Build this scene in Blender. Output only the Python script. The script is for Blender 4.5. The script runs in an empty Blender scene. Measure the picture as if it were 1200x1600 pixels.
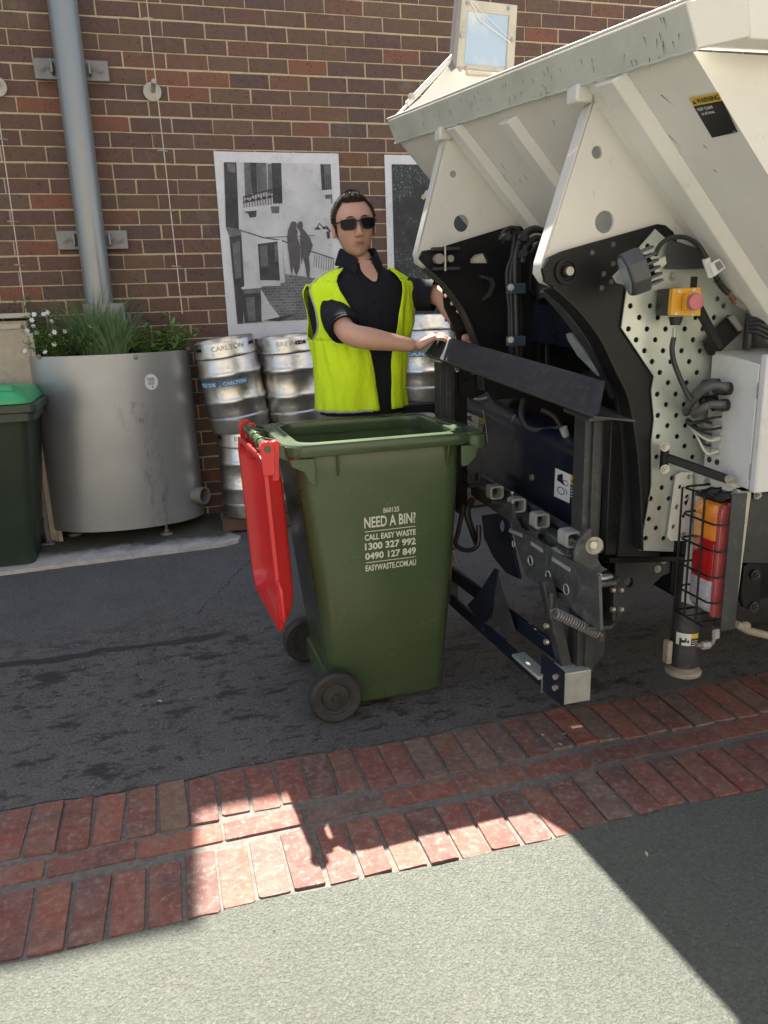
import bpy, bmesh, math, random
from mathutils import Vector, Matrix, noise
from mathutils.geometry import tessellate_polygon
R_ = math.radians
V = Vector
random.seed(7)
scene = bpy.context.scene
COL = scene.collection

# ------------------------------------------------------------------ camera, sky, sun, exposure
H = 1.49
FPX, PITCH, ROLL, YAW = 1205.0, R_(15.0), R_(-1.9), R_(15.2)
_fw = V((math.sin(YAW)*math.cos(PITCH), math.cos(YAW)*math.cos(PITCH), -math.sin(PITCH)))
_r0 = V((math.cos(YAW), -math.sin(YAW), 0)); _u0 = _r0.cross(_fw)
_rt = _r0*math.cos(ROLL) + _u0*math.sin(ROLL); _up = -_r0*math.sin(ROLL) + _u0*math.cos(ROLL)
cam_d = bpy.data.cameras.new('camera'); cam = bpy.data.objects.new('camera', cam_d); COL.objects.link(cam)
cam.matrix_world = Matrix(((_rt.x, _up.x, -_fw.x, 0), (_rt.y, _up.y, -_fw.y, 0), (_rt.z, _up.z, -_fw.z, H), (0, 0, 0, 1)))
cam_d.sensor_fit = 'VERTICAL'; cam_d.sensor_height = 36; cam_d.lens = 36*FPX/1600
cam_d.clip_start = .05; cam_d.clip_end = 500
scene.camera = cam

SUN_EL, SUN_AZ = R_(55.8), R_(1.5)          # azimuth measured from +Y towards +X
world = bpy.data.worlds.new('World'); scene.world = world; world.use_nodes = True
nt = world.node_tree; nt.nodes.clear()
sky = nt.nodes.new('ShaderNodeTexSky'); sky.sky_type = 'NISHITA'; sky.sun_disc = False
sky.sun_elevation = SUN_EL; sky.sun_rotation = SUN_AZ; sky.air_density = 1.0; sky.dust_density = 2.0; sky.ozone_density = 1.0
bg = nt.nodes.new('ShaderNodeBackground'); bg.inputs[1].default_value = 0.062
ow = nt.nodes.new('ShaderNodeOutputWorld'); hs = nt.nodes.new('ShaderNodeHueSaturation'); hs.inputs['Saturation'].default_value = .75
nt.links.new(sky.outputs[0], hs.inputs['Color']); nt.links.new(hs.outputs[0], bg.inputs[0]); nt.links.new(bg.outputs[0], ow.inputs[0])
sun_d = bpy.data.lights.new('sun', 'SUN'); sun_d.energy = 5.0; sun_d.angle = R_(0.53); sun_d.color = (1.0, 0.955, 0.88)
sun = bpy.data.objects.new('sun', sun_d); COL.objects.link(sun)
_sd = V((math.sin(SUN_AZ)*math.cos(SUN_EL), math.cos(SUN_AZ)*math.cos(SUN_EL), math.sin(SUN_EL)))
sun.rotation_euler = _sd.to_track_quat('Z', 'Y').to_euler(); sun.location = _sd*20
scene.view_settings.view_transform = 'Standard'; scene.view_settings.look = 'None'
scene.view_settings.exposure = 2.2; scene.view_settings.gamma = 1.0
scene.view_settings.use_curve_mapping = False

# ------------------------------------------------------------------ measuring: where a sight line of the survey photo meets a plane of the place
def sight(x, y):
    return (_fw*FPX + _rt*(x-600) + _up*(800-y)).normalized()
O_ = V((0, 0, H))
def PY(x, y, Y): d = sight(x, y); return O_ + d*(Y/d.y)
def PX(x, y, X): d = sight(x, y); return O_ + d*(X/d.x)
def PZ(x, y, Z): d = sight(x, y); return O_ + d*((Z-H)/d.z)
def PN(x, y, P, N): d = sight(x, y); return O_ + d*((P-O_).dot(N)/d.dot(N))
def gz(Y): return 0.0 if Y < 3.2 else min(.07*(Y-3.2), .147)

# ------------------------------------------------------------------ materials
MATS = {}
class NT:
    def __init__(s, name):
        s.m = bpy.data.materials.new(name); s.m.use_nodes = True; s.t = s.m.node_tree
        s.b = s.t.nodes['Principled BSDF']; s.tc = s.t.nodes.new('ShaderNodeTexCoord'); MATS[name] = s.m
    def n(s, typ, **k):
        o = s.t.nodes.new(typ)
        for a, v in k.items(): setattr(o, a, v)
        return o
    def l(s, a, b): s.t.links.new(a, b)
    def noise(s, scale, detail=3, rough=.55, vec=None, stretch=None, coord='Object'):
        o = s.n('ShaderNodeTexNoise'); o.inputs['Scale'].default_value = scale; o.inputs['Detail'].default_value = detail; o.inputs['Roughness'].default_value = rough
        v = vec or s.tc.outputs[coord]
        if stretch:
            mp = s.n('ShaderNodeMapping'); mp.inputs['Scale'].default_value = stretch; s.l(v, mp.inputs[0]); v = mp.outputs[0]
        s.l(v, o.inputs[0]); return o.outputs['Fac']
    def voro(s, scale, feat='F1', coord='Object', out='Distance'):
        o = s.n('ShaderNodeTexVoronoi', feature=feat); o.inputs['Scale'].default_value = scale; s.l(s.tc.outputs[coord], o.inputs[0]); return o.outputs[out]
    def ramp(s, fac, stops, interp='LINEAR'):
        o = s.n('ShaderNodeValToRGB'); r = o.color_ramp; r.interpolation = interp
        while len(r.elements) < len(stops): r.elements.new(.5)
        for e, (p, c) in zip(r.elements, stops):
            e.position = p; e.color = (c, c, c, 1) if isinstance(c, (int, float)) else (*c, 1)
        s.l(fac, o.inputs[0]); return o.outputs[0]
    def mix(s, fac, a, b, mode='MIX'):
        o = s.n('ShaderNodeMix', data_type='RGBA', blend_type=mode)
        for i, v in ((0, fac), (6, a), (7, b)):
            if isinstance(v, (int, float)): o.inputs[i].default_value = v if i == 0 else (v, v, v, 1)
            elif isinstance(v, tuple): o.inputs[i].default_value = (*v, 1)
            else: s.l(v, o.inputs[i])
        return o.outputs[2]
    def math(s, op, a, b=0.0):
        o = s.n('ShaderNodeMath', operation=op)
        for i, v in enumerate((a, b)):
            if isinstance(v, (int, float)): o.inputs[i].default_value = v
            else: s.l(v, o.inputs[i])
        return o.outputs[0]
    def bump(s, h, strength=.3, dist=.01):
        o = s.n('ShaderNodeBump'); o.inputs['Strength'].default_value = strength; o.inputs['Distance'].default_value = dist
        s.l(h, o.inputs['Height'])
        if s.b.inputs['Normal'].is_linked: s.l(s.b.inputs['Normal'].links[0].from_socket, o.inputs['Normal'])
        s.l(o.outputs[0], s.b.inputs['Normal'])
    def set(s, col=None, rough=None, metal=None, **k):
        for nm, v in (('Base Color', col), ('Roughness', rough), ('Metallic', metal)):
            if v is None: continue
            if isinstance(v, (int, float)) : s.b.inputs[nm].default_value = v if nm != 'Base Color' else (v, v, v, 1)
            elif isinstance(v, tuple): s.b.inputs[nm].default_value = (*v, 1)
            else: s.l(v, s.b.inputs[nm])
        for a, v in k.items(): s.b.inputs[a].default_value = v
        return s.m

def worn(name, c1, c2, rough=.5, metal=0, scale=6, rr=.12, dirt=None, dirt_amt=.5, bump=.0, spec=None, stretch=None, coat=0):
    """two tone surface: broad mottling, fine grain, optional dirt colour, uneven gloss"""
    s = NT(name)
    n1 = s.noise(scale, 5, .6, stretch=stretch); n2 = s.noise(scale*14, 3, .6)
    c = s.mix(s.ramp(n1, [(.3, 0), (.7, 1)]), c1, c2)
    if dirt:
        m = s.math('MULTIPLY', s.ramp(s.noise(scale*2.3, 6, .7), [(.5, 0), (.68, 1)]), s.ramp(n2, [(.35, 0), (.6, 1)]))
        c = s.mix(s.math('MULTIPLY', m, dirt_amt), c, dirt)
    ro = s.math('ADD', s.math('MULTIPLY', n1, rr*2), rough-rr)
    s.set(c, ro, metal)
    if coat: s.b.inputs['Coat Weight'].default_value = coat; s.b.inputs['Coat Roughness'].default_value = .15
    if spec is not None: s.b.inputs['Specular IOR Level'].default_value = spec
    if bump: s.bump(n2, bump, .003)
    return s.m

def brick_nodes(name, attr, stops, spots=True, mort=False):
    s = NT(name)
    if attr:
        a = s.n('ShaderNodeAttribute'); a.attribute_name = 'rnd'; rnd = a.outputs['Fac']
    else: rnd = s.n('ShaderNodeObjectInfo').outputs['Random']
    w = s.n('ShaderNodeNewGeometry').outputs['Position']
    base = s.ramp(rnd, stops)
    nz = s.noise(28, 6, .7, vec=w); nf = s.noise(260, 3, .7, vec=w)
    c = s.mix(s.ramp(nz, [(.3, 0), (.75, .4)]), base, (.23, .15, .10))
    c = s.mix(s.ramp(nf, [(.35, .35), (.6, 0)]), c, (.05, .03, .025))
    if spots:
        vo = s.n('ShaderNodeTexVoronoi'); vo.inputs['Scale'].default_value = 42; s.l(w, vo.inputs[0])
        sp = s.math('MULTIPLY', s.ramp(vo.outputs['Distance'], [(.16, 1), (.27, 0)]), s.ramp(s.noise(17, 3, vec=w), [(.44, 0), (.55, 1)]))
        c = s.mix(s.math('MULTIPLY', sp, .85), c, (.025, .02, .02))
        big = s.ramp(s.noise(9, 4, .6, vec=w), [(.62, 0), (.75, .55)])
        c = s.mix(big, c, (.06, .048, .05))
    c = s.mix(s.ramp(s.noise(1.3, 5, .6, vec=w), [(.45, 0), (.75, .4)]), c, (.10, .078, .055))
    c = s.mix(s.ramp(s.noise(4, 5, .7, vec=w), [(.6, 0), (.75, .25)]), c, (.3, .25, .2))
    s.set(c, .85); s.bump(nz, .6, .007); s.bump(nf, .45, .003)
    return s.m

def make_materials():
    brick_nodes('wall_brick', False, [(0, (.105, .052, .042)), (.2, (.135, .075, .045)), (.4, (.085, .05, .05)), (.55, (.125, .056, .04)), (.7, (.145, .088, .055)), (.84, (.10, .052, .045)), (.93, (.16, .07, .042)), (.97, (.22, .075, .042)), (1, (.24, .08, .042))])
    brick_nodes('wall_brick_joined', True, [(0, (.105, .052, .042)), (.2, (.135, .075, .045)), (.4, (.085, .05, .05)), (.55, (.125, .056, .04)), (.7, (.145, .088, .055)), (.84, (.10, .052, .045)), (.93, (.16, .07, .042)), (.97, (.22, .075, .042)), (1, (.24, .08, .042))])
    s = NT('paving_brick')
    rnd = s.n('ShaderNodeObjectInfo').outputs['Random']; w = s.n('ShaderNodeNewGeometry').outputs['Position']
    base = s.ramp(rnd, [(0, (.22, .055, .036)), (.2, (.16, .05, .038)), (.4, (.25, .078, .048)), (.55, (.11, .045, .038)), (.7, (.19, .062, .042)), (.84, (.17, .10, .065)), (.93, (.10, .058, .055)), (1, (.2, .12, .085))])
    nz = s.noise(13, 7, .75, vec=w); nf = s.noise(150, 5, .75, vec=w); nm_ = s.noise(45, 5, .7, vec=w)
    c = s.mix(s.ramp(nz, [(.42, 0), (.75, .55)]), base, (.28, .2, .15))
    c = s.mix(s.ramp(s.noise(5, 5, .7, vec=w), [(.5, 0), (.68, .65)]), c, (.075, .058, .055))
    c = s.mix(s.ramp(nm_, [(.52, 0), (.68, .5)]), c, (.33, .27, .22))
    c = s.mix(s.ramp(nm_, [(.3, .55), (.42, 0)]), c, (.06, .035, .03))
    c = s.mix(s.ramp(nf, [(.3, .5), (.46, 0), (.6, 0), (.75, .5)]), c, (.25, .2, .165))
    s.set(c, .8); s.bump(nz, .7, .008); s.bump(nf, .7, .003); s.bump(nm_, .5, .005)
    for nm, c1, c2 in (('wall_mortar', (.60, .48, .32), (.42, .33, .22)), ('paving_mortar', (.20, .18, .155), (.10, .09, .08))):
        s = NT(nm); a = s.noise(60, 5, .7); s.set(s.mix(s.ramp(a, [(.3, 0), (.7, 1)]), c1, c2), .95); s.bump(s.noise(220, 4, .8), .6, .004)
    # lane asphalt: smooth, dark, with oil stains and damp patches drawn out along the lane
    s = NT('lane_asphalt')
    g = s.noise(95, 7, .85); m = s.noise(3.2, 8, .7)
    c = s.mix(s.ramp(m, [(.3, 0), (.7, 1)]), (.100, .098, .096), (.142, .136, .127))
    c = s.mix(s.ramp(g, [(.38, .9), (.47, 0), (.53, 0), (.62, .9)]), c, s.mix(s.ramp(g, [(.49, 0), (.51, 1)]), (.03, .03, .03), (.2, .19, .18)))
    sep = s.n('ShaderNodeSeparateXYZ'); s.l(s.tc.outputs['Object'], sep.inputs[0])
    band = s.ramp(s.math('MULTIPLY', s.math('SUBTRACT', sep.outputs['Y'], 2.2), .5), [(.0, 1), (.62, 1), (.78, .25), (1, 0)])
    st = s.noise(5.0, 8, .72, stretch=(.75, 1.5, 1)); st2 = s.noise(17, 7, .72, stretch=(.85, 1.25, 1))
    stain = s.math('MAXIMUM', s.ramp(st, [(.56, 0), (.60, 1)]), s.ramp(st2, [(.545, 0), (.60, .9)]))
    stain = s.math('MULTIPLY', stain, band)
    # one long damp streak
    line = s.math('SUBTRACT', sep.outputs['Y'], s.math('ADD', 3.36, s.math('MULTIPLY', s.noise(4.0, 4, .6), .16)))
    lx = s.ramp(s.math('MULTIPLY', s.math('ADD', sep.outputs['X'], 1.5), .5), [(0, 1), (.8, 1), (.86, 0)])
    lm = s.math('MULTIPLY', s.ramp(s.math('ABSOLUTE', line), [(.022, 1), (.034, 0)]), lx)
    stain = s.math('MAXIMUM', stain, lm)
    c = s.mix(s.math('MULTIPLY', stain, .85), c, (.024, .023, .025))
    chips = s.ramp(s.voro(75), [(.035, 1), (.06, 0)]); ch = s.math('MULTIPLY', chips, s.ramp(s.noise(30, 2), [(.56, 0), (.62, 1)]))
    c = s.mix(s.math('MULTIPLY', ch, .8), c, (.42, .4, .37))
    def hair(x0, y0, x1, y1, wd):      # one hairline crack between two places on the lane
        L = math.hypot(x1-x0, y1-y0); ux, uy = (x1-x0)/L, (y1-y0)/L
        X, Y = sep.outputs['X'], sep.outputs['Y']
        along = s.math('ADD', s.math('MULTIPLY', s.math('SUBTRACT', X, x0), ux), s.math('MULTIPLY', s.math('SUBTRACT', Y, y0), uy))
        across = s.math('ADD', s.math('MULTIPLY', s.math('SUBTRACT', X, x0), -uy), s.math('MULTIPLY', s.math('SUBTRACT', Y, y0), ux))
        across = s.math('ADD', across, s.math('MULTIPLY', s.math('SUBTRACT', s.noise(7, 6, .7), .5), .12))
        m_ = s.ramp(s.math('ABSOLUTE', across), [(wd*.5, 1), (wd, 0)]); e_ = s.math('MULTIPLY', s.math('GREATER_THAN', along, 0), s.math('LESS_THAN', along, L))
        return s.math('MULTIPLY', s.math('MULTIPLY', m_, e_), s.ramp(s.noise(14, 3), [(.42, 0), (.5, .85)]))
    crack = s.math('MAXIMUM', hair(.02, 3.7, .42, 4.45, .005), hair(-.2, 3.02, .34, 3.2, .004))
    c = s.mix(crack, c, (.01, .01, .01))
    ro = s.math('SUBTRACT', .82, s.math('MULTIPLY', stain, .25))
    s.set(c, ro); s.bump(g, 1.0, .008); s.bump(s.noise(60, 4, .7), .4, .005)
    # coarse old asphalt in front of the brick band
    s = NT('coarse_asphalt')
    v1 = s.n('ShaderNodeTexVoronoi'); v1.inputs['Scale'].default_value = 140; wq = s.noise(95, 8, .85)
    mp = s.n('ShaderNodeVectorMath', operation='ADD'); cv = s.n('ShaderNodeVectorMath', operation='SCALE'); cv.inputs['Scale'].default_value = .012
    nn = s.n('ShaderNodeTexNoise'); nn.inputs['Scale'].default_value = 60; s.l(s.tc.outputs['Object'], nn.inputs[0]); s.l(nn.outputs['Color'], cv.inputs[0])
    s.l(s.tc.outputs['Object'], mp.inputs[0]); s.l(cv.outputs[0], mp.inputs[1]); s.l(mp.outputs[0], v1.inputs[0])
    stone = v1.outputs['Distance']; fine = s.noise(500, 3, .7)
    c = s.mix(s.ramp(s.noise(2.5, 5, .6), [(.3, 0), (.7, 1)]), (.135, .150, .122), (.175, .185, .148))
    c = s.mix(s.ramp(stone, [(.25, 0), (.7, .35)]), c, (.06, .062, .052))
    c = s.mix(s.ramp(wq, [(.38, .6), (.48, 0), (.53, 0), (.62, .5)]), c, s.mix(s.ramp(wq, [(.49, 0), (.51, 1)]), (.05, .05, .042), (.28, .275, .22)))
    c = s.mix(s.ramp(s.noise(1.1, 4, .6), [(.5, 0), (.7, .3)]), c, (.1, .088, .07))
    c = s.mix(s.ramp(fine, [(.35, .3), (.55, 0), (.7, .35)]), c, (.2, .195, .17))
    sepw = s.n('ShaderNodeSeparateColor'); s.l(v1.outputs['Color'], sepw.inputs[0])
    c = s.mix(s.ramp(sepw.outputs[0], [(.95, 0), (.99, .45)]), c, (.24, .235, .2))
    h = s.ramp(stone, [(0, 1), (.35, .85), (.75, 0)])
    s.set(c, .9); s.bump(h, .6, .010); s.bump(wq, 1.0, .009); s.bump(fine, .4, .0015)
    # pale worn concrete with moss towards the wall
    s = NT('worn_concrete')
    sep = s.n('ShaderNodeSeparateXYZ'); s.l(s.tc.outputs['Object'], sep.inputs[0])
    a = s.noise(9, 7, .7); b = s.noise(45, 5, .7)
    c = s.mix(s.ramp(a, [(.35, 0), (.65, 1)]), (.56, .54, .49), (.40, .38, .34))
    c = s.mix(s.ramp(b, [(.5, 0), (.7, .6)]), c, (.26, .24, .21))
    e = s.math('ADD', sep.outputs['Y'], s.math('MULTIPLY', s.noise(7, 5, .7), .26))
    c = s.mix(s.ramp(s.math('SUBTRACT', e, 4.0), [(.78, 0), (.9, .92)]), c, s.mix(s.ramp(b, [(.4, 0), (.6, 1)]), (.028, .032, .016), (.055, .05, .038)))
    s.set(c, .92); s.bump(b, .6, .005)
    for nm in ('steel_keg',):
        s = NT(nm); a = s.noise(4, 5, .7); b = s.noise(70, 4, .7, stretch=(1, 1, 6))
        c = s.mix(s.ramp(a, [(.35, 0), (.7, 1)]), (.72, .69, .65), (.55, .52, .48))
        c = s.mix(s.ramp(s.noise(22, 6, .75), [(.56, 0), (.72, .6)]), c, (.2, .17, .13))
        s.set(c, s.math('ADD', .2, s.math('MULTIPLY', b, .3)), 1.0); s.bump(s.noise(11, 4, .6), .3, .012)
    worn('keg_tape', (.05, .26, .48), (.035, .19, .36), .5, scale=30, dirt=(.35, .35, .33))
    s = NT('planter_steel')
    sep = s.n('ShaderNodeSeparateXYZ'); s.l(s.tc.outputs['Object'], sep.inputs[0])
    a = s.noise(2.2, 5, .6); c = s.mix(s.ramp(a, [(.3, 0), (.7, 1)]), (.37, .375, .38), (.32, .325, .33))
    dx = s.math('SUBTRACT', sep.outputs['X'], s.math('ADD', -.17, s.math('MULTIPLY', s.math('SUBTRACT', .75, sep.outputs['Z']), .14)))
    run = s.math('MULTIPLY', s.ramp(s.math('ABSOLUTE', dx), [(.0, 1), (.13, 0)]), s.ramp(s.noise(13, 7, .75, stretch=(1.6, 1, .55)), [(.5, 0), (.62, 1)]))
    run = s.math('MULTIPLY', run, s.ramp(sep.outputs['Z'], [(.2, 1), (.98, 1), (1.0, 0)]))
    c = s.mix(s.math('MULTIPLY', run, .5), c, (.06, .05, .045))
    s.set(c, s.math('ADD', .3, s.math('MULTIPLY', a, .2)), .6); s.bump(s.noise(2.0, 2), .15, .03)
    worn('pipe_paint', (.27, .28, .28), (.22, .235, .24), .32, scale=3, rr=.08, metal=.35, stretch=(1, 1, .2))
    worn('galv_grey', (.24, .225, .215), (.2, .19, .185), .5, scale=9, metal=.3, dirt=(.1, .09, .08), dirt_amt=.4)
    worn('wire_steel', (.55, .5, .42), (.42, .38, .32), .4, metal=.7, scale=30)
    worn('cream_paint', (.5, .46, .37), (.44, .4, .32), .6, scale=8, dirt=(.25, .2, .15))
    worn('cabinet_face', (.48, .4, .31), (.4, .32, .25), .8, scale=30, dirt=(.2, .16, .12), bump=.4)
    worn('paper', (.70, .69, .70), (.58, .57, .59), .85, scale=5, bump=.25, dirt=(.34, .32, .31), dirt_amt=.5)
    worn('print_light', (.60, .59, .59), (.47, .46, .47), .85, scale=6, bump=.2, dirt=(.25, .24, .24))
    worn('print_dark', (.035, .034, .035), (.075, .07, .07), .8, scale=18, dirt=(.15, .14, .14), dirt_amt=.4)
    worn('print_mid', (.16, .155, .155), (.1, .097, .1), .85, scale=14, dirt=(.3, .29, .29), dirt_amt=.5)
    worn('print_shade', (.115, .105, .105), (.085, .08, .08), .85, scale=20)
    s = NT('print_masonry'); bt = s.n('ShaderNodeTexBrick'); mp = s.n('ShaderNodeMapping'); s.l(s.tc.outputs['Object'], mp.inputs[0])
    mp.inputs['Rotation'].default_value = (R_(90), 0, 0); s.l(mp.outputs[0], bt.inputs[0])
    bt.inputs['Scale'].default_value = 14; bt.inputs['Color1'].default_value = (.12, .115, .115, 1); bt.inputs['Color2'].default_value = (.2, .19, .19, 1); bt.inputs['Mortar'].default_value = (.33, .32, .32, 1)
    s.set(s.mix(s.ramp(s.noise(9, 5), [(.4, 0), (.7, .6)]), bt.outputs[0], (.08, .077, .077)), .85)
    s = NT('print_foliage'); a = s.noise(70, 5, .7); b = s.noise(6, 5, .65)
    m = s.math('MULTIPLY', s.ramp(a, [(.55, 0), (.62, 1)]), s.ramp(b, [(.47, 0), (.58, 1)]))
    s.set(s.mix(m, s.mix(s.ramp(b, [(.3, 0), (.7, 1)]), (.03, .031, .032), (.055, .053, .05)), (.2, .33, .29)), .8)
    worn('bird_white', (.42, .42, .52), (.36, .36, .46), .8); worn('bird_yellow', (.5, .42, .16), (.42, .35, .12), .8)
    # plastics
    s = NT('bin_green'); a = s.noise(5, 5, .6); b = s.noise(60, 4, .6)
    c = s.mix(s.ramp(a, [(.3, 0), (.7, 1)]), (.048, .074, .034), (.058, .085, .041))
    scf = s.ramp(s.noise(30, 6, .8, stretch=(.5, .5, 3)), [(.66, 0), (.74, .35)])
    c = s.mix(scf, c, (.12, .15, .09)); s.set(c, s.math('ADD', .2, s.math('MULTIPLY', a, .12)), 0); s.bump(s.noise(160, 2), .05, .001); s.bump(s.noise(3, 2), .12, .02)
    s = NT('bin_green_old'); a = s.noise(6, 5, .7)
    c = s.mix(s.ramp(a, [(.3, 0), (.7, 1)]), (.022, .036, .022), (.034, .052, .032)); c = s.mix(s.ramp(s.noise(40, 5, .8), [(.6, 0), (.75, .4)]), c, (.12, .13, .1))
    s.set(c, .42)
    worn('bin_red', (.64, .032, .034), (.56, .024, .026), .3, scale=4, rr=.06, dirt=(.3, .05, .04), dirt_amt=.25)
    worn('lid_bright_green', (.06, .42, .16), (.05, .34, .13), .4, scale=6)
    worn('rubber', (.018, .018, .019), (.03, .029, .028), .65, scale=20, bump=.3, dirt=(.1, .09, .08), dirt_amt=.5)
    worn('bin_print', (.62, .62, .55), (.5, .52, .44), .6, scale=90, dirt=(.06, .09, .045), dirt_amt=.5)
    # truck
    s = NT('truck_cream'); a = s.noise(3, 5, .6)
    c = s.mix(s.ramp(a, [(.3, 0), (.7, 1)]), (.72, .70, .645), (.64, .62, .57))
    c = s.mix(s.ramp(s.noise(16, 7, .8), [(.58, 0), (.72, .35)]), c, (.34, .3, .23))
    c = s.mix(s.ramp(s.noise(38, 5, .8, stretch=(1, 1, .35)), [(.69, 0), (.72, .75)]), c, (.16, .12, .09))
    s.set(c, s.math('ADD', .28, s.math('MULTIPLY', a, .2))); s.bump(s.noise(2.5, 3), .15, .03)
    s = NT('rim_cream'); a = s.noise(5, 6, .7)
    c = s.mix(s.ramp(a, [(.35, 0), (.7, 1)]), (.56, .56, .49), (.45, .45, .39))
    c = s.mix(s.ramp(s.noise(24, 7, .8, stretch=(1, 1, .5)), [(.60, 0), (.68, .4)]), c, (.2, .16, .12))
    s.set(c, .5)
    worn('black_paint', (.006, .006, .007), (.010, .010, .011), .42, spec=.28, scale=7, dirt=(.03, .03, .028), dirt_amt=.3)
    worn('navy_paint', (.007, .010, .020), (.011, .015, .029), .3, scale=5, rr=.1, dirt=(.07, .07, .08), dirt_amt=.35)
    worn('charcoal_paint', (.032, .033, .036), (.048, .049, .053), .42, scale=9, dirt=(.12, .12, .12), dirt_amt=.5, metal=.2)
    worn('bar_plate', (.018, .018, .021), (.028, .028, .032), .6, spec=.3, scale=14, dirt=(.09, .09, .09), dirt_amt=.5)
    worn('comb_steel', (.085, .088, .09), (.055, .056, .06), .42, scale=12, dirt=(.25, .25, .22), dirt_amt=.6, metal=.3)
    worn('bare_steel', (.46, .48, .43), (.36, .37, .34), .35, metal=.35, scale=16, dirt=(.12, .11, .1))
    s = NT('zinc_plate'); a = s.noise(4, 6, .6, stretch=(1, 1, .4)); b = s.noise(11, 4, .6)
    c = s.mix(s.ramp(a, [(.3, 0), (.7, 1)]), (.54, .58, .52), (.45, .50, .47)); c = s.mix(s.ramp(b, [(.5, 0), (.75, .5)]), c, (.58, .55, .42))
    s.set(c, s.math('ADD', .28, s.math('MULTIPLY', b, .25)), .55)
    worn('bolt_zinc', (.48, .46, .4), (.36, .34, .3), .4, metal=.6, scale=60)
    worn('box_white', (.62, .62, .62), (.56, .56, .55), .35, scale=4, dirt=(.4, .3, .2), dirt_amt=.3)
    worn('gland_grey', (.4, .4, .4), (.34, .34, .34), .5)
    worn('conduit', (.06, .06, .065), (.1, .1, .1), .45, scale=40)
    worn('wire_white', (.55, .53, .46), (.5, .47, .4), .5); worn('wire_black', (.015, .015, .016), (.022, .022, .022), .4)
    worn('estop_yellow', (.72, .38, .03), (.65, .33, .025), .4); worn('estop_pink', (.52, .17, .19), (.46, .14, .16), .5)
    worn('lamp_grey', (.055, .055, .06), (.07, .07, .075), .5, scale=10)
    worn('lens_clear', (.3, .31, .33), (.2, .2, .22), .1)
    worn('lens_amber', (.75, .25, .02), (.62, .18, .015), .12, coat=1, scale=40); worn('lens_red', (.42, .012, .012), (.34, .01, .012), .12, coat=1, scale=40)
    worn('lens_white', (.5, .48, .5), (.32, .31, .33), .15, coat=1, scale=60); worn('lens_pink', (.42, .09, .09), (.36, .07, .07), .12, coat=1, scale=30)
    worn('sticker_white', (.68, .68, .68), (.6, .6, .58), .5); worn('sticker_yellow', (.62, .42, .05), (.55, .37, .04), .5); worn('sticker_black', (.012, .012, .013), (.018, .017, .017), .4)
    worn('block_blue', (.05, .09, .12), (.07, .11, .15), .4, metal=.3); worn('cyl_blue', (.01, .02, .25), (.01, .02, .2), .4)
    worn('jack_foot', (.34, .29, .23), (.22, .19, .15), .8, scale=20, bump=.3)
    worn('orange_strap', (.3, .06, .03), (.22, .05, .025), .6)
    s = NT('clear_panel'); a = s.noise(8, 5, .6, stretch=(1, 1, .6))
    s.set(s.mix(s.ramp(a, [(.5, 0), (.7, 1)]), (.36, .46, .56), (.6, .62, .55)), s.math('ADD', .08, s.math('MULTIPLY', a, .25)))
    # person
    s = NT('skin'); a = s.noise(30, 4, .6); b = s.noise(6, 3, .6)
    c = s.mix(s.ramp(b, [(.3, 0), (.7, 1)]), (.58, .345, .26), (.54, .295, .215)); c = s.mix(s.ramp(a, [(.45, 0), (.7, .3)]), c, (.5, .23, .17))
    sp = s.n('ShaderNodeSeparateXYZ'); s.l(s.tc.outputs['Object'], sp.inputs[0]); zz = sp.outputs['Z']
    jaw = s.math('MULTIPLY', s.ramp(s.math('SUBTRACT', zz, 1.0), [(.68, 0), (.70, 1), (.762, 1), (.785, 0)]), s.ramp(s.noise(240, 3, .7), [(.4, 0), (.6, 1)]))
    c = s.mix(s.math('MULTIPLY', jaw, .38), c, (.20, .145, .12))
    c = s.mix(s.math('MULTIPLY', s.ramp(s.math('SUBTRACT', zz, 1.0), [(.765, 0), (.785, 1), (.80, 1), (.83, 0)]), .35), c, (.62, .26, .2))
    s.set(c, .5); s.b.inputs['Subsurface Weight'].default_value = .15; s.b.inputs['Subsurface Radius'].default_value = (.01, .004, .002); s.b.inputs['Subsurface Scale'].default_value = .5
    s.bump(s.noise(160, 3), .15, .002)
    worn('lips', (.36, .15, .12), (.33, .13, .11), .5); worn('hair', (.022, .015, .011), (.05, .036, .028), .85, spec=.2, scale=40)
    worn('glass_lens', (.004, .005, .005), (.004, .005, .005), .15, rr=.02, spec=.12); worn('frame_black', (.01, .01, .01), (.012, .012, .012), .25)
    worn('shirt', (.009, .010, .014), (.013, .014, .020), .85, scale=8, spec=.25)
    s = NT('hi_vis'); a = s.noise(7, 4, .6); f = s.noise(500, 2)
    s.set(s.mix(s.ramp(a, [(.3, 0), (.7, 1)]), (.66, .88, .010), (.60, .82, .010)), .8); s.bump(f, .15, .001); s.bump(s.noise(7, 4, .6, stretch=(2, 2, .9)), .45, .04)
    worn('piping', (.36, .36, .37), (.3, .3, .31), .5); worn('trousers', (.28, .24, .19), (.24, .2, .16), .9, scale=12, bump=.2); worn('boots', (.05, .035, .025), (.03, .022, .017), .6)
    # plants
    for nm, c1, c2 in (('leaf_mid', (.07, .17, .03), (.13, .26, .05)), ('leaf_light', (.18, .36, .07), (.12, .26, .045)), ('grass_blade', (.06, .125, .045), (.13, .21, .08)), ('soil', (.03, .022, .016), (.05, .037, .027)), ('petal', (.75, .75, .72), (.68, .68, .66)), ('stem', (.07, .09, .03), (.06, .05, .025))):
        s = NT(nm); s.set(s.mix(s.ramp(s.noise(25, 3), [(.35, 0), (.65, 1)]), c1, c2), .55)
        if 'leaf' in nm or 'grass' in nm: s.b.inputs['Subsurface Weight'].default_value = .0
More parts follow.
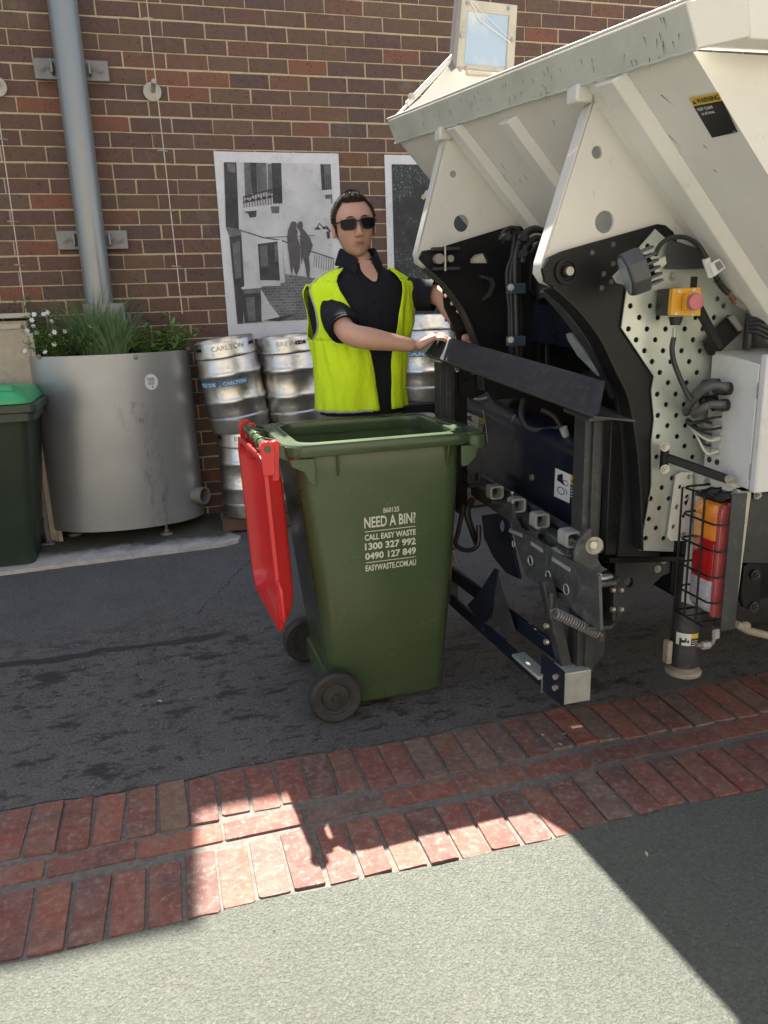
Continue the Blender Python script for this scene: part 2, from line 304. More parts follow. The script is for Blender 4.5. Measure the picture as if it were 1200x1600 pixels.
    worn('render_wall', (.40, .35, .28), (.36, .32, .26), .9, scale=2, dirt=(.3, .26, .2)); worn('dark_glass', (.02, .025, .03), (.03, .035, .04), .1)
make_materials()

# ------------------------------------------------------------------ mesh builder
class B:
    def __init__(s): s.v = []; s.f = []; s.fm = []; s.m = 0; s.mats = []
    def mat(s, name):
        if name not in s.mats: s.mats.append(name)
        s.m = s.mats.index(name); return s
    def add(s, vs, fs):
        o = len(s.v); s.v += [V(p) for p in vs]; s.f += [tuple(o+i for i in f) for f in fs]; s.fm += [s.m]*len(fs)
    def box(s, c, size, rot=None):
        c = V(c); hx, hy, hz = (d/2 for d in size)
        ps = [V((x*hx, y*hy, z*hz)) for x in (-1, 1) for y in (-1, 1) for z in (-1, 1)]
        if rot is not None: ps = [rot @ p for p in ps]
        s.add([c+p for p in ps], [(0, 1, 3, 2), (4, 6, 7, 5), (0, 4, 5, 1), (2, 3, 7, 6), (0, 2, 6, 4), (1, 5, 7, 3)])
    def prism(s, pts, vec, holes=()):
        """flat outline (with holes) given thickness vec"""
        loops = [[V(p) for p in pts]] + [[V(p) for p in h] for h in holes]
        tris = tessellate_polygon(loops); flat = [p for lp in loops for p in lp]; n = len(flat); vec = V(vec)
        nrm = V((0, 0, 0))
        for i, p in enumerate(loops[0]):
            q = loops[0][(i+1) % len(loops[0])]; nrm += p.cross(q)
        fs = []
        for t in tris:
            a, b, c = (flat[i] for i in t)
            up = (b-a).cross(c-a).dot(vec) > 0
            t = tuple(t); r = t[::-1]
            fs.append(r if up else t); fs.append(tuple(i+n for i in (t if up else r)))
        o = 0
        for li, lp in enumerate(loops):
            k = len(lp); ln = V((0, 0, 0))
            for i in range(k): ln += lp[i].cross(lp[(i+1) % k])
            ccw = ln.dot(vec) > 0
            if li: ccw = not ccw
            for i in range(k):
                j = (i+1) % k; q = (o+i, o+j, o+j+n, o+i+n); fs.append(q if ccw else q[::-1])
            o += k
        s.add(flat+[p+vec for p in flat], fs)
    def loft(s, rings, closed=True, caps=True):
        n = len(rings[0]); vs = [p for r in rings for p in r]; fs = []
        for i in range(len(rings)-1):
            for j in range(n if closed else n-1):
                k = (j+1) % n; fs.append((i*n+j, i*n+k, (i+1)*n+k, (i+1)*n+j))
        if caps and closed: fs.append(tuple(range(n))[::-1]); fs.append(tuple((len(rings)-1)*n+j for j in range(n)))
        s.add(vs, fs)
    def cyl(s, p0, p1, r0, r1=None, n=16, caps=True):
        p0, p1 = V(p0), V(p1); r1 = r0 if r1 is None else r1
        q = (p1-p0).to_track_quat('Z', 'Y'); c = [q @ V((math.cos(2*math.pi*i/n), math.sin(2*math.pi*i/n), 0)) for i in range(n)]
        s.loft([[p0+d*r0 for d in c], [p1+d*r1 for d in c]], caps=caps)
    def lathe(s, p0, axis, prof, n=28, cap=True):
        p0 = V(p0); a = V(axis).normalized(); q = a.to_track_quat('Z', 'Y')
        c = [q @ V((math.cos(2*math.pi*i/n), math.sin(2*math.pi*i/n), 0)) for i in range(n)]
        s.loft([[p0+a*h+d*r for d in c] for r, h in prof], caps=cap)
    def tube(s, pts, r, n=8, caps=True):
        pts = [V(p) for p in pts]; rr = r if isinstance(r, (list, tuple)) else [r]*len(pts)
        rings = []; ref = None
        for i, p in enumerate(pts):
            t = (pts[min(i+1, len(pts)-1)]-pts[max(i-1, 0)]).normalized()
            if ref is None: ref = t.orthogonal().normalized()
            ref = (ref - t*ref.dot(t)); ref = ref.normalized() if ref.length > 1e-6 else t.orthogonal().normalized()
            b = t.cross(ref); rings.append([p+(ref*math.cos(2*math.pi*k/n)+b*math.sin(2*math.pi*k/n))*rr[i] for k in range(n)])
        s.loft(rings, caps=caps)
    def ball(s, c, r, n=12, m=8, sc=(1, 1, 1)):
        c = V(c); rings = []
        for i in range(m+1):
            a = math.pi*i/m; rings.append([c+V((math.sin(a)*math.cos(2*math.pi*j/n)*sc[0], math.sin(a)*math.sin(2*math.pi*j/n)*sc[1], -math.cos(a)*sc[2]))*r for j in range(n)])
        s.loft(rings, caps=False)
    def build(s, name, mat=None, parent=None, bev=0, smooth=35, label=None, kind=None, seg=2):
        me = bpy.data.meshes.new(name); me.from_pydata([tuple(p) for p in s.v], [], s.f)
        names = s.mats or [mat]
        for m in names: me.materials.append(MATS[m])
        if s.mats: me.polygons.foreach_set('material_index', s.fm)
        bm = bmesh.new(); bm.from_mesh(me)
        bmesh.ops.remove_doubles(bm, verts=bm.verts, dist=1e-6); bm.to_mesh(me); bm.free()
        if smooth:
            me.shade_smooth(); me.set_sharp_from_angle(angle=R_(smooth))
        o = bpy.data.objects.new(name, me); COL.objects.link(o)
        if parent: o.parent = parent; o.matrix_parent_inverse = Matrix.Identity(4) if parent.matrix_basis == Matrix.Identity(4) else parent.matrix_basis.inverted()
        if bev:
            md = o.modifiers.new('bevel', 'BEVEL'); md.width = bev; md.segments = seg; md.limit_method = 'ANGLE'; md.angle_limit = R_(40)
        if label: o['label'] = label
        if kind: o['kind'] = kind
        return o
def tag(o, label=None, cat=None, group=None, kind=None):
    for k, v in (('label', label), ('category', cat), ('group', group), ('kind', kind)):
        if v: o[k] = v
    return o
def thing(name, label, cat, loc=(0, 0, 0), group=None):
    o = bpy.data.objects.new(name, None); COL.objects.link(o); o.location = loc; o.empty_display_size = .1
    bpy.context.view_layer.update() if False else None
    return tag(o, label, cat, group)
def ring(c, r, u, v, n=14, ry=None):
    c, u, v = V(c), V(u), V(v); ry = r if ry is None else ry
    return [c+u*math.cos(2*math.pi*i/n)*r+v*math.sin(2*math.pi*i/n)*ry for i in range(n)]
def spline(pts, k=8):
    pts = [V(p) for p in pts]; out = []
    for i in range(len(pts)-1):
        a, b, c, d = pts[max(i-1, 0)], pts[i], pts[i+1], pts[min(i+2, len(pts)-1)]
        for j in range(k):
            t = j/k; out.append(.5*((2*b)+(c-a)*t+(2*a-5*b+4*c-d)*t*t+(3*b-a-3*c+d)*t**3))
    return out+[pts[-1]]
def rrect(x0, x1, y0, y1, r, k=5):
    out = []
    for cx, cy, a0 in ((x1-r, y1-r, 0), (x0+r, y1-r, 90), (x0+r, y0+r, 180), (x1-r, y0+r, 270)):
        for i in range(k+1):
            a = R_(a0+90*i/k); out.append((cx+r*math.cos(a), cy+r*math.sin(a)))
    return out
_tc = {}
def glyphs(txt, bold=.0, font_scale=1):
    key = (txt, bold)
    if key in _tc: return _tc[key]
    cu = bpy.data.curves.new('lettering', 'FONT'); cu.body = txt; cu.offset = bold; cu.resolution_u = 3; cu.fill_mode = 'FRONT'
    o = bpy.data.objects.new('lettering', cu); COL.objects.link(o); dg = bpy.context.evaluated_depsgraph_get()
    me = bpy.data.meshes.new_from_object(o.evaluated_get(dg)); vs = [v.co.copy() for v in me.vertices]; fs = [tuple(p.vertices) for p in me.polygons]
    bpy.data.objects.remove(o); bpy.data.curves.remove(cu); bpy.data.meshes.remove(me)
    x0, x1 = min(v.x for v in vs), max(v.x for v in vs); y0, y1 = min(v.y for v in vs), max(v.y for v in vs)
    _tc[key] = ([((v.x-x0)/(x1-x0), (v.y-y0)/(y1-y0)) for v in vs], fs); return _tc[key]
class Quad:
    """a flat label: u to the right, v down, h off the surface"""
    def __init__(s, tl, tr, br, bl, n=None):
        s.c = [V(p) for p in (tl, tr, br, bl)]; s.n = V(n).normalized() if n is not None else -(s.c[1]-s.c[0]).cross(s.c[3]-s.c[0]).normalized()
    def __call__(s, u, v, h=0):
        a, b, c, d = s.c; return (a*(1-u)+b*u)*(1-v)+(d*(1-u)+c*u)*v+s.n*h
    def poly(s, bl, pts, h):
        P = [s(u, v, h) for u, v in pts]; t = tessellate_polygon([P])
        bl.add(P, [x if (P[x[1]]-P[x[0]]).cross(P[x[2]]-P[x[0]]).dot(s.n) > 0 else x[::-1] for x in t])
    def rect(s, bl, u0, u1, v0, v1, h): s.poly(bl, [(u0, v0), (u1, v0), (u1, v1), (u0, v1)], h)
    def disc(s, bl, u, v, ru, rv, h, n=16): s.poly(bl, [(u+ru*math.cos(2*math.pi*i/n), v+rv*math.sin(2*math.pi*i/n)) for i in range(n)], h)
    def stroke(s, bl, pts, w, h, asp=1.0):
        for (a, b), (c, d) in zip(pts[:-1], pts[1:]):
            dx, dy = c-a, (d-b)*asp; L = math.hypot(dx, dy) or 1; nx, ny = -dy/L*w/2, dx/L*w/2/asp
            s.poly(bl, [(a+nx, b+ny), (c+nx, d+ny), (c-nx, d-ny), (a-nx, b-ny)], h)
    def text(s, bl, txt, u0, u1, v0, v1, h, bold=.0):
        vs, fs = glyphs(txt, bold); P = [s(u0+(u1-u0)*x, v1+(v0-v1)*y, h) for x, y in vs]
        fs = [f if (P[f[1]]-P[f[0]]).cross(P[f[2]]-P[f[0]]).dot(s.n) > 0 else f[::-1] for f in fs]
        bl.add(P, fs)
def hexbolt(b, c, n, r, h=None, washer=True):
    c, n = V(c), V(n).normalized(); h = h or r*.8
    if washer: b.cyl(c, c+n*h*.3, r*1.45, n=14)
    b.cyl(c+n*h*.25, c+n*h*1.2, r, n=6); b.cyl(c+n*h*1.2, c+n*h*1.8, r*.5, n=8)

# ------------------------------------------------------------------ ground
WALL_Y = 5.21
def sheet(name, mat, xs, ys, z, kind='structure'):
    b = B(); vs = []; nx = len(xs)
    for y in ys:
        for x in xs: vs.append((x, y, z(x, y)))
    fs = [(j*nx+i, j*nx+i+1, (j+1)*nx+i+1, (j+1)*nx+i) for j in range(len(ys)-1) for i in range(nx-1)]
    b.add(vs, fs); o = b.build(name, mat, smooth=60); tag(o, kind=kind); return o
sheet('ground', 'coarse_asphalt', [-200, -20, 20, 200], [-200, -20, 4, 5.3, 20, 200], lambda x, y: -.03 if y < 4.5 else -.03)
def frange(a, b, s): n = max(1, round((b-a)/s)); return [a+(b-a)*i/n for i in range(n+1)]
lane_edge = lambda x: 2.345 + .012*math.sin(x*7.3)+.006*math.sin(x*23)
front_edge = lambda x: 1.705 + .010*math.sin(x*5.1+1)+.005*math.sin(x*19)
XS = [-40, -10, -4]+frange(-2, 4, .06)+[6, 12, 40]
b = B(); ys = [0, .3, .6, .86, 1.1, 1.4, 1.8, 2.2, 2.6, 2.9]; vs = []
for t in ys:
    for x in XS: y = max(lane_edge(x), 0) if t == 0 else 2.345+t; vs.append((x, y, gz(y)+.002*math.sin(x*3+y*5)*math.sin(y*4)))
n = len(XS); b.add(vs, [(j*n+i, j*n+i+1, (j+1)*n+i+1, (j+1)*n+i) for j in range(len(ys)-1) for i in range(n-1)])
tag(b.build('lane_asphalt', 'lane_asphalt', smooth=60), kind='structure')
b = B(); vs = []; ys = [1.7, 1.5, 1.2, .8, .3, -.5, -4, -40]
for t in ys:
    for x in XS: vs.append((x, front_edge(x) if t == 1.7 else t, .004+.003*math.sin(x*4+t*3)*math.sin(t*5)))
b.add(vs, [(j*n+i, (j+1)*n+i, (j+1)*n+i+1, j*n+i+1) for j in range(len(ys)-1) for i in range(n-1)])
tag(b.build('road_asphalt', 'coarse_asphalt', smooth=60), kind='structure')
# brick band between the two: mortar bed and separate bricks
rng = random.Random(3)
b = B(); vs = []
for y in (1.66, 2.39):
    for x in XS: vs.append((x, y, -.004))
b.add(vs, [(i, i+1, n+i+1, n+i) for i in range(n-1)])
band = b.build('brick_paving_band', 'paving_mortar', smooth=0); tag(band, kind='structure')
def paver(L, W, T=.03, seed=None):
    b = B(); r = .006; top = rrect(-L/2, L/2, -W/2, W/2, .006, 2)
    if seed is not None: q = random.Random(seed); top = [(x+q.uniform(-.0022, .0022), y+q.uniform(-.003, .003)) for x, y in top]
    b.loft([[V((x, y, -T)) for x, y in top], [V((x, y, -.0025)) for x, y in top], [V((x*.975, y*.99, 0)) for x, y in top]])
    me = b.build('tmp', 'paving_brick', smooth=30); d = me.data; bpy.data.objects.remove(me); return d
head_me = [paver(.082, .238+dy, seed=40+i) for i, dy in enumerate((-.008, -.003, 0, .004, .008, -.005, .002))]; str_me = [paver(.236, .080+dy, seed=60+i) for i, dy in enumerate((-.004, 0, .004, .002))]
PC = .0937
def put_brick(me, x, y, z, rz, parent, name='brick', rx=0, ry=0):
    o = bpy.data.objects.new(name, me); COL.objects.link(o); o.location = (x, y, z); o.rotation_euler = (rx, ry, rz); o.parent = parent; return o
for row, yc in ((0, 2.215), (1, 1.832)):
    x = -1.75+(.0 if row else .045)
    while x < 3.3:
        x += PC*rng.uniform(.96, 1.04)
        put_brick(rng.choice(head_me), x, yc+rng.uniform(-.006, .006)+.01*math.sin(x*6), .003+rng.uniform(-.003, .004), rng.uniform(-.03, .03)+.012*math.sin(x*3), band, rx=rng.uniform(-.008, .008), ry=rng.uniform(-.02, .02))
x = -1.8
while x < 3.3:
    x += .245*rng.uniform(.98, 1.02); put_brick(rng.choice(str_me), x, 2.025+rng.uniform(-.005, .005), .001+rng.uniform(-.002, .002), rng.uniform(-.01, .01), band, ry=rng.uniform(-.006, .006))
# pale slab by the wall
b = B(); fe = [(-4, 4.44), (-1.03, 4.53), (-.6, 4.555), (-.2, 4.575), (.1, 4.585), (.25, 4.60), (.32, 4.635), (.345, 4.70), (.30, 4.77), (.27, 5.2), (-4, 5.2)]
fe2 = []
for (x0, y0), (x1, y1) in zip(fe[:-2], fe[1:-1]):
    k = max(1, int(math.hypot(x1-x0, y1-y0)/.05)) if x0 > -2 else 1
    for i in range(k): t = i/k; fe2.append((x0+(x1-x0)*t, y0+(y1-y0)*t+.008*noise.noise(V((x0*9+t*9, 3, 1)))))
fe2 += fe[-2:]
b.prism([V((x, y, .03)) for x, y in fe2], (0, 0, .001)); 
b.v = [V((p.x, p.y, gz(p.y)+(.022 if i % 1 == 0 and p.z > .0305 else -.03))) for i, p in enumerate(b.v)]
tag(b.build('concrete_slab', 'worn_concrete', smooth=30), kind='structure')
# mossy dirt between slab end and the wall bricks, and the low brick ledge the kegs stand on
ledge = tag(B(), None) if False else None
b = B(); b.box((1.6, 5.06, .13), (2.7, .26, .13)); led = b.build('brick_ledge', 'paving_mortar', bev=.004); tag(led, kind='structure')
lb = B(); lb.box((0, 0, 0), (.224, .11, .072)); lm = lb.build('t', 'wall_brick', bev=0); led_me = lm.data; bpy.data.objects.remove(lm)
for i in range(11): put_brick(led_me, .36+i*.236, 4.875, .165, 0, led)
for i in range(23): 
    pass

# ------------------------------------------------------------------ brick wall
PROF = [(-8, 5.21), (.04, 5.21), (.04, 4.52), (.43, 4.52), (.43, 4.67), (1.13, 4.67), (1.13, 4.45), (9, 4.45)]  # wall top out of view, its steps shaped for the shadow they cast
wall = thing('brick_wall', 'tall brown clinker brick wall with sandy mortar behind the kegs and posters', 'wall', (1, WALL_Y, 0))
pts = [V((-8, WALL_Y+.0045, -.05))]+[V((x, WALL_Y+.0045, z)) for x, z in PROF]+[V((9, WALL_Y+.0045, -.05))]
b = B(); b.prism(pts, (0, .24, 0)); b.build('mortar', 'wall_mortar', wall, smooth=0)
U0, V0, BL = .02, 1.965, .2422
# fitted again for this camera: one known joint and one known bed line
_j = PY(285, 20, WALL_Y); _k = PY(280, 58.6, WALL_Y)
def brick_mesh(L, seed):
    r = random.Random(seed); b = B(); h = .0775
    o = [(-L/2, -h/2), (-L/4, -h/2+r.uniform(-.0012, .0012)), (L/4, -h/2+r.uniform(-.0012, .0012)), (L/2, -h/2), (L/2, h/2), (L/4, h/2+r.uniform(-.0012, .0012)), (-L/4, h/2+r.uniform(-.0012, .0012)), (-L/2, h/2)]
    o = [(x+r.uniform(-.0012, .0012), z+r.uniform(-.0012, .0012)) for x, z in o]
    b.loft([[V((x, .03, z)) for x, z in o], [V((x, .002, z)) for x, z in o], [V((x*.988, 0, z*.965)) for x, z in o]])
    ob = b.build('t', 'wall_brick', smooth=25); me = ob.data; bpy.data.objects.remove(ob); return me
BM = [brick_mesh(.234, i) for i in range(6)]; HM = [brick_mesh(.112, 20+i) for i in range(2)]
cand = []
for row in range(-34, 46):
    zc = _k.z-.043-.086*row + .0015*math.sin(row*2.1)
    if zc < .05: continue
    off = 0 if row % 2 == 1 else .5
    # every brick of the wall region near the photo
    x = -4.2; 
    k0 = math.floor((-3.2-_j.x)/BL)
    for k in range(k0, k0+40):
        xc = _j.x+(k+off)*BL+ .0022*math.sin(row*1.7+k)
        if k % 7 == (row*3) % 11 and xc < .1 and row % 3 == 0:      # a pair of headers now and then
            cand.append((xc-.0605, zc, HM)); cand.append((xc+.0605, zc, HM))
        else: cand.append((xc, zc, BM))
def top_z(x):
    return 5.16 if x < -.1 else 4.52 if x < .55 else 4.67 if x < 1.0 else 4.45
def seen(x, z):
    v = V((x, WALL_Y, z))-O_; d = v.dot(_fw); px = 600+FPX*v.dot(_rt)/d; py = 800-FPX*v.dot(_up)/d
    if not (-12 < px < 1212 and -10 < py < 1600): return 0
    if py > 530: return 0
    if 345 < px < 515 and py > 250: return 0
    if px > 610 and py > 240: return 0
    if px > 640 and py > 205-(px-600)*.43+20: return 0
    if 725 < px < 800 and py < 100: return 0
    return 2 if px < 1100 else 1
cand = [(x, z, m) for x, z, m in cand if z+.04 < top_z(x)]
rng = random.Random(11)
vis = [c for c in cand if seen(c[0], c[1])]
vis.sort(key=lambda c: (c[2] is HM, (c[0]-.2)**2+(c[1]-2)**2)); single = set(id(c) for c in vis[:300])
jb = B(); rn = []
for c in cand:
    x, z, m = c; me = rng.choice(m); yy = WALL_Y+rng.uniform(-.002, .0015); ry = rng.uniform(-.005, .005)
    if id(c) in single:
        o = put_brick(me, x-1, yy-WALL_Y, z, 0, wall, rx=rng.uniform(-.01, .01), ry=ry)
    else:
        cs, sn = math.cos(ry), math.sin(ry)
        jb.add([(x+v.co.x*cs+v.co.z*sn, yy+v.co.y, z-v.co.x*sn+v.co.z*cs) for v in me.vertices], [tuple(p.vertices) for p in me.polygons]); rn += [rng.random()]*len(me.polygons)
me = bpy.data.meshes.new('bricks'); me.from_pydata([tuple(p) for p in jb.v], [], jb.f); me.materials.append(MATS['wall_brick_joined'])
at = me.attributes.new('rnd', 'FLOAT', 'FACE'); at.data.foreach_set('value', rn)
o = bpy.data.objects.new('bricks', me); COL.objects.link(o); o.parent = wall; o.matrix_parent_inverse = wall.matrix_basis.inverted(); o['kind'] = 'stuff'
# the building across the lane, behind the photographer, whose sunny face lights the shade
ob_ = thing('building', 'pale rendered building across the lane behind the photographer', 'building', (0, -5, 0))
b = B(); b.box((0, -5.2, 2.6), (24, .4, 5.2)); b.build('wall', 'render_wall', ob_)
for i in range(5):
    w = B(); w.box((-8+i*4, -4.985, 2.0), (1.4, .06, 1.5)); ww = w.build('window', 'cream_paint', ob_)
    g = B(); g.box((-8+i*4, -4.95, 2.0), (1.24, .02, 1.34)); g.build('pane', 'dark_glass', ww, smooth=0)
    g = B(); g.box((-8+i*4, -4.935, 2.0), (.04, .03, 1.34)); g.build('mullion', 'cream_paint', ww, smooth=0)

# ------------------------------------------------------------------ steel pipe on its brackets
pa, pb = PY(99, 0, 5.09), PY(153, 467, 5.09); pxm = (pa.x+pb.x)/2
pip = thing('steel_pipe', 'thick grey vertical steel pipe bracketed to the brick wall above the planter', 'pipe', (pxm, 5.09, 0))
b = B(); b.cyl((pxm, 5.09, 1.0), (pxm, 5.09, 4.5), .079, n=32, caps=False); b.build('tube', 'pipe_paint', pip)
p0 = PY(163, 500, 5.1); b = B(); b.box((p0.x+.01, 5.1, 1.18), (.235, .18, .75)); b.build('socket', 'pipe_paint', pip, bev=.01)
for y0, cx in ((109, 112), (375, 145)):
    c = PY(cx, y0, 5.17); b = B(); b.box((c.x, 5.182, c.z), (.40, .03, .108)); br = b.build('bracket', 'galv_grey', pip, bev=.004)
    for s_ in (-1, 1):
        b = B(); b.box((c.x+s_*.10, 5.14, c.z), (.012, .09, .07)); b.build('lug', 'galv_grey', br, bev=.002)
        b = B(); hexbolt(b, (c.x+s_*.155, 5.165, c.z), (0, -1, 0), .014); b.build('bolt', 'galv_grey', br)
        b = B(); hexbolt(b, (c.x+s_*.106, 5.12, c.z), (s_, 0, 0), .012); b.build('bolt', 'galv_grey', br)

# ------------------------------------------------------------------ climber wires
def wire(top, bot, disc, clips, label):
    t, bb = PY(*top, 5.1), PY(*bot, 5.1); x = (t.x+bb.x)/2
    dirn = (bb-t).normalized(); t2 = t-dirn*1.4
    w = thing('climbing_wire', label, 'wire', (bb.x, 5.1, bb.z), 'climbing wires on the brick wall')
    b = B(); b.tube([t2, t, bb], .0032, 6); b.build('cable', 'wire_steel', w)
    if disc:
        d = PY(*disc, 5.19); b = B(); b.cyl((d.x, 5.205, d.z), (d.x, 5.192, d.z), .052, n=28); dd = b.build('wall_disc', 'cream_paint', w, bev=.002)
        b = B(); b.cyl((d.x+.005, 5.192, d.z+.005), (d.x+.012, 5.085, d.z+.03), .014, n=14); b.build('stud', 'wire_steel', w)
    for cx, cy in clips:
        c = PY(cx, cy, 5.1); b = B(); b.tube([c+V((-.028, .01, .002)), c+V((0, -.006, 0)), c+V((.028, .01, -.002))], .0035, 6); b.build('clip', 'wire_steel', w)
wire((229, 0), (285, 490), (238, 143), [(232, 28), (254, 235), (265, 329), (276, 416)], 'thin steel climber wire with a pale round wall disc beside the pipe')
wire((-8, 140), (41, 490), (-5, 135), [(3, 217), (20, 346), (30, 414)], 'thin steel climber wire at the left edge above the cream cabinet')

# ------------------------------------------------------------------ posters pasted on the wall
def poster1():
    tl, tr = PY(338, 238, WALL_Y), PY(526, 239, WALL_Y); bl = PY(359, 531, WALL_Y)
    z1, z0, x0, x1 = (tl.z+tr.z)/2, bl.z, (tl.x+bl.x)/2-.012, tr.x+.01
    t = thing('poster', 'white bordered black and white poster of two kissing shadows by a balcony', 'poster', ((x0+x1)/2, 5.2, z0), 'posters pasted on the brick wall')
    Q = Quad((x0, 5.204, z1), (x1, 5.204, z1), (x1, 5.204, z0), (x0, 5.204, z0), (0, -1, 0))
    b = B(); ny, nx = 26, 16
    vs = [Q(i/nx, j/ny, .0015*noise.noise(V((i*.7, j*.7, 2)))) for j in range(ny+1) for i in range(nx+1)]
    b.add(vs, [(j*(nx+1)+i, (j+1)*(nx+1)+i, (j+1)*(nx+1)+i+1, j*(nx+1)+i+1) for j in range(ny) for i in range(nx)])
    pp = b.build('paper', 'paper', t, smooth=60)
    # picture coordinates p: crop pixels (poster 112..690 x 112..995 in a 3x enlargement)
    def q(x, y):
        lx = 112+(y-112)*.075; rx = 678+(y-112)*.028; return ((x-lx)/(rx-lx), (y-112)/883*1.0)
    b = B(); cnt = [0]
    def P(m, pts, h=.003):
        cnt[0] += 1; b.mat(m); Q.poly(b, [q(*p) for p in pts], h+.00009*cnt[0])
    P('print_light', [(157, 160), (640, 160), (652, 905), (215, 917)])
    P('print_masonry', [(310, 735), (420, 680), (540, 700), (648, 720), (652, 905), (400, 911)], .0036)
    P('print_light', [(320, 770), (400, 890), (392, 911), (318, 913)], .0042)
    P('print_dark', [(157, 160), (212, 160), (214, 210), (222, 465), (165, 455)], .0036); P('print_mid', [(170, 165), (205, 165), (208, 210), (175, 200)], .004)
    P('print_dark', [(180, 500), (232, 490), (245, 735), (240, 917), (215, 917)], .0036); P('print_mid', [(192, 530), (225, 520), (232, 690), (205, 700)], .004)
    P('print_mid', [(165, 457), (228, 466), (232, 492), (182, 502)], .0038)
    P('print_dark', [(272, 160), (300, 160), (305, 300), (278, 300)]); P('print_mid', [(245, 160), (272, 160), (278, 318), (250, 322)]); P('print_mid', [(300, 160), (345, 160), (350, 290), (306, 296)]); P('print_dark', [(368, 160), (412, 160), (416, 345), (374, 345)]); P('print_mid', [(350, 165), (368, 165), (372, 300), (352, 300)])
    P('print_light', [(240, 365), (415, 345), (418, 362), (245, 388)], .0042); P('print_dark', [(244, 384), (300, 378), (298, 408), (270, 412), (262, 392)], .0045); P('print_mid', [(362, 360), (402, 358), (400, 392), (368, 390)], .0045)
    b.mat('print_dark')
    for i in range(15): u = 242+i*12; Q.stroke(b, [q(u, 318-i*3), q(u+3, 366-i*1.4)], .006, .0075)
    Q.stroke(b, [q(240, 318), q(340, 290), q(415, 272)], .008, .0078); Q.stroke(b, [q(240, 342), q(415, 305)], .006, .0078)
    for i in range(6): c = q(256+i*26, 335-i*5); Q.disc(b, c[0], c[1], .014, .009, .0076, 10)
    P('print_mid', [(592, 162), (640, 162), (643, 280), (598, 290)]); b.mat('print_dark')
    for i in range(5): Q.stroke(b, [q(598+i*10, 215), q(600+i*10, 282)], .005, .0078)
    P('print_dark', [(592, 165), (608, 165), (612, 275), (598, 282)], .0042); P('print_light', [(590, 286), (645, 278), (646, 300), (596, 308)], .0044); P('print_mid', [(612, 306), (645, 302), (645, 345), (640, 346), (638, 322), (614, 324)], .0045)
    # stair rail and window
    b.mat('print_mid'); Q.stroke(b, [q(228, 470), q(330, 505), q(412, 520), q(540, 572), q(650, 612)], .008, .0045); Q.stroke(b, [q(410, 515), q(422, 680)], .008, .0045)
    Q.stroke(b, [q(330, 505), q(560, 498)], .005, .0042)
    for i in range(9): Q.stroke(b, [q(560+i*11, 590+i*3), q(556+i*11, 650+i*3)], .006, .0045)
    P('print_light', [(298, 528), (412, 515), (424, 722), (310, 742)], .0044); P('print_dark', [(304, 535), (392, 524), (402, 712), (314, 708)], .005); P('print_mid', [(312, 545), (345, 540), (350, 640), (318, 645)], .0054); P('print_mid', [(378, 535), (392, 533), (396, 620), (380, 622)], .0054)
    P('print_light', [(312, 712), (404, 712), (404, 738), (312, 738)], .0055)
    # wall lamps
    b.mat('print_dark'); Q.poly(b, [q(558, 470), q(575, 452), q(592, 470)], .005); Q.poly(b, [q(604, 462), q(622, 455), (q(640, 482))], .005); Q.disc(b, *q(604, 462), .012, .008, .0055); Q.stroke(b, [q(575, 452), q(584, 440), q(604, 462), q(618, 452)], .006, .0055); P('print_dark', [(615, 480), (630, 476), (632, 512), (620, 514)], .0052)
    # the two shadows
    P('print_shade', [(452, 436), (462, 429), (476, 433), (480, 446), (476, 462), (484, 478), (480, 500), (492, 540), (494, 600), (492, 650), (484, 672), (478, 690), (470, 680), (462, 640), (456, 690), (450, 660), (444, 600), (438, 550), (436, 500), (440, 470), (448, 452)], .005)
    P('print_shade', [(484, 438), (494, 429), (506, 434), (508, 450), (506, 464), (520, 480), (540, 510), (552, 545), (544, 570), (534, 600), (538, 660), (534, 705), (522, 690), (516, 640), (506, 600), (500, 640), (496, 580), (494, 520), (496, 484), (488, 466), (480, 460)], .0051)
    # stone bollard
    P('print_dark', [(236, 770), (316, 765), (320, 912), (245, 914)], .0056); P('print_mid', [(250, 790), (288, 788), (294, 905), (262, 908)], .006); P('print_light', [(228, 742), (280, 722), (320, 738), (316, 748), (238, 752)], .006); P('print_mid', [(240, 750), (318, 745), (316, 768), (246, 772)], .0062)
    P('print_dark', [(330, 905), (440, 882), (470, 884), (400, 912)], .0056)
    b.build('print', None, pp, smooth=0)
    b = B(); b.mat('print_dark'); Q.text(b, 'GRA', .70, .79, .918, .934, .003); b.build('caption', None, pp, smooth=0)
def poster2():
    tl = PY(600, 242, WALL_Y); bl = PY(605, 407, WALL_Y); x0 = (tl.x+bl.x)/2; x1 = x0+.78; z1 = tl.z; z0 = z1-1.13
    t = thing('poster', 'white bordered dark leafy poster with a white bird head beside the truck', 'poster', (x0, 5.2, z0), 'posters pasted on the brick wall')
    Q = Quad((x0, 5.204, z1), (x1, 5.204, z1), (x1, 5.204, z0), (x0, 5.204, z0), (0, -1, 0))
    b = B(); Q.rect(b, 0, 1, 0, 1, 0); pp = b.build('paper', 'paper', t, smooth=0)
    b = B(); b.mat('print_foliage'); Q.rect(b, .06, .94, .05, .9, .003); s_ = PY(668, 306, 5.2); u, v = (s_.x-x0)/.78, (z1-s_.z)/1.13
    b.mat('bird_white'); Q.poly(b, [(u-.035, v-.008), (u-.015, v-.03), (u+.03, v-.035), (u+.07, v-.02), (u+.09, v+.06), (u+.06, v+.09), (u+.03, v+.03), (u-.01, v+.02)], .005)
    b.mat('bird_yellow'); Q.poly(b, [(u-.06, v+.012), (u-.05, v-.005), (u-.03, v-.01), (u-.02, v+.01), (u-.035, v+.022)], .006); b.mat('print_dark'); Q.disc(b, u+.02, v-.008, .01, .007, .006)
    b.build('print', None, pp, smooth=0)
poster1(); poster2()

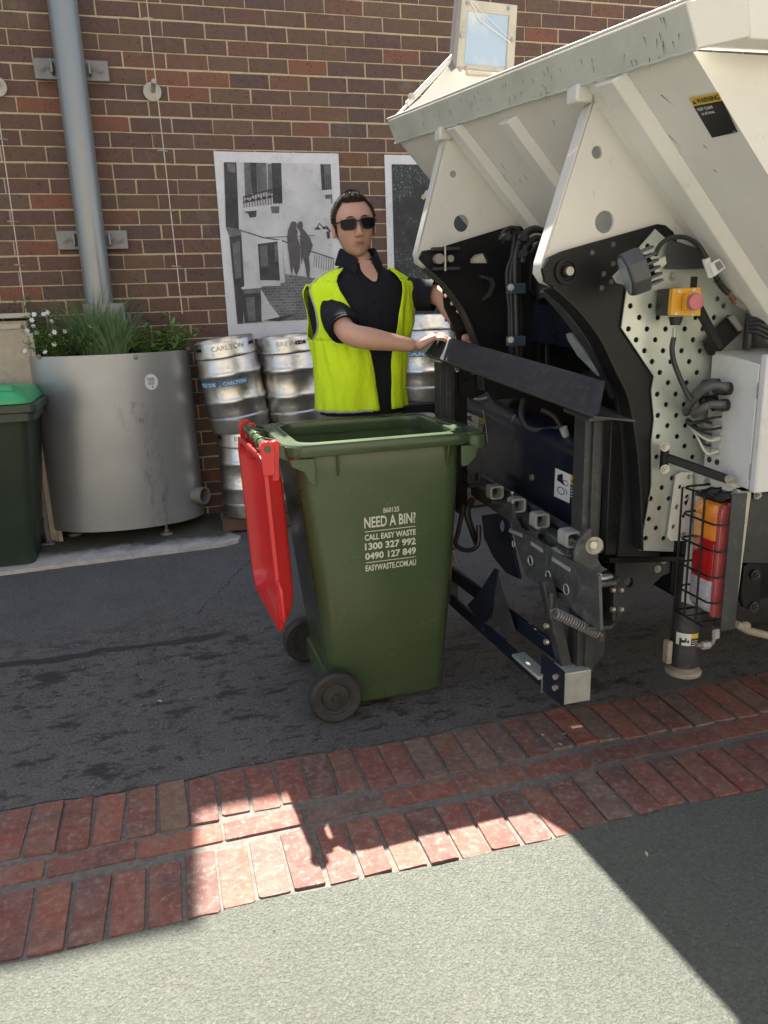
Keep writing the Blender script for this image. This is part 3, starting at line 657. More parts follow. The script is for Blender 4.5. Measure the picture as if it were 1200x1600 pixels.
# ------------------------------------------------------------------ steel planter
def planter():
    cx, cy, a, bb, zb, zt = -.315, 5.02, .462, .27, .225, 1.268
    t = thing('steel_planter', 'big round brushed grey steel planter with a white sticker and rusty runs', 'planter', (cx, 4.95, gz(4.9)+.02))
    def out(z, s=1.0, n=40):
        pts = [V((cx+a*s*math.cos(math.pi+math.pi*i/n), cy-.001+bb*s*math.sin(math.pi+math.pi*i/n), z)) for i in range(n+1)]
        return pts+[V((cx+a*s, 5.195, z)), V((cx-a*s, 5.195, z))]
    b = B(); b.loft([out(zb), out(zt)], caps=False); b.loft([out(zt), out(zt, .988)], caps=False); b.loft([out(zt, .988), out(1.2, .988)], caps=False); b.loft([out(zb), out(zb, .96)], caps=False); b.loft([out(zb, .96), out(zb+.03, .96)], caps=True)
    b.build('body', 'planter_steel', t)
    b = B(); b.loft([out(1.21, .98), out(1.222, .98)]); so = b.build('soil', 'soil', t)
    for px, py in ((61, 557), (212, 558), (294, 545)):
        p = PY(px, py, 4.8); th = max(-1, min(1, (p.x-cx)/a)); y = cy-bb*math.sqrt(max(0, 1-th*th)); p = PY(px, py, y); b = B(); b.ball((p.x, y-.002, p.z), .0135, sc=(1, .6, 1)); b.build('bolt_head', 'galv_grey', t)
    # sticker
    p = PY(236, 597, 4.77); nrm = V((.25, -1, 0)).normalized(); b = B(); x = p.x; th = (x-cx)/a; y = cy-bb*math.sqrt(1-th*th); nrm = V((th/a, -math.sqrt(1-th*th)/bb, 0)).normalized(); tx = V((-nrm.y, nrm.x, 0)); c = V((x, y, p.z))+nrm*.003
    Q = Quad(c-tx*.04+V((0, 0, .046)), c+tx*.04+V((0, 0, .046)), c+tx*.04-V((0, 0, .046)), c-tx*.04-V((0, 0, .046)), nrm)
    b.mat('sticker_white'); Q.poly(b, [(.5+.5*math.cos(2*math.pi*i/26)*(.9 if i in (13, 14) else 1), .5+.5*math.sin(2*math.pi*i/26)) for i in range(26)], 0); b.mat('print_dark')
    for k, (s1, u0, u1) in enumerate((('SLOW', .2, .75), ('CITY', .28, .82), ('FOOD', .25, .72))): Q.text(b, s1, u0, u1, .22+k*.16, .35+k*.16, .002, .01)
    Q.disc(b, .55, .82, .05, .05, .002); b.build('sticker', None, t, smooth=0)
    # spout
    p = PY(300, 777, 4.93); q_ = PY(313, 776, 4.85); ax = V((.75, -.65, .02)).normalized(); b = B(); r = .054; p = V((.065, 4.935, q_.z))
    b.lathe(p-ax*.03, ax, [(r, 0), (r, .15), (r*.86, .15), (r*.86, .02)], 26); b.build('spout', 'galv_grey', t)
    # feet
    f = PY(262, 842, 4.885); zf = gz(4.88)+.022
    b = B(); b.cyl((f.x, 4.885, zf), (f.x, 4.885, zf+.012), .042, .036, n=22); b.cyl((f.x, 4.885, zf+.012), (f.x, 4.885, zf+.03), .016, n=10); b.cyl((f.x, 4.885, zf+.03), (f.x, 4.885, .235), .0085, n=10); b.build('foot', 'galv_grey', t)
    b = B(); b.cyl((-.66, 5.05, gz(5)+.02), (-.66, 5.05, gz(5)+.04), .045, n=18); b.cyl((-.66, 5.05, gz(5)), (-.66, 5.05, .24), .01, n=10); b.build('foot', 'galv_grey', t)
    # strut frame at its left
    p0, p1, p2 = PY(62, 685, 4.95), PY(78, 838, 4.9), PY(72, 690, 4.9)
    b = B(); b.box((p1.x-.02, 4.93, (p1.z+p0.z)/2), (.035, .03, p0.z-gz(4.9))); b.box((p1.x-.06, 4.935, p0.z+.0), (.13, .02, .11)); b.box((p1.x-.02, 4.92, gz(4.9)+.03), (.09, .08, .01)); b.build('strut', 'galv_grey', t, bev=.002)
    b = B(); hexbolt(b, (p1.x-.0, 4.9, gz(4.9)+.035), (0, 0, 1), .012); b.build('bolt', 'galv_grey', t)
planter()

# ------------------------------------------------------------------ plants in the planter
def blade_leaf(b, p, d, L, w, up, curl=.3):
    d = d.normalized(); s = d.cross(up).normalized(); n = s.cross(d)
    c = [p, p+d*L*.35-n*0, p+d*L*.7-n*L*curl*.25, p+d*L-n*L*curl*.6]; ws = [w*.12, w*.5, w*.42, .0006]
    vs = []
    for q_, k in zip(c, ws): vs += [q_-s*k, q_+n*k*-.25, q_+s*k]
    b.add(vs, [(i*3+j, i*3+j+1, i*3+j+4, i*3+j+3) for i in range(3) for j in range(2)])
def grass(name, label, x, y, n, hmin, hmax, spread, seed):
    r = random.Random(seed); t = thing(name, label, 'grass plant', (x, y, 1.22)); b = B()
    for i in range(n):
        a = r.uniform(0, 2*math.pi); q_ = r.random()**.5; bx, by = x+math.cos(a)*q_*spread*.3, min(y+math.sin(a)*q_*spread*.25, 5.12); h = r.uniform(hmin, hmax)
        lean = V((math.cos(a)*q_*spread+r.uniform(-.04, .04), -abs(math.sin(a)*q_*spread*.5), 0)); w = r.uniform(.0012, .0026); pts = []
        for k in range(7): u = k/6; pts.append(V((bx, by, 1.215))+lean*u**1.8+V((0, 0, h*(u-.12*u**3))))
        s = V((1, r.uniform(-.5, .5), 0)).normalized(); vs = []
        for k, p in enumerate(pts): ww = w*(1-(k/6)**2)+.0003; vs += [p-s*ww, p+s*ww]
        b.add(vs, [(2*k, 2*k+1, 2*k+3, 2*k+2) for k in range(6)])
    b.build('blades', 'grass_blade', t, smooth=60)
def bush(name, label, x, y, stems, hmin, hmax, spread, leaf, mats, seed, flowers=0, lw=.35, zb=1.215, dens=16):
    r = random.Random(seed); t = thing(name, label, 'plant', (x, y, zb)); st = B(); lf = B(); fl = B(); tops = []
    for i in range(stems):
        a = r.uniform(0, 2*math.pi); q_ = r.random()**.5; h = r.uniform(hmin, hmax); p0 = V((x+math.cos(a)*q_*spread*.5, min(5.15, y+math.sin(a)*q_*.09), zb))
        dx = V((math.cos(a)*q_*spread*.9, -abs(math.sin(a))*q_*.08, 0)); pts = [p0+dx*u**1.4+V((r.uniform(-.006, .006), r.uniform(-.004, .004), h*u)) for u in (0, .2, .4, .6, .8, 1)]
        st.tube(pts, [.0028, .0025, .0022, .0018, .0014, .0008], 5); tops.append(pts[-1])
        for k in range(dens):
            u = r.uniform(.15, 1); j = min(4, int(u*5)); p = pts[j].lerp(pts[j+1], u*5-j); aa = r.uniform(0, 2*math.pi)
            d = V((math.cos(aa), math.sin(aa)*.7, r.uniform(-.1, .8))); lf.mat(r.choice(mats)); blade_leaf(lf, p, d, leaf*r.uniform(.6, 1.15), leaf*lw*r.uniform(.8, 1.2), V((r.uniform(-.3, .3), r.uniform(-.3, .3), 1)), r.uniform(.1, .6))
    st.build('stems', 'stem', t); lf.build('leaves', None, t, smooth=60)
    for k in range(flowers):
        p = r.choice(tops)+V((r.uniform(-.03, .03), -.02, r.uniform(-.08, .015))); tilt = V((r.uniform(-.5, .5), -1, r.uniform(.1, .9))).normalized(); s = tilt.orthogonal().normalized(); w = tilt.cross(s)
        fb = B()
        for m in range(6):
            a = m*math.pi/3+.2; d = s*math.cos(a)+w*math.sin(a); e = tilt.cross(d); fb.add([p, p+d*.009+e*.0045, p+d*.017, p+d*.009-e*.0045], [(0, 1, 2, 3)])
        fb.build('flower', 'petal', t, smooth=0)
    return t
bush('flowering_plant', 'white flowered leafy plant at the left of the steel planter', -.60, 4.95, 48, .12, .32, .15, .045, ['leaf_mid', 'leaf_light', 'leaf_mid'], 5, flowers=17, lw=.16, dens=34)
bush('green_plant', 'low mid green leafy plant filling the middle of the planter', -.40, 5.04, 46, .08, .28, .30, .06, ['leaf_mid', 'grass_blade'], 9, lw=.14, dens=22)
grass('tufted_grass', 'tall fine green grass tuft in the middle of the planter', -.28, 4.92, 230, .18, .40, .19, 2)
grass('tufted_grass', 'darker wispy grass tuft leaning in front of the steel pipe', -.40, 4.98, 170, .22, .52, .25, 8)
bush('broadleaf_plant', 'small broad leaved green plant at the right end of the planter', -.02, 4.96, 26, .06, .24, .20, .07, ['leaf_light', 'leaf_mid'], 14, lw=.28, dens=13)
bush('broadleaf_plant', 'lone pale green sprig climbing the wire right of the planter', -.01, 5.12, 5, .20, .30, .10, .075, ['leaf_light'], 21, lw=.22, dens=9)
p = PY(33, 470, 5.05); bush('creeper_sprig', 'small green creeper shoot hanging on the leftmost climber wire', p.x, 5.07, 3, .05, .10, .05, .04, ['leaf_light'], 31, zb=p.z-.06, dens=8)

# ------------------------------------------------------------------ cream cabinet at the left edge
def cabinet():
    z1 = PY(20, 490, 4.95).z; x1 = PY(47, 500, 4.95).x
    t = thing('cream_cabinet', 'cream metal cabinet with a lipped lid behind the small green bin', 'cabinet', (x1-.4, 5.05, gz(5)))
    b = B(); b.box((x1-.42, 5.06, (z1+gz(5))/2-.02), (.80, .22, z1-gz(5)-.04)); b.build('body', 'cabinet_face', t, bev=.006)
    b = B(); b.box((x1-.405, 5.05, z1-.012), (.83, .27, .028)); b.build('lid', 'cream_paint', t, bev=.005)
    b = B(); b.box((x1-.006, 4.946, (z1+gz(5))/2-.06), (.025, .012, z1-gz(5)-.1)); b.build('edge_trim', 'cream_paint', t, bev=.003)
    b = B(); b.box((x1-.42, 4.944, z1-.07), (.74, .01, .03)); b.build('rail', 'cream_paint', t, bev=.002)
cabinet()

# ------------------------------------------------------------------ beer kegs
def keg(x, y, z, tilt, spin, label, tape=None, emboss=None, r=.193, h=.55):
    t = thing('beer_keg', label, 'keg', (0, 0, 0), 'steel beer kegs against the wall')
    prof = [(r*.80, 0), (r*.93, 0), (r*.955, .012), (r*.955, .055), (r*.985, .075), (r*.985, .09), (r*.94, .10), (r*.96, .13), (r*.965, .17), (r, .182), (r*1.02, .195), (r, .208), (r*.965, .22), (r*.97, .275), (r*.965, .33), (r, .342), (r*1.02, .355), (r, .368), (r*.965, .38), (r*.96, .44), (r*.93, .452), (r*.985, .462), (r*.985, .475), (r*.955, .488), (r*.955, .54), (r*.93, .552), (r*.90, .548), (r*.89, .48), (r*.86, .47), (r*.6, .485), (.03, .49), (.0301, .51), (.002, .511)]
    b = B(); b.lathe((0, 0, 0), (0, 0, 1), prof, 48); bd = b.build('barrel', 'steel_keg', t, smooth=40)
    for k in range(3):
        a = spin+k*2.1+1.0; b = B(); sl = []
        for j in range(7): aa = a+(j-3)*.06; sl.append(aa)
        b.loft([[V((r*.958*math.cos(q_), r*.958*math.sin(q_), zz)) for q_ in sl] for zz in (.505, .525)], closed=False, caps=False); b.build('hand_slot', 'black_paint', bd, smooth=0)
    if tape:
        for a0, a1, txt in tape:
            b = B(); b.mat('keg_tape'); n = 14; rr = r*.972+.002
            za, zb = .29, .325
            b.loft([[V((rr*math.cos(a0+(a1-a0)*j/n), rr*math.sin(a0+(a1-a0)*j/n), zz)) for j in range(n+1)] for zz in (za, zb)], closed=False, caps=False)
            if txt:
                b.mat('sticker_white'); vs, fs = glyphs(txt, .03); m0, m1 = a0+(a1-a0)*.08, a1-(a1-a0)*.06
                b.add([V(((rr+.0015)*math.cos(m0+(m1-m0)*u), (rr+.0015)*math.sin(m0+(m1-m0)*u), za+.007+(zb-za-.014)*v)) for u, v in vs], fs)
            b.build('tape', None, bd, smooth=60)
    if emboss:
        b = B(); vs, fs = glyphs(emboss, .01); rr = r*.957+.0012; b.add([V((rr*math.cos(-2.1+1.1*u), rr*math.sin(-2.1+1.1*u), .502+.028*v)) for u, v in vs], fs); b.build('stamped_lettering', 'bolt_zinc', bd, smooth=60)
    t.location = (x, y, z); t.rotation_euler = tilt; return t
KG = .197
keg(.455, 4.965, .205, (0, 0, 0), .3, 'lower steel keg standing behind the open red lid', emboss='BREWERIES')
keg(.80, 4.98, .205, (0, 0, 0), 1.3, 'lower steel keg hidden in the row behind the green bin')
keg(.425, 4.93, .775, (R_(2), R_(-7.5), 0), .5, 'dented steel keg with blue tape leaning on the planter', tape=[(-2.0, -1.15, 'CARLTON'), (-2.9, -2.15, '2125')], emboss='CARLTON')
keg(.785, 4.94, .775, (R_(1), R_(-4), 0), 1.9, 'plain steel keg leaning just behind the man in the vest', emboss='BREWERY')
keg(1.67, 4.95, .872, (0, 0, 0), .1, 'upright steel keg with pale blue tape under the bird poster', tape=[(-2.9, -.7, 'CARLTON')])
keg(1.60, 4.96, .205, (0, 0, 0), .6, 'lower steel keg under the upright keg between man and truck')
p = PY(828, 650, 4.95); keg(p.x, 4.95, p.z-.55, (0, 0, 0), 2.2, 'steel keg glimpsed through the gap above the navy lifter panel', tape=[(-2.4, -1.2, None)])
b = B(); b.box((1.67, 4.96, .815), (.52, .4, .11)); o = b.build('keg_crate', 'black_paint', bev=.008); tag(o, 'flat black crate between the stacked kegs under the bird poster', 'crate')

rg = random.Random(77); b = B()
for i in range(260):
    x, y = rg.uniform(-1.2, 2.4), rg.choice([rg.uniform(.7, 1.7), rg.uniform(2.35, 4.4), rg.uniform(2.35, 3.2)]); r_ = rg.uniform(.0012, .0035); z = gz(y)+.0045
    p = [V((x+r_*math.cos(a+i)*rg.uniform(.6, 1.3), y+r_*math.sin(a+i)*rg.uniform(.6, 1.3), z)) for a in (0, 1.5, 3, 4.5)]; b.add(p+[V((x, y, z+r_))], [(0, 1, 4), (1, 2, 4), (2, 3, 4), (3, 0, 4)])
tag(b.build('grit', 'jack_foot', smooth=0), 'pale grit and small stone chips scattered over the lane', kind='stuff')
for i, (px_, py_, c_) in enumerate(((882, 1150, 'cream_paint'), (1010, 1338, 'cream_paint'), (250, 1098, 'cream_paint'))):
    p = PZ(px_, py_, 0); p.z = .008; b = B(); a = i*1.3; u = V((math.cos(a), math.sin(a), .1)); w_ = V((-math.sin(a), math.cos(a), .2)); b.add([p-u*.012, p+w_*.004, p+u*.012, p-w_*.004+V((0, 0, .003))], [(0, 1, 2), (0, 2, 3)])
    tag(b.build('dry_leaf', c_, smooth=0), ('tiny pale dry leaf lying on the brick paving under the lifter', 'tiny pale dry leaf lying on the shaded asphalt at the right', 'tiny pale dry leaf lying on the lane left of the bin')[i], 'leaf', 'dry leaves on the ground')

# ------------------------------------------------------------------ the small green bin at the left edge
def wheelset(b_parent, c, ax, r, w, name='wheel'):
    c, ax = V(c), V(ax).normalized()
    b = B(); b.lathe(c, ax, [(r*.62, 0), (r*.9, -.004), (r, .006), (r*1.0, w*.3), (r*.985, w*.33), (r*1.0, w*.36), (r*1.0, w*.64), (r*.985, w*.67), (r, w*.7), (r, w-.006), (r*.9, w+.004), (r*.62, w)], 40, cap=False)
    wh = b.build(name, 'rubber', b_parent)
    b = B(); b.lathe(c, ax, [(.002, w-.004), (r*.13, w-.004), (r*.17, w-.012), (r*.5, w-.016), (r*.56, w-.006), (r*.62, w-.004), (r*.635, w-.01), (r*.635, .005), (r*.4, .01), (.002, .01)], 36, cap=False)
    b.build('hub', 'rubber', wh)
def left_bin():
    x1t, x1b, y0t, y0b, zb, zt = -.725, -.835, 4.42, 4.60, .125, 1.02
    t = thing('wheelie_bin', 'faded dark green bin with bright green lid at the left edge', 'bin', (-1.1, 4.85, zb))
    def sec(x0, x1, y0, y1, z, r=.05): return [V((x, y, z)) for x, y in rrect(x0, x1, y0, y1, r)]
    b = B(); b.loft([sec(-1.36, x1b, y0b, y0b+.42, zb), sec(-1.36, x1b+.005, y0b-.01, y0b+.44, zb+.05), sec(-1.42, x1t, y0t, y0t+.52, zt)]); b.build('body', 'bin_green_old', t)
    b = B(); b.loft([sec(-1.45, x1t+.05, y0t-.045, y0t+.56, z_, .04) for z_ in (zt-.012, zt+.03)]); b.loft([sec(-1.43, x1t+.03, y0t-.03, y0t+.54, z_, .04) for z_ in (zt-.06, zt-.012)]); b.build('rim', 'bin_green_old', t, bev=.004)
    b = B(); b.loft([sec(-1.45, x1t+.02, y0t-.02, y0t+.52, zt+.034), sec(-1.45, x1t+.015, y0t-.02, y0t+.52, zt+.05), sec(-1.44, x1t-.01, y0t+.01, y0t+.5, zt+.095, .08), sec(-1.42, x1t-.06, y0t+.06, y0t+.45, zt+.11, .08)]); ld = b.build('lid', 'lid_bright_green', t)
    for dx in (-.15, -.32): b = B(); b.loft([sec(x1t+dx, x1t+dx+.1, y0t+.02, y0t+.13, zt+.10, .02), sec(x1t+dx+.015, x1t+dx+.085, y0t+.05, y0t+.13, zt+.125, .02)]); b.build('lid_boss', 'lid_bright_green', ld, bev=.004)
    p = PY(31, 590, y0t+.56); b = B(); b.tube([p, p+V((-.004, 0, .075))], .017, 14); hd = b.build('handle', 'rubber', t); b = B(); b.cyl(p+V((-.004, 0, .072)), p+V((-.004, 0, .084)), .018, n=14); b.build('handle_cap', 'sticker_white', hd)
    wheelset(t, (x1b-.02, y0b+.36, zb+.115), (1, 0, 0), .095, .045)
left_bin()

# ------------------------------------------------------------------ the green wheelie bin with the open red lid
def main_bin():
    ox, oy, ang = .352, 2.517, .025; L, W = .70, .59
    t = thing('wheelie_bin', 'large green bin with an open red lid and white lettering beside the truck', 'bin', (ox+.35, oy+.3, 0))
    ca, sa = math.cos(ang), math.sin(ang)
    def w(x, y, z): return V((ox+ca*x-sa*y, oy+sa*x+ca*y, z))
    def sec(x0, x1, y0, y1, z, r=.06): return [w(x, y, z) for x, y in rrect(x0, x1, y0, y1, r, 7)]
    # near wall y at height z, back and front walls
    zs = [(.022, .150, .575, .085, .505, .05), (.035, .138, .588, .075, .515, .06), (.30, .112, .612, .064, .526, .065), (.60, .082, .634, .052, .538, .07), (.93, .052, .655, .040, .550, .07), (1.005, .046, .66, .037, .553, .07)]
    b = B(); rings = [sec(x0, x1, y0, y1, z, r) for z, x0, x1, y0, y1, r in zs]
    inner = [sec(x0+.008, x1-.008, y0+.008, y1-.008, z, r) for z, x0, x1, y0, y1, r in reversed(zs[1:])]
    b.loft(rings+[sec(.05, .652, .045, .545, 1.03, .07)]+inner, caps=True); b.build('body', 'bin_green', t, smooth=50)
    # rim: flat flange round the mouth with a turned-down edge
    zt = 1.046
    prof = [(.040, 1.003), (.004, 1.003), (.0, 1.008), (-.002, zt-.008), (.003, zt), (.028, zt+.002), (.034, zt-.003), (.045, zt-.003), (.050, zt), (.060, zt-.002), (.064, zt-.018), (.058, zt-.05)]
    b = B(); rs = []
    for ins, z in prof: rs.append(sec(ins, L-ins, ins, W-ins, z, .085-ins*.3))
    b.loft(rs, caps=False); rim = b.build('rim', 'bin_green', t, smooth=40)
    # lifting comb under the front edge
    b = B(); b.loft([sec(L-.04, L+.035, .0, W, z, .03) for z in (.985, 1.035)]); b.loft([sec(L-.055, L+.028, .006, W-.006, z, .028) for z in (1.0345, 1.044)]); fl = b.build('front_lip', 'bin_green', rim, bev=.004)
    for y in (.0, W-.012): b = B(); b.prism([w(L-.07, y, 1.0), w(L-.005, y, 1.0), w(L-.015, y, .955), w(L-.045, y, .925), w(L-.07, y, .925)], w(0, .012, 0)-w(0, 0, 0)); b.build('gusset', 'bin_green', rim, bev=.003)
    for y in (.006, W-.018): b = B(); b.prism([w(.015, y, 1.0), w(.10, y, 1.0), w(.10, y, .90), w(.075, y, .92), (w(.06, y, .955)), w(.02, y, .975)], w(0, .012, 0)-w(0, 0, 0)); b.build('gusset', 'bin_green', rim, bev=.003)
    for x in (.18, .585): b = B(); b.prism([w(x, .045, 1.003), w(x, .012, 1.003), w(x, .03, .935), w(x, .045, .92)], w(.008, 0, 0)-w(0, 0, 0)); b.build('rib', 'bin_green', t, bev=.002)
    for x in (.18, .585): b = B(); b.prism([w(x, W-.045, 1.003), w(x, W-.012, 1.003), w(x, W-.03, .935), w(x, W-.045, .92)], w(.008, 0, 0)-w(0, 0, 0)); b.build('rib', 'bin_green', t, bev=.002)
    # handle bar along the back edge with lid knuckles
    hx, hz = -.058, 1.045
    b = B(); b.tube([w(hx, .045, hz), w(hx, W-.03, hz)], .0155, 16)
    hb = b.build('handle', 'bin_green', t)
    for y in (.15, .27, .43): b = B(); b.tube([w(hx, y-.01, hz), w(hx, y+.01, hz)], .021, 16); b.build('handle_collar', 'bin_green', hb, bev=.003)
    for y in (.05, .17, .42, .53):
        b = B(); b.prism([w(hx-.008, y, hz-.016), w(hx+.008, y, hz+.014), w(.02, y, 1.04), w(.02, y, .985)], w(0, .014, 0)-w(0, 0, 0)); b.build('handle_bracket', 'bin_green', hb, bev=.003)
    # wheels and axle
    wheelset(t, w(.13, .045, .100), w(0, -1, 0)-w(0, 0, 0), .099, .045); wheelset(t, w(.13, W-.045, .100), w(0, 1, 0)-w(0, 0, 0), .099, .045)
    b = B(); b.tube([w(.13, .05, .100), w(.13, W-.05, .100)], .011, 12); b.build('axle', 'charcoal_paint', t)
    b = B(); b.loft([sec(.115, .2, .10, .49, z, .02) for z in (.06, .15)]); b.build('axle_housing', 'bin_green', t, bev=.01)
    # lettering on the near wall
    def yface(z):
        for (z0, _, _, a, _, _), (z1, _, _, c, _, _) in zip(zs[:-1], zs[1:]):
            if z0 <= z <= z1: return a+(c-a)*(z-z0)/(z1-z0)
    x0, x1, z1, z0 = .273, .467, .79, .565
    Q = Quad(w(x0, yface(z1), z1), w(x1, yface(z1), z1), w(x1, yface(z0), z0), w(x0, yface(z0), z0), (0, -1, -.04))
    b = B(); b.mat('bin_print'); hh = .0014
    Q.text(b, '860125', .37, .68, -.01, .075, hh, .012); Q.text(b, 'NEED A BIN?', .0, 1.0, .115, .30, hh, .02)
    Q.rect(b, .01, .99, .352, .364, hh)
    Q.text(b, 'CALL EASY WASTE', 0, 1.0, .405, .505, hh, .03); Q.text(b, '1300 327 992', 0, 1, .55, .67, hh, .032); Q.text(b, '0490 127 849', 0, 1, .715, .835, hh, .032)
    Q.rect(b, .01, .99, .875, .887, hh); Q.text(b, 'EASYWASTE.COM.AU', 0, 1, .925, 1.03, hh, .026)
    b.build('lettering', None, t, smooth=0)
    # lid, swung right over and hanging behind the bin: its hollow underside faces left
    LW, LL = .555, .675
    def lid(u, v, h):   # u: along the hinge (0 near), v: down from hinge, h: towards the lane (away from the bin)
        return w(-.036+.022*(v/LL)-h-.020*(u/.555), .012+u, 1.045-v)
    def lring(iu, iv0, iv1, h, r):
        return [lid(x, y, h) for x, y in rrect(iu, LW-iu, iv0, LL-iv1, r, 6)]
    b = B()
    # back skin, side wall and lip: a shallow dish with a thick turned rim
    prof = [(.0, .03, .0, .028, .07), (.0, .03, .0, .040, .07), (.010, .038, .010, .043, .07), (.026, .052, .026, .040, .06), (.030, .056, .030, .012, .06), (.050, .075, .055, -.012, .06), (.075, .10, .11, -.026, .05), (.12, .16, .17, -.030, .04)]
    rr = [lring(iu, a, c, h, r) for iu, a, c, h, r in prof]
    back = [lring(iu, a, c, h-.006, r) for iu, a, c, h, r in reversed(prof[4:])]+[lring(.0, .03, .0, .028, .07)]
    b.loft(rr, caps=False); b.loft([rr[-1], [lid(LW/2+(p[0]-LW/2)*.01, .33, -.031) for p in rrect(0, LW, 0, .01, .001, 6)]], caps=False)
    b.loft(back, caps=False); b.loft([[lid(LW/2+(p[0]-LW/2)*.01, .33, -.037) for p in rrect(0, LW, 0, .01, .001, 6)], back[0]], caps=False)
    ld = b.build('lid', 'bin_red', t, smooth=55)
    for u in (.03, LW-.075):
        b = B(); q_ = [(0, -.018), (.016, -.022), (.032, -.012), (.036, .02), (.05, .08), (.05, .17), (.0, .17)]
        b.prism([lid(u, v-.0, h-.01) for h, v in [(-.018, -.014), (-.006, -.02), (.012, -.016), (.022, .0), (.03, .06), (.03, .12), (-.004, .12)]], w(0, .03, 0)-w(0, 0, 0)); kn = b.build('hinge_arm', 'bin_red', ld, bev=.004)
    for u in (.0, LW+.004):
        b = B(); c = w(hx, .012+u, hz); s_ = -1 if u < .1 else 1; dd = w(0, s_, 0)-w(0, 0, 0)
        b.cyl(c-dd*.012, c+dd*.012, .026, n=22); b.prism([c+V((-.024, 0, 0)), c+V((.024, 0, 0)), c+V((.018, 0, -.09)), c+V((-.02, 0, -.09))], dd*.012); kn = b.build('hinge_knuckle', 'bin_red', ld, bev=.003)
        b = B(); b.cyl(c+dd*.011, c+dd*.016, .011, n=16); b.build('hinge_pin', 'bin_green', kn)
    # raised channel and grip ribs inside the dish
    b = B(); b.tube([lid(LW*.30, .24, -.02), lid(LW*.30, .45, -.02)], .009, 8); b.build('lid_rib', 'bin_red', ld)
    b = B(); b.tube([lid(LW*.62, .24, -.02), lid(LW*.62, .45, -.02)], .009, 8); b.build('lid_rib', 'bin_red', ld)
    # loop handle on the near edge of the lid
    b = B(); pts = [lid(-.002, .47, .03), lid(-.024, .485, .03), lid(-.03, .51, .03), lid(-.03, .58, .03), lid(-.024, .605, .03), lid(-.002, .62, .03)]; b.tube(pts, .0065, 10); b.build('lid_grip', 'bin_red', ld)
    b = B(); pts = [lid(LW+.002, .47, .03), lid(LW+.024, .485, .03), lid(LW+.03, .51, .03), lid(LW+.03, .58, .03), lid(LW+.024, .605, .03), lid(LW+.002, .62, .03)]; b.tube(pts, .0065, 10); b.build('lid_grip', 'bin_red', ld)
main_bin()

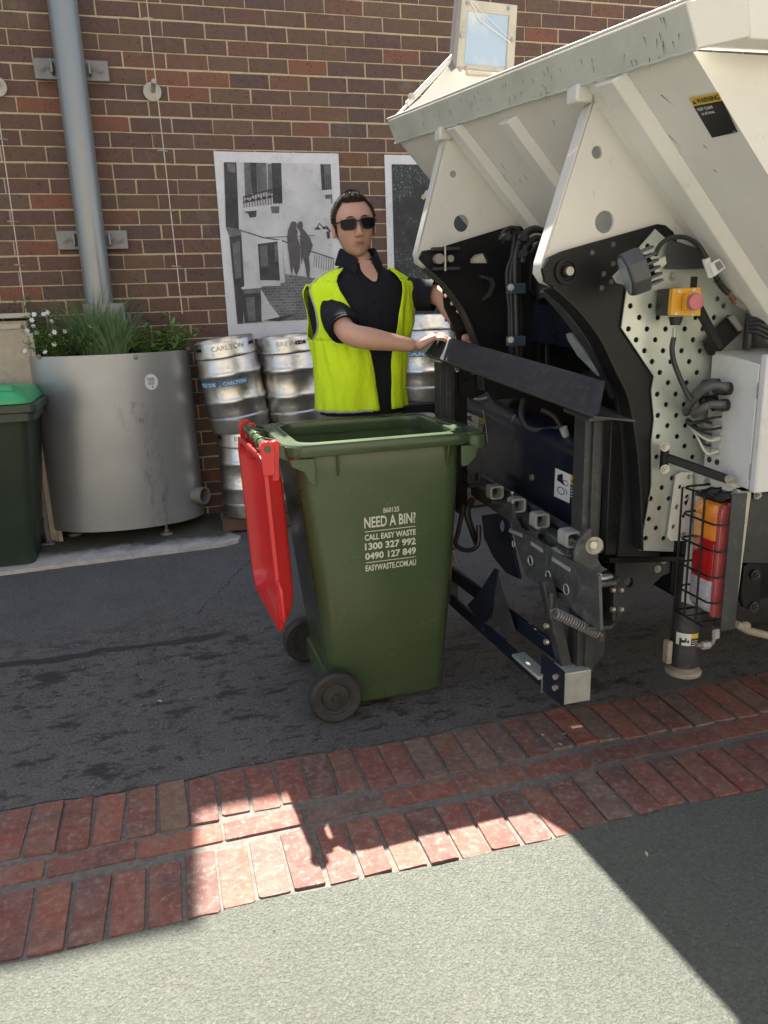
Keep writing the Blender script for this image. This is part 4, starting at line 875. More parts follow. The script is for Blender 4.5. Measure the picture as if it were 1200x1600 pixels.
# ------------------------------------------------------------------ the garbage truck
def truck():
    NY, FY = 2.05, 2.95           # planes of the near and far rear brackets
    t = thing('garbage_truck', 'cream side lifting garbage truck with black bin lifter raised behind the green bin', 'truck', (2.6, 2.8, 0))
    def P2(b, pts, Y, th, holes=()): b.prism([PY(x, y, Y) for x, y in pts], (0, th, 0), [[PY(x, y, Y) for x, y in h] for h in holes])
    def hole(cx, cy, rx, ry=None, n=14, Y=NY, a=0): ry = rx if ry is None else ry; return [(cx+rx*math.cos(2*math.pi*i/n), cy+ry*math.sin(2*math.pi*i/n)) for i in range(n)]
    def rhole(cx, cy, r, Y, n=12):
        c = PY(cx, cy, Y); return [c+V((math.cos(2*math.pi*i/n), 0, math.sin(2*math.pi*i/n)))*r for i in range(n)]
    # ---- hopper
    hop = thing('hopper', None, None); hop.parent = t; hop.matrix_parent_inverse = Matrix.Translation(-t.location)
    RF, RN = V((1.005, 3.44, 2.243)), V((1.13, 1.60, 2.085))           # top edge of the rear rim, far and near
    lat = (RN-RF).normalized(); dn = V((.60, 0, -.66)).normalized(); under = V((.035, 0, -.085))
    sl = V((dn.x, 0, dn.z)); nrm = lat.cross(sl).normalized()
    if nrm.x > 0: nrm = -nrm
    U0_, U1_ = RF+under+V((.010, -.015, .004)), RN+under+V((.010, .03, .004))
    DL = 1.35
    b = B(); b.prism([U0_, U1_, U1_+sl*DL, U0_+sl*DL], -nrm*.008); pn = b.build('rear_panel', 'truck_cream', hop)
    # near side wall, near flank flange and inner skin so the body reads as a tub
    b = B(); b.prism([U1_, U1_+V((6.0, 0, .0)), U1_+V((6.0, 0, -1.0)), U1_+sl*DL+V((.0, .0, 0))], (0, .008, 0)); b.build('side_panel', 'truck_cream', hop)
    b = B(); b.prism([U0_, U0_+V((6.0, 0, .0)), U0_+V((6.0, 0, -1.0)), U0_+sl*DL], (0, -.008, 0)); b.build('side_panel', 'truck_cream', hop)
    b = B(); b.prism([U0_+sl*DL, U1_+sl*DL, U1_+sl*DL+V((5, 0, 0)), U0_+sl*DL+V((5, 0, 0))], (0, 0, -.008)); b.build('floor_panel', 'truck_cream', hop)
    b = B(); b.prism([RF+V((2.6, -.02, .0)), RN+V((2.6, .02, .0)), RN+V((5.9, .02, .35)), RF+V((5.9, -.02, .35))], (0, 0, .01)); b.build('roof_panel', 'truck_cream', hop)
    # rim band: outer face leans out, thin bright top fold, bottom return
    b = B(); b.prism([RF, RN, RN+under, RF+under], V((.012, 0, .004))); rim = b.build('rim', 'rim_cream', hop, bev=.003)
    b = B(); b.prism([RF+V((-.002, 0, .004)), RN+V((-.002, 0, .004)), RN+V((.05, 0, .012)), RF+V((.05, 0, .012))], (0, 0, .006)); b.build('rim_fold', 'truck_cream', rim, bev=.002)
    b = B(); b.prism([RN, RN+V((.09, -.07, .02)), RN+V((.12, -.06, -.075)), RN+under], (.004, .012, 0)); b.build('rim_corner', 'truck_cream', rim, bev=.003)
    c1 = RN+V((.09, -.07, .02)); b = B(); b.prism([c1, c1+V((5.5, 0, .1)), c1+V((5.5, 0, -.03)), c1+V((.03, .01, -.10))], (0, .012, 0)); b.build('side_rim', 'truck_cream', rim, bev=.003)
    b = B(); b.prism([c1+V((.03, .01, -.095)), c1+V((5.5, .0, -.03)), c1+V((5.5, .16, -.03)), U1_+V((.0, 0.02, 0.01))], (0, 0, .006)); b.build('side_return', 'truck_cream', rim)
    # weld bead below the band
    b = B(); pts = []; rg = random.Random(4)
    for i in range(70): q_ = (RF+under).lerp(RN+under, i/69); pts.append(q_+V((-.001+rg.uniform(-.002, .002), 0, rg.uniform(-.002, .002))))
    b.tube(pts, .004, 6); b.build('weld_seam', 'rim_cream', rim)
    # stiffening ribs down the rear panel
    def yrib(Y0, w_, name='stiffener', d=.035, t0=.0, t1=1.2):
        k = (Y0-U0_.y)/(U1_.y-U0_.y); p = U0_.lerp(U1_, k); la = lat
        r0, r1 = p+sl*t0, p+sl*t1; A = [-w_*.5, -w_*.28, w_*.28, w_*.5]; D = [.0, d, d, 0]
        b = B(); b.loft([[q_+la*a+nrm*dd for a, dd in zip(A, D)] for q_ in (r0, r1)]); b.build(name, 'truck_cream', hop, bev=.004)
    yrib(2.86, .12, d=.024); yrib(2.50, .11, t0=.03, d=.026); yrib(1.93, .14, d=.026)
    for Yc, Yw in ((FY, .0), (NY, 0)):
        k = (Yc-U0_.y)/(U1_.y-U0_.y); p = U0_.lerp(U1_, k); b = B(); b.box(p+V((.0, .015, -.022)), (.05, .06, .045)); b.build('rib_cap', 'truck_cream', hop, bev=.006)
    # gusset plates with holes
    farp = [(699, 203), (744, 190), (800, 270), (905, 420), (880, 440), (760, 440), (668, 416), (655, 408), (652, 396)]
    nearp = [(936, 128), (990, 116), (1050, 205), (1190, 420), (1165, 470), (985, 470), (870, 444), (855, 438), (846, 425), (848, 410)]
    b = B(); b.prism([PY(x, y, FY) for x, y in farp], (0, .012, 0), [rhole(708, 272, .013, FY), rhole(721, 349, .031, FY, 20)]); g1 = b.build('gusset_plate', 'truck_cream', hop, bev=.001, smooth=30)
    b = B(); b.prism([PY(x, y, NY) for x, y in nearp], (0, .012, 0), [rhole(933, 238, .0165, NY, 18), rhole(945, 347, .030, NY, 22)]); g2 = b.build('gusset_plate', 'truck_cream', hop, bev=.001, smooth=30)
    for c_, r_, Y_, m_ in (((721, 349), .034, FY, 'block_teal'), ((945, 347), .033, NY, 'truck_cream'), ((933, 238), .02, NY, 'truck_cream')):
        pass
    for pts, Y_, g_ in (([(699, 203), (652, 396), (655, 410), (668, 418), (690, 424)], FY, g1), ([(936, 128), (848, 408), (846, 425), (855, 439), (872, 446)], NY, g2)):
        b = B(); Pp = [PY(x, y, Y_) for x, y in pts]; rings = []
        for i, p in enumerate(Pp):
            d = (Pp[min(i+1, len(Pp)-1)]-Pp[max(0, i-1)]).normalized(); o_ = V((d.z, 0, -d.x)); o_ = o_ if o_.x < 0 else -o_
            rings.append([p+o_*.003, p+o_*.003+V((0, .05, 0)), p-o_*.003+V((0, .05, 0)), p-o_*.003])
        b.loft(rings); b.build('edge_flange', 'truck_cream', g_, smooth=50)
    b = B(); rg = random.Random(12)
    for i in range(26):
        k = rg.random(); d_ = rg.uniform(.05, .55); p = U0_.lerp(U1_, k)+sl*d_+nrm*.0012; L_ = rg.uniform(.01, .05); v_ = (sl*rg.uniform(.3, 1)+lat*rg.uniform(-.5, .5)).normalized(); w_ = v_.cross(nrm)*.0012
        b.add([p-w_, p+w_, p+v_*L_], [(0, 1, 2)])
    for i in range(60):
        k = rg.random()**.8; p = RF.lerp(RN, k)+under*rg.uniform(.1, .95)-V((.0012, 0, 0)); v_ = (V((0, rg.uniform(-.5, .5), -1))).normalized(); L_ = rg.uniform(.006, .035); b.add([p, p+V((0, .002, 0)), p+v_*L_+V((.4*L_*.4, 0, 0))], [(0, 1, 2)])
    sc_ = b.build('scratches', 'frame_black', hop, smooth=0); sc_['kind'] = 'stuff'
    # warning sticker on the rear panel
    P0 = U0_+nrm*.002
    cs = [PN(x, y, P0, nrm) for x, y in ((1076, 153), (1123, 144), (1153, 206), (1113, 215))]; Q = Quad(*cs, n=nrm)
    b = B(); b.mat('sticker_black'); Q.rect(b, 0, 1, .2, 1, .0008); b.mat('sticker_yellow'); Q.rect(b, 0, 1, 0, .2, .0008); b.mat('sticker_white')
    b.mat('sticker_black'); Q.poly(b, [(.05, .16), (.17, .16), (.11, .05)], .0015); Q.text(b, 'WARNING', .2, .96, .04, .165, .0015, .03)
    b.mat('sticker_white'); Q.text(b, 'KEEP CLEAR', .08, .62, .26, .33, .0015, .02); Q.text(b, 'at all times.', .14, .6, .37, .44, .0015, .02); Q.text(b, 'TS-0047', .82, .97, .955, .975, .0015); b.build('warning_label', None, pn, smooth=0)
    # far flap with rod, and the framed clear panel standing above it
    fy = 3.5
    b = B(); fl = [(628, 196), (655, 150), (700, 103), (835, 120), (1000, 90), (1000, 150), (640, 205)]; b.prism([PY(x, y, fy) for x, y in [(612, 192), (660, 150), (700, 104), (722, 104), (840, 121), (905, 100), (940, 150), (640, 215)]], (0, .01, 0)); flap = b.build('hopper_flap', 'truck_cream', hop)
    b = B(); b.tube([PY(636, 163, fy-.03), PY(716, 80, fy-.03)], .012, 10); b.tube([PY(616, 185, fy-.03), PY(640, 160, fy-.03)], .006, 8); b.build('flap_rod', 'truck_cream', hop)
    b = B(); hexbolt(b, PY(643, 152, fy-.035), (0, -1, 0), .012); b.build('bolt', 'bolt_zinc', hop)
    fr = [(721, -2), (809, 8), (803, 114), (712, 105)]; inn = [(732, 17), (797, 25), (792, 108), (727, 103)]
    inn = [(731, 16), (796, 24), (791, 106), (725, 100)]
    b = B(); b.prism([PY(x, y, fy-.06) for x, y in fr], (0, .02, 0), [[PY(x, y, fy-.06) for x, y in inn]]); wf = b.build('window_frame', 'cream_paint', hop, bev=.003)
    b = B(); b.prism([PY(x, y, fy-.052) for x, y in inn], (0, .006, 0)); b.build('pane', 'clear_panel', wf, smooth=0)
    b = B(); b.prism([PY(x, y, fy-.065) for x, y in ((717, -4), (722, -2), (713, 106), (708, 98))], (0, .06, 0)); b.build('frame_side', 'galv_grey', wf)
    for x, y in ((731, 5), (795, 13), (800, 62), (791, 110), (728, 107), (721, 56), (719, 108)): b = B(); hexbolt(b, PY(x, y, fy-.06), (0, -1, 0), .008, .006); b.build('screw', 'bolt_zinc', wf)
    b = B(); b.tube([PY(735, 2, fy-.066), PY(750, 32, fy-.06), PY(772, 48, fy-.066), PY(797, 66, fy-.06)], .0025, 5); b.tube([PY(738, 2, fy-.064), PY(765, 30, fy-.06), PY(797, 60, fy-.064)], .0015, 5); b.build('tape_strip', 'sticker_white', wf)
    b = B(); b.box(PY(727, 104, fy-.02)+V((.07, .03, .0)), (.12, .05, .06)); b.build('frame_base', 'cream_paint', hop, bev=.006)

    # ---- rocker brackets
    def part(name, mat, b_, bev=.0, parent=t, smooth=35, label=None): return b_.build(name, mat, parent, bev=bev, smooth=smooth, label=label)
    b = B(); far_out = [(680, 389), (800, 352), (815, 354), (826, 368), (838, 400), (842, 470), (838, 620), (770, 625), (757, 600), (752, 560), (744, 530), (730, 497), (708, 462), (668, 418), (655, 404), (660, 392)]
    b.prism([PY(x, y, FY-.02) for x, y in far_out], (0, .014, 0), [[PY(x, y, FY-.02) for x, y in ((735, 405), (742, 398), (756, 395), (763, 411), (735, 411))]]); fb = part('lifter_bracket', 'black_paint', b, .001)
    b = B(); b.prism([PY(x, y, FY-.04) for x, y in ((752, 430), (770, 434), (774, 445), (768, 462), (756, 470), (757, 466), (766, 456), (769, 445), (766, 438), (751, 434))], (0, .02, 0)); b.build('slot_edge', 'charcoal_paint', fb)
    # pin block
    b = B(); c = PY(683, 405, FY-.03); b.cyl(c, c+V((0, -.03, 0)), .019, n=18); b.cyl(c+V((.045, 0, 0)), c+V((.045, -.03, 0)), .013, n=14); b.build('pivot_pin', 'bolt_zinc', fb)
    b = B(); b.box(c+V((.03, -.012, .036)), (.11, .03, .012)); b.box(c+V((.03, -.012, -.036)), (.11, .03, .012)); b.build('pin_keeper', 'charcoal_paint', fb, bev=.002)
    b = B(); b.tube([c+V((.022, -.03, .045)), c+V((.022, -.03, -.045))], .004, 6); b.build('keeper_bolt', 'bolt_zinc', fb)
    # curved guard strips following the plates' edges
    def strip(pts, Y, w_, th, name, mat, parent=t):
        Pp = spline([PY(x, y, Y) for x, y in pts], 6); rings = []
        for i, p in enumerate(Pp):
            d = (Pp[min(i+1, len(Pp)-1)]-Pp[max(0, i-1)]).normalized(); o_ = V((d.z, 0, -d.x))
            rings.append([p, p+V((0, w_, 0)), p+V((0, w_, 0))+o_*th, p+o_*th])
        b = B(); b.loft(rings); return part(name, mat, b, .001, parent)
    strip([(668, 418), (700, 448), (728, 488), (745, 528), (754, 560), (758, 610)], FY-.05, .06, .008, 'edge_strip', 'charcoal_paint', fb)
    # perforated guard seen past the man's arm
    pts = [(691, 444), (712, 462), (732, 498), (748, 535), (757, 600), (762, 612), (738, 624), (717, 616), (718, 560), (712, 520), (694, 480)]
    hol = [(696, 462), (706, 474), (716, 486), (727, 498), (736, 509), (745, 521), (735, 532), (722, 548), (738, 556), (726, 576), (740, 582), (726, 596), (735, 606), (755, 605), (748, 618), (736, 628)]
    b = B(); b.prism([PY(x, y, FY+.04) for x, y in pts], (0, .006, 0), [rhole(x, y, .0085, FY+.04, 10) for x, y in hol[:12]]); part('perforated_guard', 'black_paint', b)
    near_out = [(880, 392), (1028, 350), (1040, 352), (1052, 362), (1062, 385), (1080, 430), (1090, 520), (1060, 640), (1030, 870), (965, 870), (975, 760), (972, 690), (962, 610), (940, 560), (915, 518), (890, 480), (868, 450), (852, 440), (848, 420), (858, 402)]
    hs = []
    b = B(); b.prism([PY(x, y, NY-.02) for x, y in near_out], (0, .014, 0)); nb = part('lifter_bracket', 'black_paint', b, .001)
    rg = random.Random(5)
    b = B(); c = PY(885, 424, NY-.022); b.lathe(c, (0, -1, 0), [(.036, 0), (.036, .006), (.026, .006), (.024, .003), (.017, .003), (.017, .014), (.013, .016), (.002, .016)], 28); pv = part('pivot_boss', 'black_paint', b, parent=nb)
    b = B(); b.cyl(c+V((0, -.015, 0)), c+V((0, -.022, 0)), .012, n=16); b.build('pivot_pin', 'bolt_zinc', nb)
    # round dust marks: a staggered group of faint dimples
    for x, y in ((958, 382), (975, 405), (958, 412), (943, 428), (972, 430), (955, 440), (978, 470), (940, 450), (925, 395)):
        b = B(); b.cyl(PY(x, y, NY-.0205), PY(x, y, NY-.0225), .0085, .007, n=12); b.build('rivet', 'charcoal_paint', nb)
    strip([(868, 448), (905, 482), (940, 528), (965, 580), (985, 625), (998, 700), (1004, 780), (1006, 860)], NY-.07, .07, .007, 'edge_strip', 'black_paint', nb)
    strip([(862, 448), (890, 478), (925, 525), (955, 575), (975, 620)], NY+.0, .05, .02, 'edge_strip', 'charcoal_paint', nb)
    # second wall inward and inner rocker for depth
    b = B(); b.prism([PY(x, y, NY+.12) for x, y in [(880, 420), (960, 430), (1000, 560), (1000, 860), (975, 860), (965, 640), (930, 560)]], (0, .012, 0)); part('inner_rocker', 'black_paint', b)
    # ---- cross members behind
    def bar(p, q_, w_, h_, name, mat, bev=.003, parent=t, up=V((0, 0, 1))):
        p, q_ = V(p), V(q_); d = (q_-p).normalized(); s = d.cross(up).normalized(); u = s.cross(d)
        b = B(); b.loft([[e-s*w_/2-u*h_/2, e+s*w_/2-u*h_/2, e+s*w_/2+u*h_/2, e-s*w_/2+u*h_/2] for e in (p, q_)]); return part(name, mat, b, bev, parent)
    b = B(); a_, c_ = PX(812, 500, 1.50), PX(985, 545, 1.42); bar(V((1.5, FY+.1, a_.z)), V((1.5, NY+.02, a_.z-.03)), .11, .165, 'cross_beam', 'navy_paint', .008)
    b = B(); b.box((2.25, 2.5, 1.15), (.04, 1.0, 1.5)); part('bulkhead', 'black_paint', b)
    b = B(); b.box((1.85, 2.55, 1.19), (.8, .8, .02)); part('lifter_floor', 'navy_paint', b)
    b = B(); b.box((1.95, 3.22, 1.0), (1.1, .02, .9)); part('inner_wall', 'black_paint', b)
    for x, y0, y1 in ((842, 525, 568), (855, 525, 572), (940, 540, 598), (955, 540, 603)): bar(PX(x, y0, 1.52), PX(x, y1, 1.52), .012, .012, 'guide_rod', 'charcoal_paint', 0, up=V((0, 1, 0)))
    b = B(); b.prism([PX(x, y, 1.40) for x, y in ((884, 522), (890, 520), (906, 542), (937, 586), (934, 588), (902, 556), (886, 530))], (.012, 0, 0)); part('diagonal_blade', 'bare_steel', b, .001)
    b = B(); b.cyl(PX(868, 462, 1.45), PX(893, 468, 1.5), .022, n=14); part('ram_rod', 'cyl_blue', b)
    b = B(); b.cyl((1.62, FY-.05, 1.50), (1.62, NY+.1, 1.47), .06, n=22); part('torsion_tube', 'black_paint', b)
    b = B(); b.prism([PY(x, y, 2.7) for x, y in ((830, 395), (848, 372), (866, 380), (872, 400), (870, 450), (845, 470), (828, 455))], (0, .03, 0)); part('ram_bracket', 'black_paint', b, .003)
    b = B(); b.cyl(PY(845, 410, 2.68), PY(852, 470, 2.60), .028, n=18); part('ram_body', 'black_paint', b)
    # hydraulic hoses with clamp blocks
    hb = [(787, 365), (800, 372), (805, 362)]
    def hose(pts, r, name='hydraulic_hose', mat='wire_black', Y=2.72): b = B(); b.tube(spline([PY(p[0], p[1], p[2] if len(p) > 2 else Y) for p in pts], 7), r, 10); return part(name, mat, b)
    hose([(782, 375), (788, 362), (800, 356), (812, 366), (806, 395), (799, 430), (801, 500), (802, 560), (803, 590)], .008)
    hose([(786, 380), (792, 366), (803, 364), (800, 400), (792, 430), (797, 500), (797, 560), (799, 590)], .007, Y=2.76)
    hose([(862, 372), (850, 362), (832, 360), (816, 374), (806, 400), (806, 450), (808, 520), (808, 590)], .011, Y=2.66)
    hose([(866, 382), (855, 366), (836, 357), (818, 366), (811, 385), (811, 450), (813, 520), (812, 590)], .011, Y=2.68)
    hose([(858, 400), (852, 378), (838, 372), (822, 385), (817, 410)], .011, Y=2.64)
    hose([(800, 400), (797, 440), (796, 520), (800, 590)], .007, Y=2.78)
    for y in (451, 533):
        b = B(); b.box(PY(806, y, 2.66), (.058, .05, .036)); cb = part('hose_clamp', 'block_blue', b, .003); b = B(); hexbolt(b, PY(798, y-2, 2.632), (-.3, -1, 0), .008); b.build('bolt', 'bolt_zinc', cb)
    for x, y in ((814, 373), (788, 372), (813, 398)): b = B(); b.cyl(PY(x, y, 2.66), PY(x+6, y-3, 2.62), .014, n=6); part('hose_fitting', 'charcoal_paint', b)
    # ---- lifter frame
    LX = 1.20
    # top deflector plate (folded)
    A0, A1 = PX(684, 526, 1.075), PX(938, 599, 1.15); B0, B1 = PX(664, 552, 1.02), PX(928, 650, 1.10)
    A0.y = min(A0.y, 3.12); 
    b = B(); b.prism([A0, A1, B1, B0], V((.016, 0, .006))); dp = part('deflector_plate', 'bar_plate', b, .001)
    C0, C1 = B0+V((.10, .0, -.045)), B1+V((.13, .0, -.02)); b = B(); b.prism([B0, B1, C1, C0], (0, 0, -.006)); b.build('plate_return', 'charcoal_paint', dp, bev=.001)
    b = B(); b.prism([A0+V((0, .001, 0)), A0+V((-.005, .075, -.02)), B0+V((.0, .06, .01)), B0+V((0, .001, 0)), B0.lerp(A0, .4)+V((.005, .004, 0))], V((.01, 0, .004))); b.build('plate_end', 'bare_steel', dp, bev=.001)  # pale material stands in for sun on this end of the dark plate
    for x0_, s_, Yp in (('n', 0, 0), ):
        pass
    # posts: channel sections
    def post(x, ytop, ybot, Y, name='lifter_post'):
        a_, c_ = PY(x, ytop, Y), PY(x, ybot, Y); X0 = (a_.x+c_.x)/2; z1_, z0_ = a_.z, c_.z; w_ = .064; d_ = .07
        b = B(); pts = [(0, 0), (w_, 0), (w_, d_), (w_-.008, d_), (w_-.008, .008), (.008, .008), (.008, d_), (0, d_)]
        b.prism([V((X0-w_/2+u, Y+v, z0_)) for u, v in pts], (0, 0, z1_-z0_)); p_ = part(name, 'charcoal_paint', b, .002)
        b = B(); b.box((X0+.004, Y-.006, (z0_+z1_)/2), (.028, .014, z1_-z0_-.01)); b.build('wear_strip', 'charcoal_paint', p_, bev=.002); return X0, z0_, z1_
    X0, z0_, z1_ = post(922, 655, 1050, 2.10)
    b = B(); b.prism([V((X0-.045, 2.06, z1_-.002)), V((X0+.09, 2.06, z1_-.002)), V((X0+.09, 2.22, z1_+.01)), V((X0-.045, 2.22, z1_+.01))], (0, 0, .012)); part('post_cap', 'charcoal_paint', b, .002)
    b = B(); p_, q_ = PY(952, 648, 2.17), PY(952, 875, 2.17); b.box(((p_.x+q_.x)/2+.012, 2.17, (p_.z+q_.z)/2), (.062, .05, p_.z-q_.z)); part('lifter_post', 'charcoal_paint', b, .004)
    for y in (735, 767): b = B(); b.cyl(PY(974, y, 2.13), PY(974, y, 2.10), .008, n=12); part('bolt', 'bolt_zinc', b)
    post(700, 566, 800, 3.0)
    b = B(); p_, q_ = PY(722, 580, 3.02), PY(722, 800, 3.02); b.box(((p_.x+q_.x)/2, 3.05, (p_.z+q_.z)/2), (.05, .06, p_.z-q_.z)); part('lifter_post', 'black_paint', b, .004)
    # foot block at the base of the near post
    b = B(); f0 = PY(893, 1072, 2.085); zt_, zb_ = PY(893, 1047, 2.085).z, PY(893, 1095, 2.085).z
    b.box((f0.x+.012, 2.11, (zt_+zb_)/2), (.10, .085, zt_-zb_)); ft = part('post_foot', 'bare_steel', b, .003)
    b = B(); q_ = PY(868, 1062, 2.12); b.prism([V((f0.x-.044, 2.06, zt_+.01)), V((f0.x-.075, 2.16, zt_+.035)), V((f0.x-.075, 2.16, zb_+.02)), V((f0.x-.044, 2.06, zb_))], (.006, .003, 0)); b.build('foot_plate', 'navy_paint', ft)
    for k, (x, y) in enumerate(((872, 1056), (871, 1073), (881, 1082))): b = B(); b.cyl(PY(x, y, 2.09)+V((-.002, 0, 0)), PY(x, y, 2.09)+V((-.016, -.006, 0)), .009, n=12); b.build('bolt', 'bolt_zinc', ft)
    # navy belly panel with rounded top edge
    PXn = 1.33
    tl, tr = PX(742, 622, PXn), PX(912, 705, PXn); zt0, zt1 = tl.z, tr.z
    bl_, br_ = PX(742, 735, PXn), PX(912, 850, PXn)
    prof = [(.10, .0), (.05, -.004), (.02, -.016), (.004, -.036), (.0, -.06), (.0, -.40), (.05, -.42)]
    b = B(); b.loft([[V((PXn+dx, 3.42, zt0+.012+dz)) for dx, dz in prof], [V((PXn+dx, 2.18, zt1+dz)) for dx, dz in prof]], closed=False, caps=False)
    np_ = part('belly_panel', 'navy_paint', b, smooth=60)
    b = B(); b.box((PXn+.3, 2.80, .74), (.5, 1.2, .34)); part('belly_box', 'black_paint', b)
    b = B(); b.cyl(PX(832, 746, PXn), PX(832, 746, PXn)-V((.008, 0, 0)), .012, n=12); b.build('bolt', 'bolt_zinc', np_)
    b = B(); b.tube([PX(754, 640, PXn-.01), PX(758, 660, PXn-.003), PX(762, 690, PXn-.004)], .0015, 5); b.build('thin_wire', 'wire_white', np_)
    b = B(); b.tube([PX(730, 619, PXn+.02), PX(744, 624, PXn+.0), PX(760, 622, PXn+.05)], .006, 6); b.build('cable_tie', 'sticker_white', np_)
    def gear(b, Q, u, v, r, asp, h):
        n = 18; pts = []
        for i in range(n*2): a = math.pi*i/n; rr = r*(1.0 if i % 2 else .8); pts.append((u+rr*math.cos(a), v+rr*math.sin(a)*asp))
        Q.stroke(b, pts+[pts[0]], r*.16, h, 1/asp)
    def hand_label(px4, X, n_, parent, full=True):
        cs = [PX(x, y, X) for x, y in px4]; Q = Quad(*cs, n=n_); b = B(); b.mat('sticker_white'); Q.rect(b, 0, .72, 0, 1, .001); b.mat('sticker_yellow'); Q.rect(b, .72, 1, 0, .33, .001); b.mat('sticker_black'); Q.rect(b, .72, 1, .33, 1, .001)
        gear(b, Q, .52, .36, .12, .8, .0018); gear(b, Q, .32, .7, .17, .8, .0018)
        Q.poly(b, [(.14, .2), (.26, .14), (.36, .2), (.4, .34), (.48, .42), (.44, .47), (.3, .42), (.12, .4)], .002); Q.disc(b, .33, .15, .06, .05, .002)
        Q.stroke(b, [(.5, .55), (.6, .66), (.58, .76)], .03, .002); Q.poly(b, [(.76, .24), (.84, .24), (.8, .12)], .002); Q.text(b, 'WARNING', .85, .985, .13, .23, .002, .03); b.mat('sticker_white')
        for k in range(4): Q.rect(b, .75, .97, .42+k*.1, .45+k*.1, .002)
        b.build('warning_label', None, parent, smooth=0)
    hand_label([(868, 731), (902, 746), (900, 791), (866, 775)], PXn-.003, (-1, 0, 0), np_)
    hand_label([(727, 643), (757, 655), (755, 682), (725, 668)], PXn-.003, (-1, 0, 0), np_)
    # clutter in the gap above the panel
    b = B(); b.prism([PX(x, y, 1.40) for x, y in ((765, 640), (775, 618), (795, 615), (800, 625), (785, 650))], (.08, 0, 0)); part('ram_cover', 'charcoal_paint', b, .006)
    hose([(818, 625, 2.75), (815, 650, 2.72), (825, 668, 2.7), (850, 672, 2.66), (878, 668, 2.6)], .012)
    hose([(845, 640, 2.6), (865, 650, 2.58), (885, 678, 2.55), (900, 690, 2.5)], .010)
    b = B(); b.cyl(PY(880, 668, 2.5), PY(887, 688, 2.5), .015, .012, n=10); part('hose_fitting', 'gland_grey', b)
    # ---- comb beam and teeth
    CX = 1.20
    y_f, y_n = 3.02, 2.10
    def cz(Y): return .725+.045*(Y-2.1)
    bar(V((CX+.035, y_f, cz(y_f)-.05)), V((CX+.035, y_n-.02, cz(y_n)-.05)), .05, .055, 'comb_beam', 'comb_steel', .004)
    b = B(); b.tube([V((CX+.07, y_f, cz(y_f)-.005)), V((CX+.07, y_n-.03, cz(y_n)-.005))], .014, 12); part('comb_shaft', 'charcoal_paint', b)
    for x, y in ((737, 744), (773, 768), (807, 788), (843, 812), (890, 840)):
        p = PX(x, y, CX); Yc = p.y; z_ = p.z; w_ = .046; o1 = rrect(-.028, .028, -.027, .027, .012, 4); i1 = rrect(-.020, .020, -.019, .019, .008, 4)
        if x == 890: w_ = .058
        b = B(); b.prism([V((CX+u*1.0, Yc-w_/2, z_+v)) for u, v in o1], (0, w_, 0), [[V((CX+u, Yc-w_/2, z_+v)) for u, v in i1]]); tt = part('comb_tooth', 'bare_steel' if x > 740 else 'comb_steel', b, .0015)
        b = B(); b.box((CX+.01, Yc, z_-.037), (.07, w_+.012, .014)); b.build('tooth_base', 'charcoal_paint', tt, bev=.002)
    b = B(); p = PX(843, 833, CX); b.lathe((CX, p.y+.03, p.z), (0, -1, 0), [(.026, 0), (.026, .06), (.021, .06), (.021, 0)], 22, cap=False); part('tube_boss', 'comb_steel', b)
    # lower comb face with round holes, running along the lifter
    FX = 1.17
    outl = [(795, 790), (800, 788), (803, 800), (806, 815), (812, 824), (830, 838), (870, 860), (930, 894), (950, 906), (946, 985), (938, 982), (900, 950), (868, 934), (838, 905), (823, 870), (800, 820)]
    outl = [(790, 786), (796, 783), (800, 788), (802, 806), (810, 822), (820, 832), (868, 862), (935, 900), (938, 985), (912, 968), (880, 940), (850, 918), (822, 900), (808, 856)]
    hol = [(803, 850, .011), (829, 876, .017), (857, 900, .017), (885, 921, .017)]
    def xhole(x, y, r): c = PX(x, y, FX); return [c+V((0, math.cos(2*math.pi*i/16), math.sin(2*math.pi*i/16)))*r for i in range(16)]
    b = B(); b.prism([PX(x, y, FX) for x, y in outl], (.010, 0, 0), [xhole(*h) for h in hol]); cf = part('comb_face', 'comb_steel', b, .0012)
    for h_ in hol:
        rp = xhole(*h_); b = B(); b.tube([p_+V((-.001, 0, 0)) for p_ in rp+[rp[0], rp[1]]], .0022, 6); b.build('hole_rim', 'bare_steel', cf)
    # bright worn top edges
    for (x0_, y0_), (x1_, y1_) in (((795, 828), (815, 836)), ((829, 848), (847, 860)), ((862, 872), (890, 890))):
        b = B(); p, q_ = PX(x0_, y0_, FX-.003), PX(x1_, y1_, FX-.003); b.loft([[e+V((0, 0, .004)), e+V((.03, 0, .009)), e+V((.03, 0, .0)), e+V((0, 0, -.008))] for e in (p, q_)]); b.build('worn_edge', 'bare_steel', cf)
    bar(PX(866, 860, 1.19), PX(888, 874, 1.19), .035, .03, 'latch_bar', 'bare_steel', .006)
    # rear hook bracket and far plate beyond
    b = B(); b.prism([PX(x, y, 1.24) for x, y in ((752, 805), (790, 800), (800, 850), (812, 905), (790, 895), (770, 870), (756, 840))], (.01, 0, 0), [[PX(783+5*math.cos(a), 822+10*math.sin(a), 1.24) for a in [i*math.pi/7 for i in range(14)]]]); part('hook_plate', 'navy_paint', b, .001)
    # near hinge with bolt
    b = B(); b.prism([PY(x, y, 2.06) for x, y in ((898, 862), (902, 850), (912, 836), (922, 825), (926, 828), (924, 836), (932, 842), (938, 856), (934, 872), (940, 884), (950, 890), (920, 905), (906, 900), (898, 880))], (0, .014, 0)); hg = part('hinge_plate', 'comb_steel', b, .002)
    b = B(); hexbolt(b, PY(928, 852, 2.058), (-.2, -1, 0), .020, .015); b.cyl(PY(928, 852, 2.04), PY(928, 852, 2.02), .011, n=14); b.build('bolt', 'bolt_zinc', hg)
